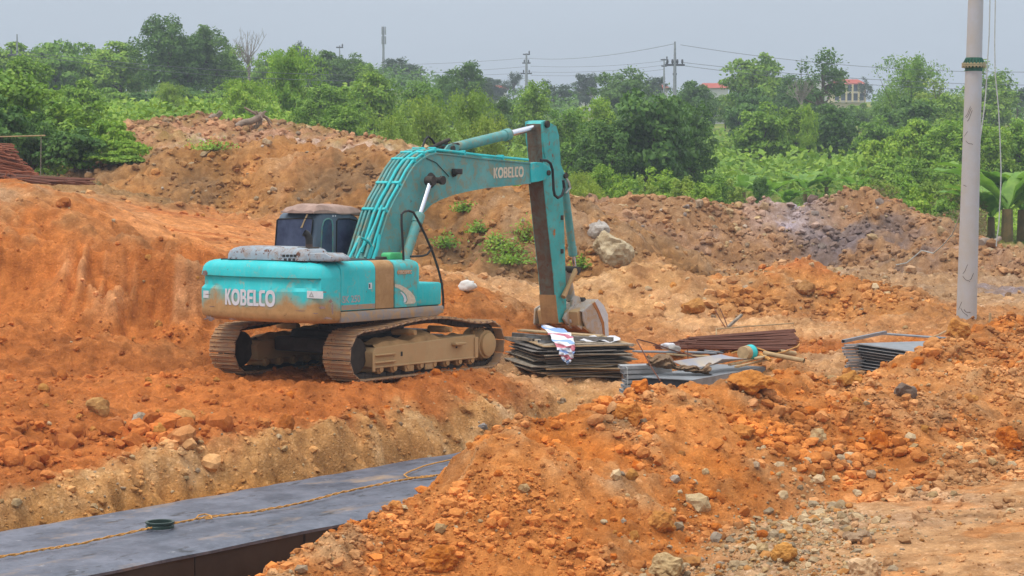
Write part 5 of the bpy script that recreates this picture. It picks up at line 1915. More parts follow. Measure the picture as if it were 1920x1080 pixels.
for pts in (((1343, 617, 44), (1400, 612, 44.6), (1488, 606, 45.2), (1489, 620, 45)), ((1343, 617, 44), (1343, 628, 43.6))):
    MB().tube([inv @ P(*q) for q in pts], .014, 6).build('bent_bar', M['timber'], rb, True)

# ---- right stack of formwork panels
R0 = P(1606, 690, 39.6); zt_ = P(1606, 643, 39.6).z; zb_ = P(1612, 694, 39.6).z
front = Vector((.6, -1.5, 0)); backd = Vector((1.34, 2.9, 0))
NR_ = 9
h_ = (zt_ - zb_) / NR_
for k in range(NR_):
    jog = (.02, .0, .03, .06, .02, -.02, -.05, -.06, -.02)[k]
    base_ = Vector((R0.x + jog, R0.y + g.uniform(-.03, .03), zb_ + k * h_))
    lab_ = {0: 'lowest steel formwork panel in the right hand stack by the pole', NR_ - 1: 'top steel formwork panel in the right hand stack by the pole'}.get(k, 'steel formwork panel, ' + ordinal(k, NR_) + ' of the right hand stack by the pole')
    mtx = frame_at(base_, front)
    o = MB().box(.02, 2.0, 0, 3.1, h_ - .012, h_ - .004).build('formwork_panel', M['galv'] if k == NR_ - 1 else M['galv_dark'], None, label=lab_, cat='formwork panel', group='steel formwork panels in the right stack')
    o.matrix_world = mtx
    key = 'rail'
    if key not in RIBS:
        t, w, hh = .006, .055, h_ - .014
        mb = MB()
        for a_, b_, c_, d2 in ((0, w, hh - t, hh), (0, w, 0, t), (0, t, t, hh - t), (w - t, w, t, hh - t)):
            mb.box(a_, b_, -.26, 3.1, c_, d2)
        RIBS[key] = mb.mesh('rail', M['galv_light'])
        RIBS['lip'] = MB().box(.0, 2.0, -.004, .03, h_ - .02, h_ - .013).mesh('panel_lip', M['galv_light'])
        RIBS['web'] = MB().box(.1, 2.0, .05, .06, 0, h_ - .014).mesh('panel_web', M['galv_dark'])
    r_ = link('rail', RIBS[key], o)
    link('panel_lip', RIBS['lip'], o)
    link('panel_web', RIBS['web'], o)
top_ = P(1580, 640, 40.0)
bar('square_section', P(1581, 640, 39.9), P(1660, 623, 42.8), .07, .06, 'galv', 'long square steel rail lying on the left edge of the right stack', 'steel section', None, True)
rows = []
bar('steel_strip', P(1660, 626, 43.4), P(1772, 634, 42.5), .2, .03, 'galv', 'pale steel strip along the far side of the right stack', 'steel strip')
MB().tube([P(1742, 634, 42), P(1760, 628, 42.4), P(1773, 621, 42.8)], .02, 6).build('yellow_lath', M['timber'], None, True, label='thin yellow lath rising beyond the right stack', cat='lath')

# ================================================================== POLE
pb = P(1812, 600, 49.6)
pz0 = tz1(pb.x, pb.y) - .6
fz = P(1826, 121, 49.6)
lean = Vector((fz.x - pb.x, 0, fz.z - pb.z)).normalized()
pole = empty('concrete_pole', (pb.x, pb.y, pz0), label='tall pale concrete pole with a green bolted flange joint', cat='utility pole')
def pp(z):
    return Vector((lean.x / lean.z * (z - pz0), 0, z - pz0)) + Vector((lean.x / lean.z * (pz0 - pb.z), 0, 0))
zf_ = fz.z
mb = MB().tube([pp(pz0), pp(zf_ - .14)], [.245, .197], 40)
mb.build('lower_section', M['concrete'], pole, True)
MB().tube([pp(zf_ + .15), pp(zf_ + 6)], [.187, .150], 40).build('upper_section', M['concrete'], pole, True)
fm = MB().tube([pp(zf_ - .16), pp(zf_ - .04)], [.202, .205], 32).tube([pp(zf_ + .03), pp(zf_ + .16)], [.195, .192], 32)
for k in range(20):
    a_ = k * math.tau / 20
    c_, s_ = math.cos(a_), math.sin(a_)
    b0 = pp(zf_ + .015)
    fm.add([b0 + Vector((c_ * .19, s_ * .19, .15)), b0 + Vector((c_ * .27, s_ * .27, 0)), b0 + Vector((c_ * .19, s_ * .19, 0)), b0 + Vector((c_ * .19 - s_ * .012, s_ * .19 + c_ * .012, .15)), b0 + Vector((c_ * .27 - s_ * .012, s_ * .27 + c_ * .012, 0)), b0 + Vector((c_ * .19 - s_ * .012, s_ * .19 + c_ * .012, 0))], [(0, 1, 2), (3, 5, 4), (0, 3, 4, 1)])
fm.tube([pp(zf_ - .10), pp(zf_ - .045)], [.2, .265], 32)
fm.build('flange_collar', M['flange'], pole, True)
fl = MB().tube([pp(zf_ - .045), pp(zf_ - .022)], .285, 36).tube([pp(zf_ - .012), pp(zf_ + .012)], .285, 36)
flo = fl.build('flange_plate', M['brass'], pole)
bolt_me = MB().tube([(0, 0, -.075), (0, 0, .045)], .012, 6).tube([(0, 0, -.075), (0, 0, -.047)], .024, 6).tube([(0, 0, .013), (0, 0, .036)], .024, 6).mesh('bolt', M['brass'])
for k in range(20):
    a_ = (k + .5) * math.tau / 20
    o = link('bolt', bolt_me, flo); o.location = pp(zf_) + Vector((.262 * math.cos(a_), .262 * math.sin(a_), 0))
# scribbled black scuffs of lifting chains
for cx_, cy_, sd_ in ((1816, 220, 1), (1812, 260, 2), (1808, 340, 3), (1802, 580, 4), (1814, 520, 5)):
    gg = np.random.default_rng(sd_)
    for k in range(3):
        pts = []
        x0_ = gg.uniform(-9, 6); y0_ = gg.uniform(-8, 8); sl = gg.choice([-1, 1]) * gg.uniform(.6, 1.6)
        for q in np.linspace(0, 1, 6):
            px = cx_ + x0_ + 12 * q * (1 if sl > 0 else .7); py = cy_ + y0_ + sl * 12 * q + 2 * math.sin(q * 5)
            d_ = ray(px, py)
            # meet the pole's skin
            z = CAMZ + d_.z / d_.y * 49.4
            ax = pp(z) + Vector((pb.x, pb.y, pz0))
            rr = .245 + (.197 - .245) * (z - pz0) / (zf_ - .14 - pz0)
            dx = d_.x / d_.y * 49.4 - ax.x
            if abs(dx) < rr * .95:
                pts.append(Vector((ax.x + dx, ax.y - math.sqrt(rr * rr - dx * dx) - .000, z)) - Vector((pb.x, pb.y, pz0)))
        if len(pts) > 2:
            MB().tube(pts, .006, 4).build('scuff_mark', M['under'], pole)
# hanging cables
for i, pix in enumerate((((1857, -40), (1855, 60), (1852, 110), (1848, 180), (1844, 215), (1838, 260), (1836, 280)), ((1867, -40), (1865, 80), (1866, 140), (1872, 200), (1875, 260), (1877, 320), (1876, 360), (1873, 420), (1869, 448), (1868, 462)))):
    pts = [P(px, py, 52.5 if i == 0 else 60) for px, py in pix]
    MB().tube(pts, .016 if i == 0 else .018, 6).build('hanging_cable', M['cable'], None, True, label=['thin pale cable hanging close beside the concrete pole', 'longer pale cable hanging down to the debris right of the pole'][i], cat='cable')
pts = [G(1680, 503, 60, 90, .1), G(1700, 502, 60, 90, .15), G(1728, 492, 60, 90, .35), P(1750, 475, 71), P(1768, 460, 70), P(1785, 440, 68), P(1796, 415, 66), P(1800, 400, 64)]
MB().tube(pts, .02, 6).build('trailing_cable', M['cable'], None, True, label='pale cable trailing over the dark debris heap behind the pole', cat='cable')
q = G(1855, 605, 30, 60)
bar('wooden_stake', q - Vector((0, 0, .2)), q + Vector((.02, 0, .22)), .05, .05, 'timber', 'small wooden stake standing right of the concrete pole', 'stake')

# ================================================================== ROCKS
def rock(px, py, w, h, label, tone, seed, name='rock', cat='rock', sub=3, group=None, Yl=(18, 110), sink=.3, at=None, squash=None):
    """a single stone w x h pixels across whose foot is seen at (px, py)"""
    g = np.random.default_rng(seed)
    p = at if at is not None else G(px, py, *Yl)
    s = p.y / F
    V_ = rock_verts(sub, g, 7 + seed % 4, .02)
    V_ = V_ / (np.abs(V_).max(axis=0))
    V_ *= np.array((w * s / 2, w * s / 2 * g.uniform(.7, 1), h * s / 2 / (1 - sink * .5)))
    n_ = V_ / np.linalg.norm(V_, axis=1)[:, None]
    V_ += n_ * (.075 * w * s * fbm(V_[:, 0] / (w * s) * 2.2 + seed, V_[:, 2] / (w * s) * 2.2 + V_[:, 1] / (w * s), 1.6, 4, seed, .65))[:, None]
    tone = np.array(tone, float); br_ = tone[2] / tone[0]
    if br_ < .4: tone = tone * np.array((1.08, .84 + .14 * br_, .45 + .55 * br_))
    V_ += np.array((p.x, p.y + w * s * .25, p.z + h * s * .5 * (1 - sink)))
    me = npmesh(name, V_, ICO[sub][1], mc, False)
    t = np.array(tone) * (1 + .12 * g.normal(size=(len(V_), 1)) * .5)
    top = np.clip((n_[:, 2:3] + .1), 0, 1) * .0
    vcol(me, 'soil', np.hstack([np.clip(t, .02, .8), np.zeros((len(V_), 1))]))
    return link(name, me, label=label, cat=cat, group=group)


OR, TAN, PALE, GRY = (.47, .185, .05), (.44, .26, .10), (.50, .37, .20), (.30, .26, .24)
special = [
    (1150, 495, 86, 64, 'huge pale rounded boulder lying below the debris heap', (.47, .39, .26), 1, 'boulder', 4),
    (1122, 445, 44, 34, 'broken grey concrete block standing above the huge boulder', (.44, .42, .40), 2, 'concrete_block', 3),
    (1200, 741, 40, 32, 'square orange rock at the left tip of the near heap crest', OR, 3, 'rock', 3),
    (1180, 792, 59.04, 35.2, 'large orange rock just below the near heap crest', (.45, .22, .08), 4, 'rock', 4),
    (1412, 742, 96.76, 41.6, 'long cracked orange slab of rock on the near heap crest', (.47, .24, .085), 5, 'rock', 4),
    (1718, 657, 42.64, 24, 'orange rock leaning on the right formwork stack', OR, 6, 'rock', 3),
    (1795, 636, 50.84, 36.8, 'big orange and white rock at the foot of the pole', (.5, .29, .12), 7, 'rock', 4),
    (1698, 748, 45.92, 32, 'dark grey purple rock on the near heap', (.20, .155, .13), 8, 'rock', 3),
    (1392, 822, 42.64, 27.2, 'orange brown rock in the middle of the near heap', (.42, .21, .08), 9, 'rock', 3),
    (1536, 836, 32.8, 27.2, 'pale tan rock above the near road', PALE, 10, 'rock', 3),
    (1652, 846, 36.08, 44.8, 'upright orange rock at the road edge', OR, 11, 'rock', 3),
    (1896, 842, 52.48, 48, 'big orange rock at the right edge above the road', OR, 12, 'rock', 4),
    (1596, 724, 47.56, 27.2, 'low brown earth lump left of the right stack', TAN, 13, 'rock', 3),
    (1238, 1000, 68.88, 44.8, 'broad flat orange rock among the pale gravel', (.47, .27, .11), 14, 'rock', 4),
    (1252, 1082, 65.6, 44.8, 'big cream rock at the bottom edge of the photo', PALE, 15, 'rock', 4),
    (1470, 1052, 50.84, 35.2, 'tan boulder at the lower end of the gravel', TAN, 16, 'rock', 4),
    (1625, 1092, 63.96, 48, 'cream rock cut by the bottom edge on the road', (.58, .40, .24), 17, 'rock', 4),
    (828, 1072, 75.44, 49.6, 'large crumbling orange clod at the bottom of the near heap', (.45, .20, .06), 18, 'rock', 4),
    (742, 958, 29.52, 17.6, 'orange slab of rock on the left slope above the culvert', (.45, .24, .1), 19, 'rock', 3),
    (184, 780, 42.64, 36.8, 'upright tan rock on the trench bank at the left', (.44, .31, .16), 20, 'rock', 3),
    (262, 806, 41, 33.6, 'jagged grey white concrete lump on the trench bank', (.40, .35, .28), 21, 'concrete_lump', 3),
    (297, 818, 27.88, 25.6, 'tan rock right of the grey concrete lump', (.45, .28, .11), 22, 'rock', 3),
    (216, 806, 31.16, 27.2, 'reddish rock left of the grey concrete lump', (.40, .19, .1), 23, 'rock', 3),
    (340, 800, 45.92, 35.2, 'pale rock face on the trench bank below the track', (.46, .31, .16), 24, 'rock', 3),
    (494, 802, 37.72, 19.2, 'dark orange slab jutting from the trench bank', (.37, .17, .07), 25, 'rock', 3),
    (538, 806, 32.8, 32, 'orange rock right of the jutting slab on the bank', (.42, .18, .065), 26, 'rock', 3),
    (904, 810, 22.96, 12.8, 'grey stone at the foot of the far trench wall', (.28, .27, .27), 27, 'rock', 3),
    (118, 388, 26.24, 19.2, 'brown clod on top of the left bank', (.36, .16, .07), 28, 'rock', 3),
    (500, 278, 18.04, 14.4, 'pale triangular stone on the far brown heap', (.5, .38, .24), 29, 'rock', 3),
    (1310, 962, 49.2, 44.8, 'whitish layered rock at the head of the gravel', (.50, .39, .23), 30, 'rock', 3),
    (1522, 782, 32.8, 24, 'buried orange rock behind the pale tan rock', OR, 31, 'rock', 3),
    (1330, 938, 36.08, 19.2, 'flat orange clod above the gravel', OR, 32, 'rock', 3),
    (1610, 1020, 57.4, 27.2, 'flat grey orange rock in the road rut', (.36, .25, .16), 33, 'rock', 3),
    (1430, 1040, 24.6, 27.2, 'small upright cream rock in the gravel', PALE, 34, 'rock', 3),
    (1300, 588, 44.28, 28.8, 'pale earth lump between the two middle heaps', (.44, .28, .13), 35, 'rock', 3),
    (1510, 555, 36.08, 27.2, 'grey clod half buried in the orange middle heap', (.33, .21, .11), 36, 'rock', 3),
]
for px, py, w, h, lab_, tone, sd_, nm, sub in special:
    rock(px, py, w, h, lab_, tone, sd_, nm, nm.replace('_', ' '), sub)

# further stones big enough to pick out, each an object, strewn by bank
zones = [
    ('orange stone lying loose on the near spoil heap', 'stones on the near spoil heap', (620, 1560, 800, 1080), 62, (7, 19), [OR, OR, (.45, .17, .05), (.44, .2, .07)], lambda p: tz_near(p, HEAP)),
    ('pale stone lying in the gravel beside the near road', 'stones in the gravel by the near road', (1130, 1640, 880, 1080), 52, (9, 24), [(.48, .36, .2), TAN, (.36, .31, .25), OR, (.52, .42, .27)], None),
    ('orange stone on the right part of the near heap above the road', 'stones above the near road', (1420, 1915, 640, 860), 62, (8, 20), [OR, (.46, .2, .06), (.43, .23, .1), TAN], None),
    ('red brown stone on the bank left of the excavator track', 'stones on the left trench bank', (2, 420, 690, 850), 46, (8, 22), [(.42, .18, .07), (.38, .17, .08), TAN, (.44, .22, .09)], None),
    ('orange clod on the rim in front of the tracks', 'clods on the rim before the tracks', (430, 1060, 700, 800), 16, (8, 20), [OR, (.42, .18, .065)], None),
    ('stone on the slope of the left earth bank', 'stones on the left earth bank', (2, 420, 370, 640), 14, (7, 18), [(.42, .18, .07), TAN, (.36, .16, .07)], None),
    ('stone lying on the far brown heap behind the cab', 'stones on the brown heap', (200, 1080, 250, 520), 20, (6, 16), [(.46, .36, .24), (.33, .2, .1), (.5, .42, .34)], None),
    ('stone lying on the debris heap on the right', 'stones on the debris heap', (1090, 1780, 380, 520), 24, (6, 18), [(.40, .29, .18), (.46, .38, .3), (.26, .22, .2)], None),
    ('stone lying on the middle orange heaps', 'stones on the middle heaps', (1040, 1780, 500, 610), 10, (6, 16), [(.45, .25, .1), (.48, .36, .22)], None),
]


def tz_near(p, H_):
    return float(ridge(np.array([p.x]), np.array([p.y]), H_, (.5, .95), .3)[0]) > p.z - .35


LM = [((a_[0], a_[1]), a_[4]) for a_ in special] + [((650, 700), 'near track'), ((1060, 700), 'plywood stack'), ((1300, 720), 'middle formwork stack'), ((1640, 690), 'right formwork stack'), ((1810, 600), 'concrete pole'), ((500, 450), 'excavator cab'), ((300, 990), 'green ring'), ((1050, 590), 'bucket'), ((465, 230), 'torn tree trunk')]
USED = set()


def stone_label(px, py, w, tone, where):
    size = 'tiny' if w < 11 else 'small' if w < 16 else 'middling' if w < 23 else 'large'
    r_, g_, b_ = tone
    col = 'pale' if g_ > .36 and b_ > .24 else 'grey' if r_ < .33 and b_ > .17 else 'tan' if g_ > .25 else 'red brown' if r_ < .42 else 'orange'
    ranked = sorted(LM, key=lambda q: math.hypot(px - q[0][0], (py - q[0][1]) * 1.3))
    for (x, y), nm in ranked[:6]:
        dx, dy = px - x, py - y
        for far in (('close ', '') if math.hypot(dx, dy) < 90 else ('',)):
            rel = far + (('right of' if dx > 0 else 'left of') if abs(dx) > abs(dy) else ('below' if dy > 0 else 'above'))
            short = ' '.join(nm.split()[:7])
            lab = '%s %s stone %s the %s' % (size, col, rel, short)
            if lab not in USED:
                USED.add(lab)
                return lab
    return '%s %s %s' % (size, col, where)


sd_ = 500
for lab_, grp, (x0, x1, y0, y1), cnt, (s0, s1), tones, test in zones:
    g = np.random.default_rng(sd_)
    # ground points for the whole zone in one go
    pxs, pys = g.uniform(x0, x1, cnt), g.uniform(y0, y1, cnt)
    for k in range(cnt):
        p = G(pxs[k], pys[k], 18, 110)
        sd_ += 1
        if p.y > 100 or not off_culvert(np.array([p.x]), np.array([p.y]))[0] or (test and not test(p)):
            continue
        e_ = (p - Vector(EXO)); lx_ = e_.x * math.sin(HEAD) + e_.y * math.cos(HEAD); ly_ = -e_.x * math.cos(HEAD) + e_.y * math.sin(HEAD)
        if abs(lx_) < 2.4 and abs(ly_) < 1.65:
            continue
        w = min(s1, s0 * (1 - g.uniform()) ** (-1 / 2.4))
        tn = np.array(tones[g.integers(0, len(tones))]) * g.uniform(.85, 1.15)
        rock(0, 0, w, w * g.uniform(.55, .85), stone_label(pxs[k], pys[k], w, tn, lab_), tn, sd_, sub=2, group=grp, at=p, sink=.55)

q = G(876, 545, 45, 90)
blob('plastic_bag', q + Vector((0, 0, .1)), (.20, .12, .13), 'plastic_bag', 6, 'white plastic bag on the ground behind the excavator front', 'plastic bag')
q = G(348, 311 + 52, 40, 60)

# ---- logs on the far heap
def log(p, q, r0, r1, lab_):
    root = empty('fallen_log', tuple(p), label=lab_, cat='log')
    d_ = q - p
    pts = [d_ * t + Vector((0, 0, .06 * math.sin(t * 7))) for t in np.linspace(0, 1, 7)]
    MB().tube(pts, [r0 + (r1 - r0) * t for t in np.linspace(0, 1, 7)], 10).build('trunk', M['bark_dry'], root, True)
    return root


lg = log(P(443, 238, 90.5), P(492, 216, 91), .13, .16, 'grey fallen tree trunk with torn roots on the far rubble heap')
d_ = P(492, 216, 91) - P(443, 238, 90.5)
rr = random.Random(4)
rmb = MB()
for k in range(14):
    a_ = d_ * rr.uniform(.86, 1.02)
    e_ = a_ + Vector((rr.uniform(-.3, .55), rr.uniform(-.4, .3), rr.uniform(-.75, .3)))
    rmb.tube([a_, a_.lerp(e_, .5) + Vector((0, 0, .1)), e_], [.06, .04, .015], 6)
rmb.tube([d_ * .9, d_ * .8 + Vector((-.4, 0, .35)), d_ * .7 + Vector((-.45, 0, .5))], [.08, .06, .04], 6)
rmb.build('roots', M['bark_dry'], lg, True)
log(P(394, 223, 92), P(414, 212, 92.5), .12, .12, 'short pale log on the far rubble heap left of the torn trunk')
log(G(1838, 462, 60, 95, .1), P(1874, 449, 76), .14, .09, 'pale dead branch lying right of the pole')
for i, (a_, b_) in enumerate((((1625, 372, 79), (1672, 398, 78)), ((1630, 378, 78.6), (1668, 402, 77.6)), ((1622, 368, 79), (1660, 392, 78)))):
    log(P(*a_), P(*b_), .09, .05, ['middle', 'lower', 'upper'][i] + ' dark stick of three lying on the right debris crest')

# ---- rebar heap at the far left
rs = empty('rebar_heap', tuple(P(20, 320, 60)), label='tangled fan of red rusty bars at the left edge', cat='rebar')
inv = Matrix.Translation(rs.location).inverted()
bar2 = MB().tube([(0, 0, 0), (1, 0, 0)], 1, 6).mesh('steel_bar', M['rust_red'], True)
g = np.random.default_rng(77)
for k in range(150):
    a_ = g.uniform()
    p = P(-30 + g.uniform(-20, 20), 272 + 34 * a_ + g.uniform(-4, 4), 60 + g.uniform(-.5, .5))
    q = P(18 + 48 * a_ ** 1.4 + g.uniform(-18, 10), 272 + 58 * a_ + g.uniform(-4, 6), 60 + g.uniform(-.6, .6))
    d_ = q - p
    o = link('steel_bar', bar2, rs)
    o.matrix_local = inv @ Matrix.Translation(p) @ d_.to_track_quat('X', 'Z').to_matrix().to_4x4() @ Matrix.Diagonal((d_.length, .022, .022, 1))
MB().prism([(-2, -.75), (.45, -.75), (.1, .1), (-.3, .6), (-2, .55)], -.3, .3).build('bar_core', M['rust_red'], rs)
rs2 = empty('rebar_cage', tuple(P(80, 335, 57)), label='long flat stack of dark rusty bars on the left bank', cat='rebar')
inv = Matrix.Translation(rs2.location).inverted()
for k in range(60):
    p = P(-30, 322 + g.uniform(0, 20), 57 + g.uniform(-.5, .5))
    q = P(118 + g.uniform(-30, 62), 340 + g.uniform(-5, 6), 57 + g.uniform(-.5, .5))
    d_ = q - p
    o = link('steel_bar', bar_me, rs2)
    o.matrix_local = inv @ Matrix.Translation(p) @ d_.to_track_quat('X', 'Z').to_matrix().to_4x4() @ Matrix.Diagonal((d_.length, .025, .025, 1))
for pts in (((-5, 320), (20, 321), (20, 334), (5, 330)), ((20, 322), (60, 322), (57, 333), (10, 336)), ((8, 334), (14, 322), (30, 330))):
    MB().tube([inv @ P(px, py, 56.3) for px, py in pts], .02, 6).build('bent_bar', M['rust_red'], rs2, True)
MB().tube([P(-5, 256.5, 62), P(85, 254, 62)], .02, 6).build('thin_pole', M['timber'], None, True, label='thin pale horizontal pole above the red bars at the left', cat='pole')
MB().tube([P(76, 345, 60), P(77, 256, 62)], .014, 5).build('thin_stake', M['bark'], None, True, label='thin upright stake right of the red bars', cat='stake')

# ================================================================== PLANTS
def leaf_quads(C, Nn, size, g, aspect=.55, droop=0.):
    """diamond leaves with centres C and facing directions Nn"""
    m_ = len(C)
    Nn = Nn / np.maximum(np.linalg.norm(Nn, axis=1), 1e-6)[:, None]
    a = np.cross(Nn, g.normal(size=(m_, 3)))
    a /= np.maximum(np.linalg.norm(a, axis=1), 1e-6)[:, None]
    if droop:
        a = a * (1 - droop) + np.array((0, 0, -1)) * droop
        a /= np.linalg.norm(a, axis=1)[:, None]
    b_ = np.cross(Nn, a)
    b_ /= np.maximum(np.linalg.norm(b_, axis=1), 1e-6)[:, None]
    s = (size * g.uniform(.6, 1.3, m_))[:, None] if np.isscalar(size) else (size * g.uniform(.6, 1.3, m_))[:, None]
    V_ = np.stack([C - a * s, C - b_ * s * aspect, C + a * s, C + b_ * s * aspect], 1).reshape(-1, 3)
    return V_, np.arange(4 * m_).reshape(-1, 4)


def crown(kind, seed, asp):
    """leaf cloud in a box of width 1 (x, y), height 1 (z); asp = real height / width, so leaves keep their shape"""
    g = np.random.default_rng(seed)
    C, Nn, S = [], [], []
    tips = []
    if kind in ('round', 'dense', 'shrub'):
        nc_, nl, ls = {'round': (90, 105, .027), 'dense': (105, 105, .026), 'shrub': (60, 85, .036)}[kind]
        low = {'round': -.75, 'dense': -.95, 'shrub': -.95}[kind]
        for k in range(nc_):
            d = g.normal(size=3); d /= np.linalg.norm(d)
            d[2] = max(d[2], low)
            rad = g.uniform(.55, 1.0) if k % 4 else g.uniform(.1, .6)
            lump = 1 + .22 * math.sin(3 * math.atan2(d[1], d[0]) + seed) * (.5 + .5 * math.sin(4 * d[2] + seed))
            c = np.array((d[0] * .42 * lump, d[1] * .42 * lump, .52 + d[2] * .42 * (.85 + .2 * lump))) if False else np.array((d[0] * .43 * rad * lump, d[1] * .43 * rad * lump, .53 + d[2] * .44 * rad * lump))
            cr_ = g.uniform(.055, .125)
            tips.append(c)
            q = g.normal(size=(nl, 3)); q /= np.linalg.norm(q, axis=1)[:, None]
            q[:, 2] = np.abs(q[:, 2]) * np.where(g.uniform(size=nl) < .78, 1, -1)
            rr_ = cr_ * g.uniform(.55, 1.15, nl)[:, None]
            C.append(c + q * rr_ * np.array((1.25, 1.25, .8)))
            Nn.append(q * .7 + d * .4 + g.normal(size=(nl, 3)) * .55 + np.array((0, 0, .35)))
            S.append(np.full(nl, ls))
    elif kind == 'bamboo':
        for k in range(58):
            a_ = g.uniform(0, math.tau); l_ = g.uniform(.15, .5); top = g.uniform(.45, 1.0)
            if k < 8: l_ *= .5; top = g.uniform(.85, 1)
            for t in np.linspace(.3, 1.25, 20):
                r_ = l_ * t ** 2.2 * .75
                z = top * math.sin(min(t, 1.25) * 1.35) / math.sin(1.35) if t < 1 else top * (1 - (t - 1) * .5)
                c = np.array((math.cos(a_) * r_, math.sin(a_) * r_, max(z, .02)))
                m_ = 9
                C.append(c + g.normal(size=(m_, 3)) * np.array((.032, .032, .024)))
                Nn.append(g.normal(size=(m_, 3)) * .6 + np.array((math.cos(a_), math.sin(a_), .6)))
                S.append(np.full(m_, .026))
            tips.append(c)
    elif kind == 'open':
        for k in range(30):
            a_ = g.uniform(0, math.tau); r_ = .46 * math.sqrt(g.uniform(.02, 1))
            z = .5 + .45 * (1 - (r_ / .5) ** 2) * g.uniform(.3, 1) - .1 * g.uniform() - .25 * (k % 5 == 0)
            c = np.array((math.cos(a_) * r_, math.sin(a_) * r_, z))
            tips.append(c)
            nl = 135
            q = g.normal(size=(nl, 3)) * np.array((.066, .066, .03))
            C.append(c + q); Nn.append(g.normal(size=(nl, 3)) * .5 + np.array((0, 0, 1))); S.append(np.full(nl, .026))
    C, Nn, S = np.vstack(C), np.vstack(Nn), np.concatenate(S)
    # keep leaf shape under the later stretch
    st = np.array((1, 1, asp))
    V_, Fc = leaf_quads(C * st, Nn, S, g, .34 if kind == 'bamboo' else .6, .45 if kind == 'bamboo' else .1)
    return V_ / st, Fc, np.array(tips)


def limbs(tips, kind, seed, asp):
    g = np.random.default_rng(seed)
    mb = MB()
    h0 = {'round': .45, 'dense': .35, 'shrub': .1, 'bamboo': .05, 'open': .5, 'bare': .45}[kind]
    r_ = {'round': .03, 'dense': .03, 'shrub': .015, 'bamboo': .012, 'open': .026, 'bare': .02}[kind]
    mb.tube([(0, 0, -.12), (.01, 0, h0 * .5), (.0, .01, h0), (0, 0, h0 + .25)], [r_ * 1.2, r_, r_ * .75, r_ * .3], 8)
    pick = tips[g.permutation(len(tips))[:16 if kind != 'shrub' else 10]]
    for c in pick:
        s = Vector((0, 0, h0 * g.uniform(.55, 1.1)))
        e_ = Vector(c)
        m_ = s.lerp(e_, .5) + Vector((0, 0, -.03 + .08 * (e_.z < s.z)))
        mb.tube([s, m_, e_], [r_ * .5, r_ * .33, r_ * .12], 5)
    return mb


CACHE = {}


def tree_kind(kind, var, asp, leaf):
    asp = .35 if asp < .48 else .6 if asp < .8 else 1. if asp < 1.3 else 1.6
    key = (kind, var, asp)
    if key not in CACHE:
        V_, Fc, tips = crown(kind, 31 * var + len(kind) * 7 + int(asp * 10), asp)
        me = npmesh('crown', V_, Fc, M['leaf_mid'])
        tk = limbs(tips, kind, var, asp).mesh('trunk', M['bark'], True)
        CACHE[key] = (me, tk)
    return CACHE[key]


def tree(px, top, w, Y, kind, leaf, label, var=0, group=None, name='tree', cat='tree', base=None, rot=None):
    t = P(px, top, Y)
    z0 = tz1(t.x, Y) if base is None else P(px, base, Y).z
    h = max(t.z - z0, .5)
    wd = w / F * Y
    me, tk = tree_kind(kind, var, h / wd, leaf)
    root = empty(name, (t.x, Y, z0), (0, 0, rot if rot is not None else random.uniform(0, 6.28)), label=label, cat=cat, group=group)
    root.scale = (wd, wd, h)
    shrub = name in ('bush', 'shrub', 'bamboo_clump')
    lo = link('foliage' if shrub else 'crown', me, root)
    lo.material_slots[0].link = 'OBJECT'
    lo.material_slots[0].material = M[leaf]
    link('stem' if shrub else 'trunk', tk, root)
    return root


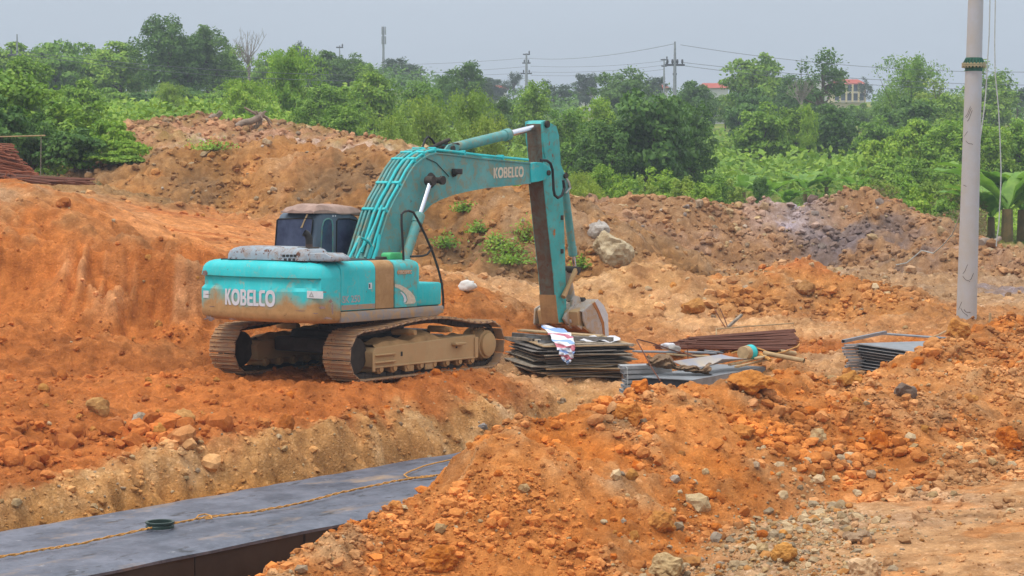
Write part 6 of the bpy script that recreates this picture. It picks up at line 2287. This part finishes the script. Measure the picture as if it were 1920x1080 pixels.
# px, top, width, distance, kind, leaf, label
T = [
    (20, 80, 150, 215, 'round', 'leaf_mid', 'mid green tree at the left edge of the skyline'),
    (95, 78, 150, 220, 'round', 'leaf_mid', 'mid green tree second from the left on the skyline'),
    (165, 88, 150, 225, 'dense', 'leaf_mid', 'green tree left of the tall dark pair'),
    (225, 78, 140, 215, 'round', 'leaf_bright', 'yellow green tree touching the tall dark tree on its left'),
    (305, 24, 110, 210, 'dense', 'leaf_dark', 'tallest dark tree on the left skyline'),
    (352, 60, 95, 212, 'dense', 'leaf_dark', 'dark tree just right of the tallest one'),
    (388, 38, 120, 214, 'round', 'leaf_dark', 'tall dark tree right of the tallest one'),
    (432, 82, 70, 222, 'round', 'leaf_mid', 'narrow tree left of the leafless tree'),
    (500, 95, 80, 240, 'round', 'leaf_mid', 'small green tree behind the bright feathery tree'),
    (564, 68, 48, 270, 'open', 'leaf_haze', 'small round topped far tree above the feathery tree'),
    (540, 88, 125, 135, 'bamboo', 'leaf_bright', 'tall bright feathery tree behind the torn log'),
    (450, 150, 120, 130, 'bamboo', 'leaf_bright', 'feathery light green tree behind the far heap at left'),
    (610, 95, 100, 235, 'round', 'leaf_dark', 'dark green far tree right of the feathery tree'),
    (655, 98, 90, 240, 'round', 'leaf_dark', 'dark far tree under the sky left of the mast'),
    (620, 150, 120, 140, 'round', 'leaf_mid', 'mid green tree above the far heap crest'),
    (700, 135, 120, 150, 'round', 'leaf_mid', 'green tree below the telecom mast'),
    (690, 118, 70, 200, 'round', 'leaf_mid', 'tree behind the green tree below the mast'),
    (748, 97, 90, 340, 'open', 'leaf_haze', 'blue dark far tree right of the telecom mast'),
    (765, 125, 80, 330, 'round', 'leaf_haze', 'low blue far tree beside the telecom mast'),
    (790, 150, 100, 170, 'round', 'leaf_mid', 'green tree behind the pale bamboo'),
    (872, 110, 100, 230, 'dense', 'leaf_dark', 'dark spreading tree above the boom'),
    (836, 132, 60, 215, 'round', 'leaf_dark', 'small dark tree left of the dark spreading tree'),
    (905, 150, 60, 300, 'round', 'leaf_haze', 'hazy tree right of the dark spreading tree'),
    (962, 124, 46, 430, 'open', 'leaf_haze', 'tiny hazy tree near the slim far pole'),
    (920, 145, 70, 430, 'round', 'leaf_haze', 'hazy low trees left of the slim far pole'),
    (1040, 138, 90, 330, 'open', 'leaf_haze', 'hazy spreading tree right of the slim far pole'),
    (1098, 134, 56, 380, 'round', 'leaf_haze', 'hazy round tree between the two far poles'),
    (1168, 106, 115, 255, 'open', 'leaf_dark', 'wide layered tree left of the big power pole'),
    (1165, 135, 110, 250, 'round', 'leaf_dark', 'dark lower crown under the wide layered tree'),
    (1228, 140, 60, 330, 'round', 'leaf_haze', 'hazy tree just left of the big power pole'),
    (1302, 152, 90, 235, 'dense', 'leaf_dark', 'very dark tree right of the big power pole'),
    (1000, 148, 90, 160, 'dense', 'leaf_mid', 'dark green round tree behind the arm top'),
    (940, 175, 70, 175, 'round', 'leaf_dark', 'shaded tree left of the arm top'),
    (1065, 195, 110, 140, 'dense', 'leaf_mid', 'green tree right behind the excavator arm'),
    (1120, 180, 90, 150, 'round', 'leaf_bright', 'bright green tree right of the excavator arm'),
    (1215, 156, 200, 122, 'dense', 'leaf_dark', 'largest broad green tree in the middle distance'),
    (1130, 215, 120, 120, 'dense', 'leaf_dark', 'green tree between the arm and the largest tree'),
    (1295, 190, 110, 126, 'dense', 'leaf_dark', 'green tree against the right side of the largest tree'),
    (1418, 92, 135, 245, 'round', 'leaf_mid', 'tall rounded tree right of the red roof'),
    (1405, 165, 110, 200, 'round', 'leaf_dark', 'blue green tree in front of the tall rounded tree'),
    (1490, 138, 90, 232, 'dense', 'leaf_dark', 'dark tree behind the brown leafless tree'),
    (1528, 165, 56, 228, 'dense', 'leaf_dark', 'dark tree left of the yellow building'),
    (1542, 74, 118, 222, 'open', 'leaf_dark', 'slender tree with layered open crown left of the yellow building'),
    (1622, 138, 28, 420, 'open', 'leaf_haze', 'tiny far tree right of the yellow building'),
    (1716, 104, 130, 205, 'bamboo', 'leaf_mid', 'tall arching bamboo right of the yellow building'),
    (1672, 165, 60, 215, 'bamboo', 'leaf_mid', 'lower bamboo beside the yellow building'),
    (1765, 135, 110, 200, 'open', 'leaf_lime', 'yellow green tree left of the concrete pole'),
    (1760, 170, 120, 190, 'round', 'leaf_mid', 'leafy tree below the yellow green one by the pole'),
    (1850, 98, 130, 222, 'open', 'leaf_mid', 'tall open tree behind the concrete pole'),
    (1858, 150, 110, 215, 'round', 'leaf_mid', 'tree behind the hanging cables'),
    (1908, 152, 50, 260, 'open', 'leaf_haze', 'hazy tree at the right edge'),
    (880, 168, 120, 112, 'bamboo', 'leaf_lime', 'pale lime bamboo clump above the boom cylinder'),
    (800, 182, 130, 108, 'bamboo', 'leaf_lime', 'pale lime bamboo clump left of the boom top'),
    (740, 214, 120, 104, 'bamboo', 'leaf_lime', 'light green young tree beside the far brown heap'),
    (920, 215, 90, 108, 'bamboo', 'leaf_lime', 'low lime bamboo right of the arm cylinder'),
    (1430, 190, 130, 160, 'round', 'leaf_mid', 'grey green tree in front of the rounded tree'),
    (1490, 195, 90, 165, 'round', 'leaf_mid', 'small tree under the leafless brown tree'),
    (1560, 195, 110, 170, 'round', 'leaf_dark', 'green tree under the slender layered tree'),
    (1645, 215, 100, 165, 'round', 'leaf_mid', 'green tree below the yellow building'),
    (1700, 175, 130, 170, 'round', 'leaf_dark', 'shady tree under the arching bamboo'),
    (1515, 185, 40, 160, 'dense', 'leaf_bright', 'small bright round tree below the leafless one'),
    (320, 155, 70, 150, 'bamboo', 'leaf_lime', 'small pale feathery tree in the left field'),
    (650, 190, 110, 118, 'dense', 'leaf_mid', 'green tree behind the crest of the far heap'),
    (580, 180, 80, 125, 'round', 'leaf_mid', 'green tree against the bright feathery tree'),
]
for i, (px, top, w, Y, kd, lf, lab_) in enumerate(T):
    nm, ct = ('bamboo_clump', 'bamboo') if 'bamboo' in lab_ else ('tree', 'tree')
    tree(px, top, w, Y, kd, lf, lab_, i % 3, 'trees beyond the site', nm, ct)

Bsh = [
    (1085, 322, 70, 94, 'bamboo', 'leaf_lime', 'lime grass bush beside the excavator arm'),
    (1112, 332, 60, 96, 'shrub', 'leaf_lime', 'lime bush above the left end of the debris crest'),
    (1165, 330, 60, 98, 'shrub', 'leaf_bright', 'bright bush behind the first banana plant'),
    (1215, 325, 60, 99, 'shrub', 'leaf_lime', 'lime bush between two banana plants'),
    (1280, 322, 70, 99, 'shrub', 'leaf_lime', 'lime bush right of the banana plants by the largest tree'),
    (1325, 335, 60, 97, 'shrub', 'leaf_bright', 'bright bush above the middle of the debris crest'),
    (1368, 335, 60, 112, 'shrub', 'leaf_lime', 'lime bush at the left border of the lawn'),
    (1600, 338, 50, 108, 'shrub', 'leaf_lime', 'lime bush at the right border of the lawn'),
    (1655, 330, 70, 100, 'shrub', 'leaf_lime', 'lime weeds behind the debris peak'),
    (1700, 322, 70, 102, 'shrub', 'leaf_bright', 'bright weeds right of the debris peak'),
    (1745, 328, 70, 98, 'shrub', 'leaf_lime', 'lime weeds left of the pole'),
    (1790, 338, 60, 96, 'shrub', 'leaf_lime', 'lime weeds directly behind the pole'),
    (1330, 168, 40, 270, 'dense', 'leaf_dark', 'dark bush hiding the left of the red roofed house'),
    (1360, 176, 50, 262, 'dense', 'leaf_mid', 'bush before the red roofed house wall'),
    (1612, 190, 60, 260, 'dense', 'leaf_mid', 'bush in front of the yellow building'),
    (1650, 196, 60, 250, 'dense', 'leaf_mid', 'bush right of the yellow building front'),
    (1585, 200, 50, 240, 'dense', 'leaf_dark', 'dark bush under the yellow building'),
    (200, 168, 110, 178, 'dense', 'leaf_mid', 'bush filling the gap under the left trees'),
    (265, 172, 110, 180, 'dense', 'leaf_dark', 'dark bush under the tallest dark tree'),
    (345, 166, 110, 182, 'dense', 'leaf_dark', 'dark bush under the dark trees'),
    (415, 172, 100, 178, 'dense', 'leaf_mid', 'bush left of the light feathery tree'),
    (110, 165, 130, 175, 'dense', 'leaf_mid', 'bush below the second skyline tree'),
    (480, 160, 90, 182, 'dense', 'leaf_mid', 'bush under the leafless tree'),
    (20, 108, 160, 84, 'shrub', 'leaf_mid', 'tall leafy bush at the left edge behind the red bars'),
    (100, 150, 150, 83, 'shrub', 'leaf_mid', 'big leafy bush second from the left edge'),
    (-10, 170, 140, 76, 'shrub', 'leaf_dark', 'dark bush cut by the left edge'),
    (60, 205, 130, 78, 'dense', 'leaf_dark', 'dark bush just behind the red bars'),
    (160, 185, 130, 80, 'shrub', 'leaf_mid', 'leafy bush in the middle of the left thicket'),
    (215, 222, 110, 78, 'shrub', 'leaf_bright', 'bright leaved bush in the left thicket'),
    (140, 245, 130, 76, 'shrub', 'leaf_dark', 'low dark bush under the left thicket'),
    (245, 262, 90, 77, 'shrub', 'leaf_bright', 'bright bush at the right end of the left thicket'),
    (215, 290, 110, 76, 'shrub', 'leaf_mid', 'low bush against the foot of the brown heap'),
    (50, 95, 120, 120, 'round', 'leaf_mid', 'green bush mass above the left thicket'),
    (150, 150, 120, 118, 'round', 'leaf_mid', 'green bush behind the left thicket'),
    (1090, 345, 90, 90, 'bamboo', 'leaf_lime', 'tall yellow green grass bush right of the arm'),
    (1130, 300, 70, 102, 'shrub', 'leaf_bright', 'light bush below the largest tree'),
    (1240, 310, 90, 105, 'shrub', 'leaf_bright', 'bright leafy bush in front of the largest tree'),
    (1340, 318, 70, 108, 'shrub', 'leaf_mid', 'leafy bush at the right foot of the largest tree'),
    (1425, 328, 40, 106, 'dense', 'leaf_dark', 'small dark sapling on the green lawn'),
    (1290, 355, 40, 95, 'shrub', 'leaf_bright', 'tiny bright bush on the debris crest'),
    (1375, 262, 100, 178.2, 'round', 'leaf_lime', 'bright bush right of the largest tree'),
    (1440, 240, 110, 184.8, 'round', 'leaf_lime', 'bright bush above the banana plants'),
    (1510, 262, 100, 182.16, 'round', 'leaf_bright', 'bush right of the banana plants'),
    (1590, 262, 110, 178.2, 'round', 'leaf_bright', 'bush left of the big bright hedge'),
    (1660, 250, 110, 130, 'dense', 'leaf_bright', 'thick bush below the arching bamboo'),
    (1715, 225, 120, 130, 'dense', 'leaf_bright', 'thick bright bush left of the concrete pole'),
    (1780, 222, 110, 128, 'dense', 'leaf_bright', 'thick bright bush right behind the concrete pole'),
    (1850, 230, 110, 126, 'dense', 'leaf_bright', 'thick bright bush behind the hanging cable'),
    (1915, 212, 110, 128, 'dense', 'leaf_bright', 'thick bright bush at the right edge'),
    (1680, 280, 130, 112, 'dense', 'leaf_mid', 'dark green bush before the bright hedge'),
    (1760, 285, 120, 112, 'dense', 'leaf_mid', 'shady bush immediately left of the pole'),
    (1560, 300, 80, 155.76, 'round', 'leaf_lime', 'low bush over the banana leaves'),
    (1620, 310, 80, 147.84, 'round', 'leaf_lime', 'low bush beside the rising debris crest'),
    (1480, 300, 70, 155.76, 'shrub', 'leaf_bright', 'bush between banana plants'),
    (1395, 306, 60, 155.76, 'shrub', 'leaf_lime', 'bush left of the banana plants'),
    (1720, 345, 90, 90, 'shrub', 'leaf_bright', 'weedy bush behind the right debris slope'),
    (1775, 365, 80, 88, 'shrub', 'leaf_mid', 'weedy bush beside the pole foot'),
    (700, 262, 70, 93, 'bamboo', 'leaf_lime', 'young feathery bush on the far heap shoulder'),
]
for i, (px, top, w, Y, kd, lf, lab_) in enumerate(Bsh):
    tree(px, top, w, Y, kd, lf, lab_, i % 3, 'bushes round the site', 'bush', 'bush')

# leafless trees
def bare(px, top, w, Y, base, lab_, mat):
    t = P(px, top, Y); z0 = P(px, base, Y).z
    root = empty('bare_tree', (t.x, Y, z0), label=lab_, cat='tree')
    h, wd = t.z - z0, w / F * Y
    rr = random.Random(px)
    MB().tube([(0, 0, 0), (.1, 0, h * .35), (0, 0, h * .6)], [.16, .12, .08], 7).build('trunk', mat, root, True)
    mb = MB()
    for k in range(26):
        a_ = rr.uniform(0, 6.28); r_ = wd / 2 * rr.uniform(.3, 1); z1_ = h * rr.uniform(.6, 1)
        s = Vector((0, 0, h * rr.uniform(.25, .6)))
        e_ = Vector((math.cos(a_) * r_, math.sin(a_) * r_, z1_))
        m_ = s.lerp(e_, .5) + Vector((0, 0, -.05 * h))
        mb.tube([s, m_, e_], [.05, .03, .014], 5)
        for _ in range(3):
            b0 = m_.lerp(e_, rr.uniform(.1, .9)); b1 = b0 + Vector((rr.uniform(-1, 1) * wd * .12, rr.uniform(-1, 1) * wd * .12, h * rr.uniform(.05, .16)))
            mb.tube([b0, b1], [.018, .009], 4)
    mb.build('branches', mat, root, True)


bare(465, 55, 70, 205, 175, 'grey leafless tree right of the tall dark trees', M['twig'])
bare(1502, 148, 66, 200, 215, 'brown leafless tree left of the yellow building', M['twig'])


# ---- banana plants
def banana(px, base, hpx, Y, lab_, seed, nl=9):
    p = P(px, base, Y)
    p.z = min(p.z, tz1(p.x, Y) + .2)
    g = random.Random(seed)
    s = hpx / F * Y
    root = empty('banana_plant', tuple(p), label=lab_, cat='banana plant', group='banana plants behind the site')
    for k in range(nl):
        a_ = g.uniform(0, 6.28); l_ = s * g.uniform(.65, 1.0); up = g.uniform(.55, 1.25)
        d_ = Vector((math.cos(a_), math.sin(a_), 0)); sd = Vector((-d_.y, d_.x, 0))
        rows = []
        st = Vector((0, 0, s * .28))
        for i in range(10):
            t = i / 9
            ang = up * (1 - .95 * t * g.uniform(.9, 1.1))
            if i: st = st + (d_ * math.cos(ang) + Vector((0, 0, math.sin(ang)))) * l_ / 9
            w = .17 * l_ * math.sin(math.pi * min(1, .06 + t * .95)) ** .7 * (1 if t > .12 else .2)
            wob = .02 * l_ * math.sin(i * 2.1 + k)
            rows.append([st + sd * w + Vector((0, 0, .35 * w + wob)), st + sd * w * .5 + Vector((0, 0, .22 * w)), st, st - sd * w * .5 + Vector((0, 0, .22 * w)), st - sd * w + Vector((0, 0, .35 * w - wob))])
        MB().grid(rows).build('leaf', M['banana'], root, True)
    MB().tube([(0, 0, -.2), (0, 0, s * .3)], [.1 * s * .6, .05 * s], 9).build('stem', M['leaf_dry'], root, True)


for i, (px, base, h, Y, lab_) in enumerate([
        (1195, 378, 76, 92, 'banana plant just right of the arm behind the debris crest'), (1240, 380, 84, 93, 'banana plant in front of the largest tree'), (1150, 372, 46, 96, 'small banana plant left of the debris crest'),
        (1555, 378, 86, 96, 'banana plant alone on the lawn left of the debris peak'), (1440, 335, 80, 115, 'banana plant under the bright bushes'), (1475, 340, 66, 112, 'banana plant beside the sapling'), (1550, 292, 74, 128, 'banana plant standing high among the bushes'), (1510, 320, 70, 126, 'banana plant left of the high one among bushes'), (1395, 335, 66, 124, 'banana plant at the left of the bush belt'), (1605, 330, 64, 124, 'banana plant at the right of the bush belt'),
        (1888, 452, 200, 90, 'large banana plant with hanging leaves right of the pole'), (1918, 456, 210, 93, 'large banana plant at the right edge'), (1858, 446, 130, 95, 'banana plant partly behind the hanging cable')]):
    banana(px, base, h, Y, lab_, 100 + i, 11)

# ---- weeds on the slopes
def weed(px, py, w, h, lab_, seed, leaf='leaf_mid', Yl=(40, 95), nl=260, flowers=False):
    g = np.random.default_rng(seed)
    p = G(px, py, *Yl)
    s = p.y / F
    C = np.stack([g.normal(size=nl) * w * s * .26, g.normal(size=nl) * w * s * .2, np.abs(g.normal(size=nl)) * h * s * .42], 1)
    V_, Fc = leaf_quads(C, g.normal(size=(nl, 3)) * .5 + np.array((0, -.3, .9)), .06, g, .5)
    root = empty('weed', tuple(p), label=lab_, cat='weed plant')
    link('foliage', npmesh('foliage', V_, Fc, M[leaf]), root)
    mb = MB()
    for k in range(8):
        c = C[g.integers(0, nl)]
        mb.tube([(0, 0, -.05), tuple(c * .6), tuple(c)], .012, 4)
    mb.build('stem', M['leaf_dry'], root)


for i, a_ in enumerate([(837, 466, 54, 32, 'round weed tuft on the brown slope beside the boom cylinder'), (897, 436, 42, 22, 'weed tuft in the middle of the brown slope'), (869, 397, 40, 22, 'highest weed tuft on the brown slope'), (950, 478, 90, 44, 'wide weed patch left of the arm'), (985, 455, 50, 44, 'weed patch touching the arm'), (930, 462, 40, 24, 'small weeds at the left of the wide patch'), (960, 495, 80, 20, 'low weeds along the foot of the brown slope'), (1088, 503, 30, 22, 'weed tuft right of the bucket link'), (905, 300, 0, 0, '')]):
    if a_[2]:
        weed(*a_[:5], 300 + i, nl=500 if a_[2] > 60 else 300)
weed(395, 281, 76, 18, 'strip of grass weeds on the far brown heap', 330, 'leaf_bright', (60, 96), 420)

# ---- undergrowth
def undergrowth(name, n_, box, hgt, size, leaf, label, seed, aspect=.55, gaps=()):
    g = np.random.default_rng(seed)
    x0, x1, Y0, Y1 = box
    Y = np.exp(g.uniform(math.log(Y0), math.log(Y1), n_))
    X = (g.uniform(x0, x1, n_) - 960) / F * Y
    ok = np.ones(n_, bool)
    for a_, b_, y_ in gaps:
        pxl = 960 + X / Y * F
        ok &= ~((pxl > a_) & (pxl < b_) & (Y < y_))
    X, Y = X[ok], Y[ok]; n_ = len(X)
    lump = .35 + .65 * np.clip(.55 + .6 * fbm(X, Y, .22, 3, seed), 0, 1.3)
    Z0 = terrain(X, Y, False)
    Z = Z0 + hgt * lump * g.uniform(.05, 1, n_) ** .6
    C = np.stack([X, Y, Z], 1)
    V_, Fc = leaf_quads(C, g.normal(size=(n_, 3)) * .6 + np.array((0, -.35, .8)), size * (Y / 120) ** .6, g, aspect)
    link(name, npmesh(name, V_, Fc, M[leaf]), kind='stuff', label=label)


undergrowth('undergrowth', 42000, (-120, 700, 96, 190), 1.5, .26, 'leaf_bright', 'light green undergrowth covering the field at left', 41)
undergrowth('undergrowth', 9000, (-60, 420, 92, 130), 1.8, .2, 'leaf_mid', 'green undergrowth behind the left thicket', 42)
undergrowth('undergrowth', 22000, (1000, 2040, 100, 150), 1.1, .16, 'leaf_bright', 'low green plants before the bush belt on the right', 43, gaps=((1385, 1610, 152),))
undergrowth('undergrowth', 22000, (560, 2040, 125, 215), 2.6, .26, 'leaf_mid', 'mid green undergrowth between the trees', 44)
undergrowth('far_woods', 46000, (-200, 2140, 240, 420), 4.5, .17, 'leaf_dark', 'dark far woods below the skyline', 45, gaps=((1545, 1632, 999), (1318, 1362, 400), (922, 954, 999), (1084, 1116, 400), (1228, 1252, 999)))
undergrowth('grass', 24000, (1240, 2060, 83, 152), .3, .10, 'grass', 'bright grass beyond the debris heap', 46, .2)
undergrowth('dry_grass', 12000, (1630, 1850, 82, 95), 2.2, .13, 'leaf_dry', 'dry grass and weeds behind the right debris slope', 47, .18)
undergrowth('weeds', 4500, (1600, 1830, 83, 94), 1.2, .11, 'leaf_bright', 'green weeds behind the right debris slope', 48, .4)
undergrowth('dry_grass', 3000, (70, 190, 66, 74), .45, .1, 'leaf_dry', 'dry grass in front of the left thicket', 49, .2)

# ================================================================== FAR POLES, WIRES, HOUSES
def power_pole(px, top, base, Y, lab_, arms, r_=.16, mat='pole_steel'):
    t = P(px, top, Y); b_ = P(px, base, Y)
    root = empty('power_pole', tuple(b_), label=lab_, cat='power pole')
    h = t.z - b_.z
    MB().tube([(0, 0, 0), (0, 0, h * .55), (0, 0, h)], [r_, r_ * .85, r_ * .45], 10).build('pole', M[mat], root, True)
    for zf, wd, ins in arms:
        z = h * zf
        a_ = MB().box(-wd / 2, wd / 2, -.08, .08, z - .09, z + .09).build('crossarm', M['wire'], root)
        for k in range(ins):
            x = -wd / 2 + wd * (k + .5) / ins if ins > 1 else wd * .4
            MB().tube([(x, 0, z + .09), (x, 0, z + .25), (x, 0, z + .5)], [.05, .11, .07], 8).build('insulator', M['wire'], a_, True)
        if wd > 2:
            MB().tube([(-wd * .33, 0, z - .09), (0, 0, z - wd * .36)], .06, 5).tube([(wd * .33, 0, z - .09), (0, 0, z - wd * .36)], .06, 5).build('brace', M['wire'], root)
    return root


power_pole(1265, 78, 205, 185, 'big power pole with a wide crossarm and braces', [(.655, 1.75, 4), (.52, .35, 0)], .17)
power_pole(1245, 110, 180, 300, 'thin far pole just left of the big power pole', [(.97, 1.0, 1), (.8, .8, 1)], .15)
power_pole(987, 100, 165, 300, 'slim far pole with short side arms above the boom', [(.97, 1.0, 1), (.72, 1.2, 2), (.42, 1.6, 2)], .22)
power_pole(33, 64, 150, 190, 'pole with a low crossarm at the far left', [(.55, 1.6, 3)], .12)
power_pole(1502, 110, 170, 380, 'thin distant pole left of the slender layered tree', [], .12)
power_pole(637, 85, 140, 300, 'short far pole behind the trees left of the mast', [(.93, 1.0, 1)], .12)
power_pole(1914, 165, 215, 300, 'far pole at the right edge', [(.9, .9, 1)], .14)
t = P(719, 50, 420); b_ = P(719, 150, 420)
mast = empty('telecom_mast', tuple(b_), label='slim grey telecom mast with antennas above the trees', cat='mast')
MB().tube([(0, 0, 0), (0, 0, t.z - b_.z)], [.3, .2], 10).build('mast_pole', M['pole_steel'], mast, True)
for k in range(3):
    a_ = k * math.tau / 3
    c_, s_ = .42 * math.cos(a_), .42 * math.sin(a_)
    for zz in (-.0, -1.9):
        MB().box(c_ - .14, c_ + .14, s_ - .1, s_ + .1, t.z - b_.z + zz - 1.6, t.z - b_.z + zz).build('antenna', M['pole_steel'], mast, bevel=.03)


def wire_(a_, b_, sag, lab_, r_=.018):
    A_, B_ = P(*a_), P(*b_)
    pts = []
    for t in np.linspace(0, 1, 18):
        p = A_.lerp(B_, t); p.z -= sag * 4 * t * (1 - t); pts.append(p)
    MB().tube(pts, r_, 4).build('power_cable', M['wire'], None, True, label=lab_, cat='power line', group='power lines over the trees')


wire_((1265, 82, 185), (987, 109, 300), .6, 'topmost power line from the big pole to the slim far pole')
wire_((1276, 84, 185), (2000, 134, 185), .8, 'topmost power line running right from the big pole')
wire_((1280, 117, 185), (2000, 160, 185), .5, 'upper crossarm power line running right from the big pole')
wire_((1280, 123, 185), (2000, 170, 185), .6, 'lower crossarm power line running right from the big pole')
wire_((1252, 117, 185), (1245, 114, 300), .1, 'short power line between the two poles in the middle')
wire_((1245, 114, 300), (995, 124, 300), .4, 'upper power line between thin pole and slim far pole')
wire_((1245, 122, 300), (995, 135, 300), .4, 'middle power line between thin pole and slim far pole')
wire_((1245, 130, 300), (995, 141, 300), .4, 'lower power line between thin pole and slim far pole')
wire_((985, 109, 300), (500, 118, 300), .6, 'topmost power line running left from the slim far pole')
wire_((985, 125, 300), (500, 136, 300), .6, 'middle power line running left from the slim far pole')
wire_((985, 137, 300), (500, 142, 300), .4, 'lower power line running left from the slim far pole')
wire_((45, 97, 118), (660, 141, 118), .25, 'upper power line crossing before the left trees', .014)
wire_((45, 103, 118), (660, 152, 118), .3, 'lower power line crossing before the left trees', .014)


def house(px, top, w, Y, eave, base, lab_, wall, stories=0, roof=True):
    """gabled block seen frontally: w pixels wide, ridge at top, eave and base rows"""
    c_ = P(px, base, Y); s = Y / F
    root = empty('house', tuple(c_), label=lab_, cat='house')
    W_, he, hr = w * s, P(px, eave, Y).z - c_.z, P(px, top, Y).z - c_.z
    D_ = 8
    MB().box(-W_ / 2, W_ / 2, 0, D_, -6, he).build('wall', wall, root)
    if roof:
        o_ = .5
        MB().add([(-W_ / 2 - o_, -o_, he), (W_ / 2 + o_, -o_, he), (W_ / 2 + o_, D_ + o_, he), (-W_ / 2 - o_, D_ + o_, he), (-W_ / 2 + W_ * .12, D_ / 2, hr), (W_ / 2 - W_ * .12, D_ / 2, hr)], [(0, 1, 5, 4), (1, 2, 5), (2, 3, 4, 5), (3, 0, 4), (0, 3, 2, 1)]).build('roof', M['roof_red'], root)
    if stories:
        nw = 5
        for st_ in range(stories):
            z = he * (1 - (st_ + .72) / stories)
            MB().box(-W_ / 2 - .05, W_ / 2 + .05, -.5, 0, z - he / stories * .28, z - he / stories * .2).build('balcony', M['wall_white'], root)
            for k in range(nw):
                x = -W_ / 2 + W_ * (k + .5) / nw
                f_ = MB().box(x - .55, x + .55, -.03, .02, z - .2, z + 1.5).build('window_frame', M['wall_white'], root)
                MB().box(x - .45, x + .45, -.05, -.031, z - .1, z + 1.4).build('pane', M['win'], f_)
        for k in range(nw + 1):
            x = -W_ / 2 + W_ * k / nw
            MB().box(x - .18, x + .18, -.52, -.06, 0, he - .02).build('column', M['wall_cream'], root)


house(1592, 147, 58, 430, 158, 192, 'yellow two storey building with a red hipped roof', M['wall_cream'], 2)
house(1546, 146, 44, 440, 150, 175, 'pale flat building left of the yellow one', M['wall_white'], 0, False)
house(1340, 154, 50, 400, 165, 178, 'red roofed house right of the big power pole', M['wall_white'])
house(1350, 196, 40, 300, 210, 222, 'low orange roofed house under the very dark tree', M['wall_white'])
house(938, 158, 24, 460, 166, 176, 'small red roof seen above the arm cylinder', M['wall_white'])
house(1100, 168, 28, 400, 178, 190, 'small red roof right of the arm', M['wall_white'])
house(1240, 157, 24, 420, 166, 176, 'tiny red roof behind the two poles', M['wall_white'])

# ================================================================== HAZE
m = bpy.data.materials.new('haze_air')
m.use_nodes = True
n = m.node_tree
n.nodes.clear()
o_ = n.nodes.new('ShaderNodeOutputMaterial')
pv = n.nodes.new('ShaderNodeVolumePrincipled')
pv.inputs['Color'].default_value = (.80, .89, 1.0, 1)
pv.inputs['Density'].default_value = .0006
pv.inputs['Anisotropy'].default_value = .2
n.links.new(pv.outputs[0], o_.inputs['Volume'])
HAZE = True
if HAZE:
    hz = MB().box(-1200, 1200, -30, 3300, -2.8, 75).build('haze', m, None, kind='stuff', label='thin pale haze over the far trees')
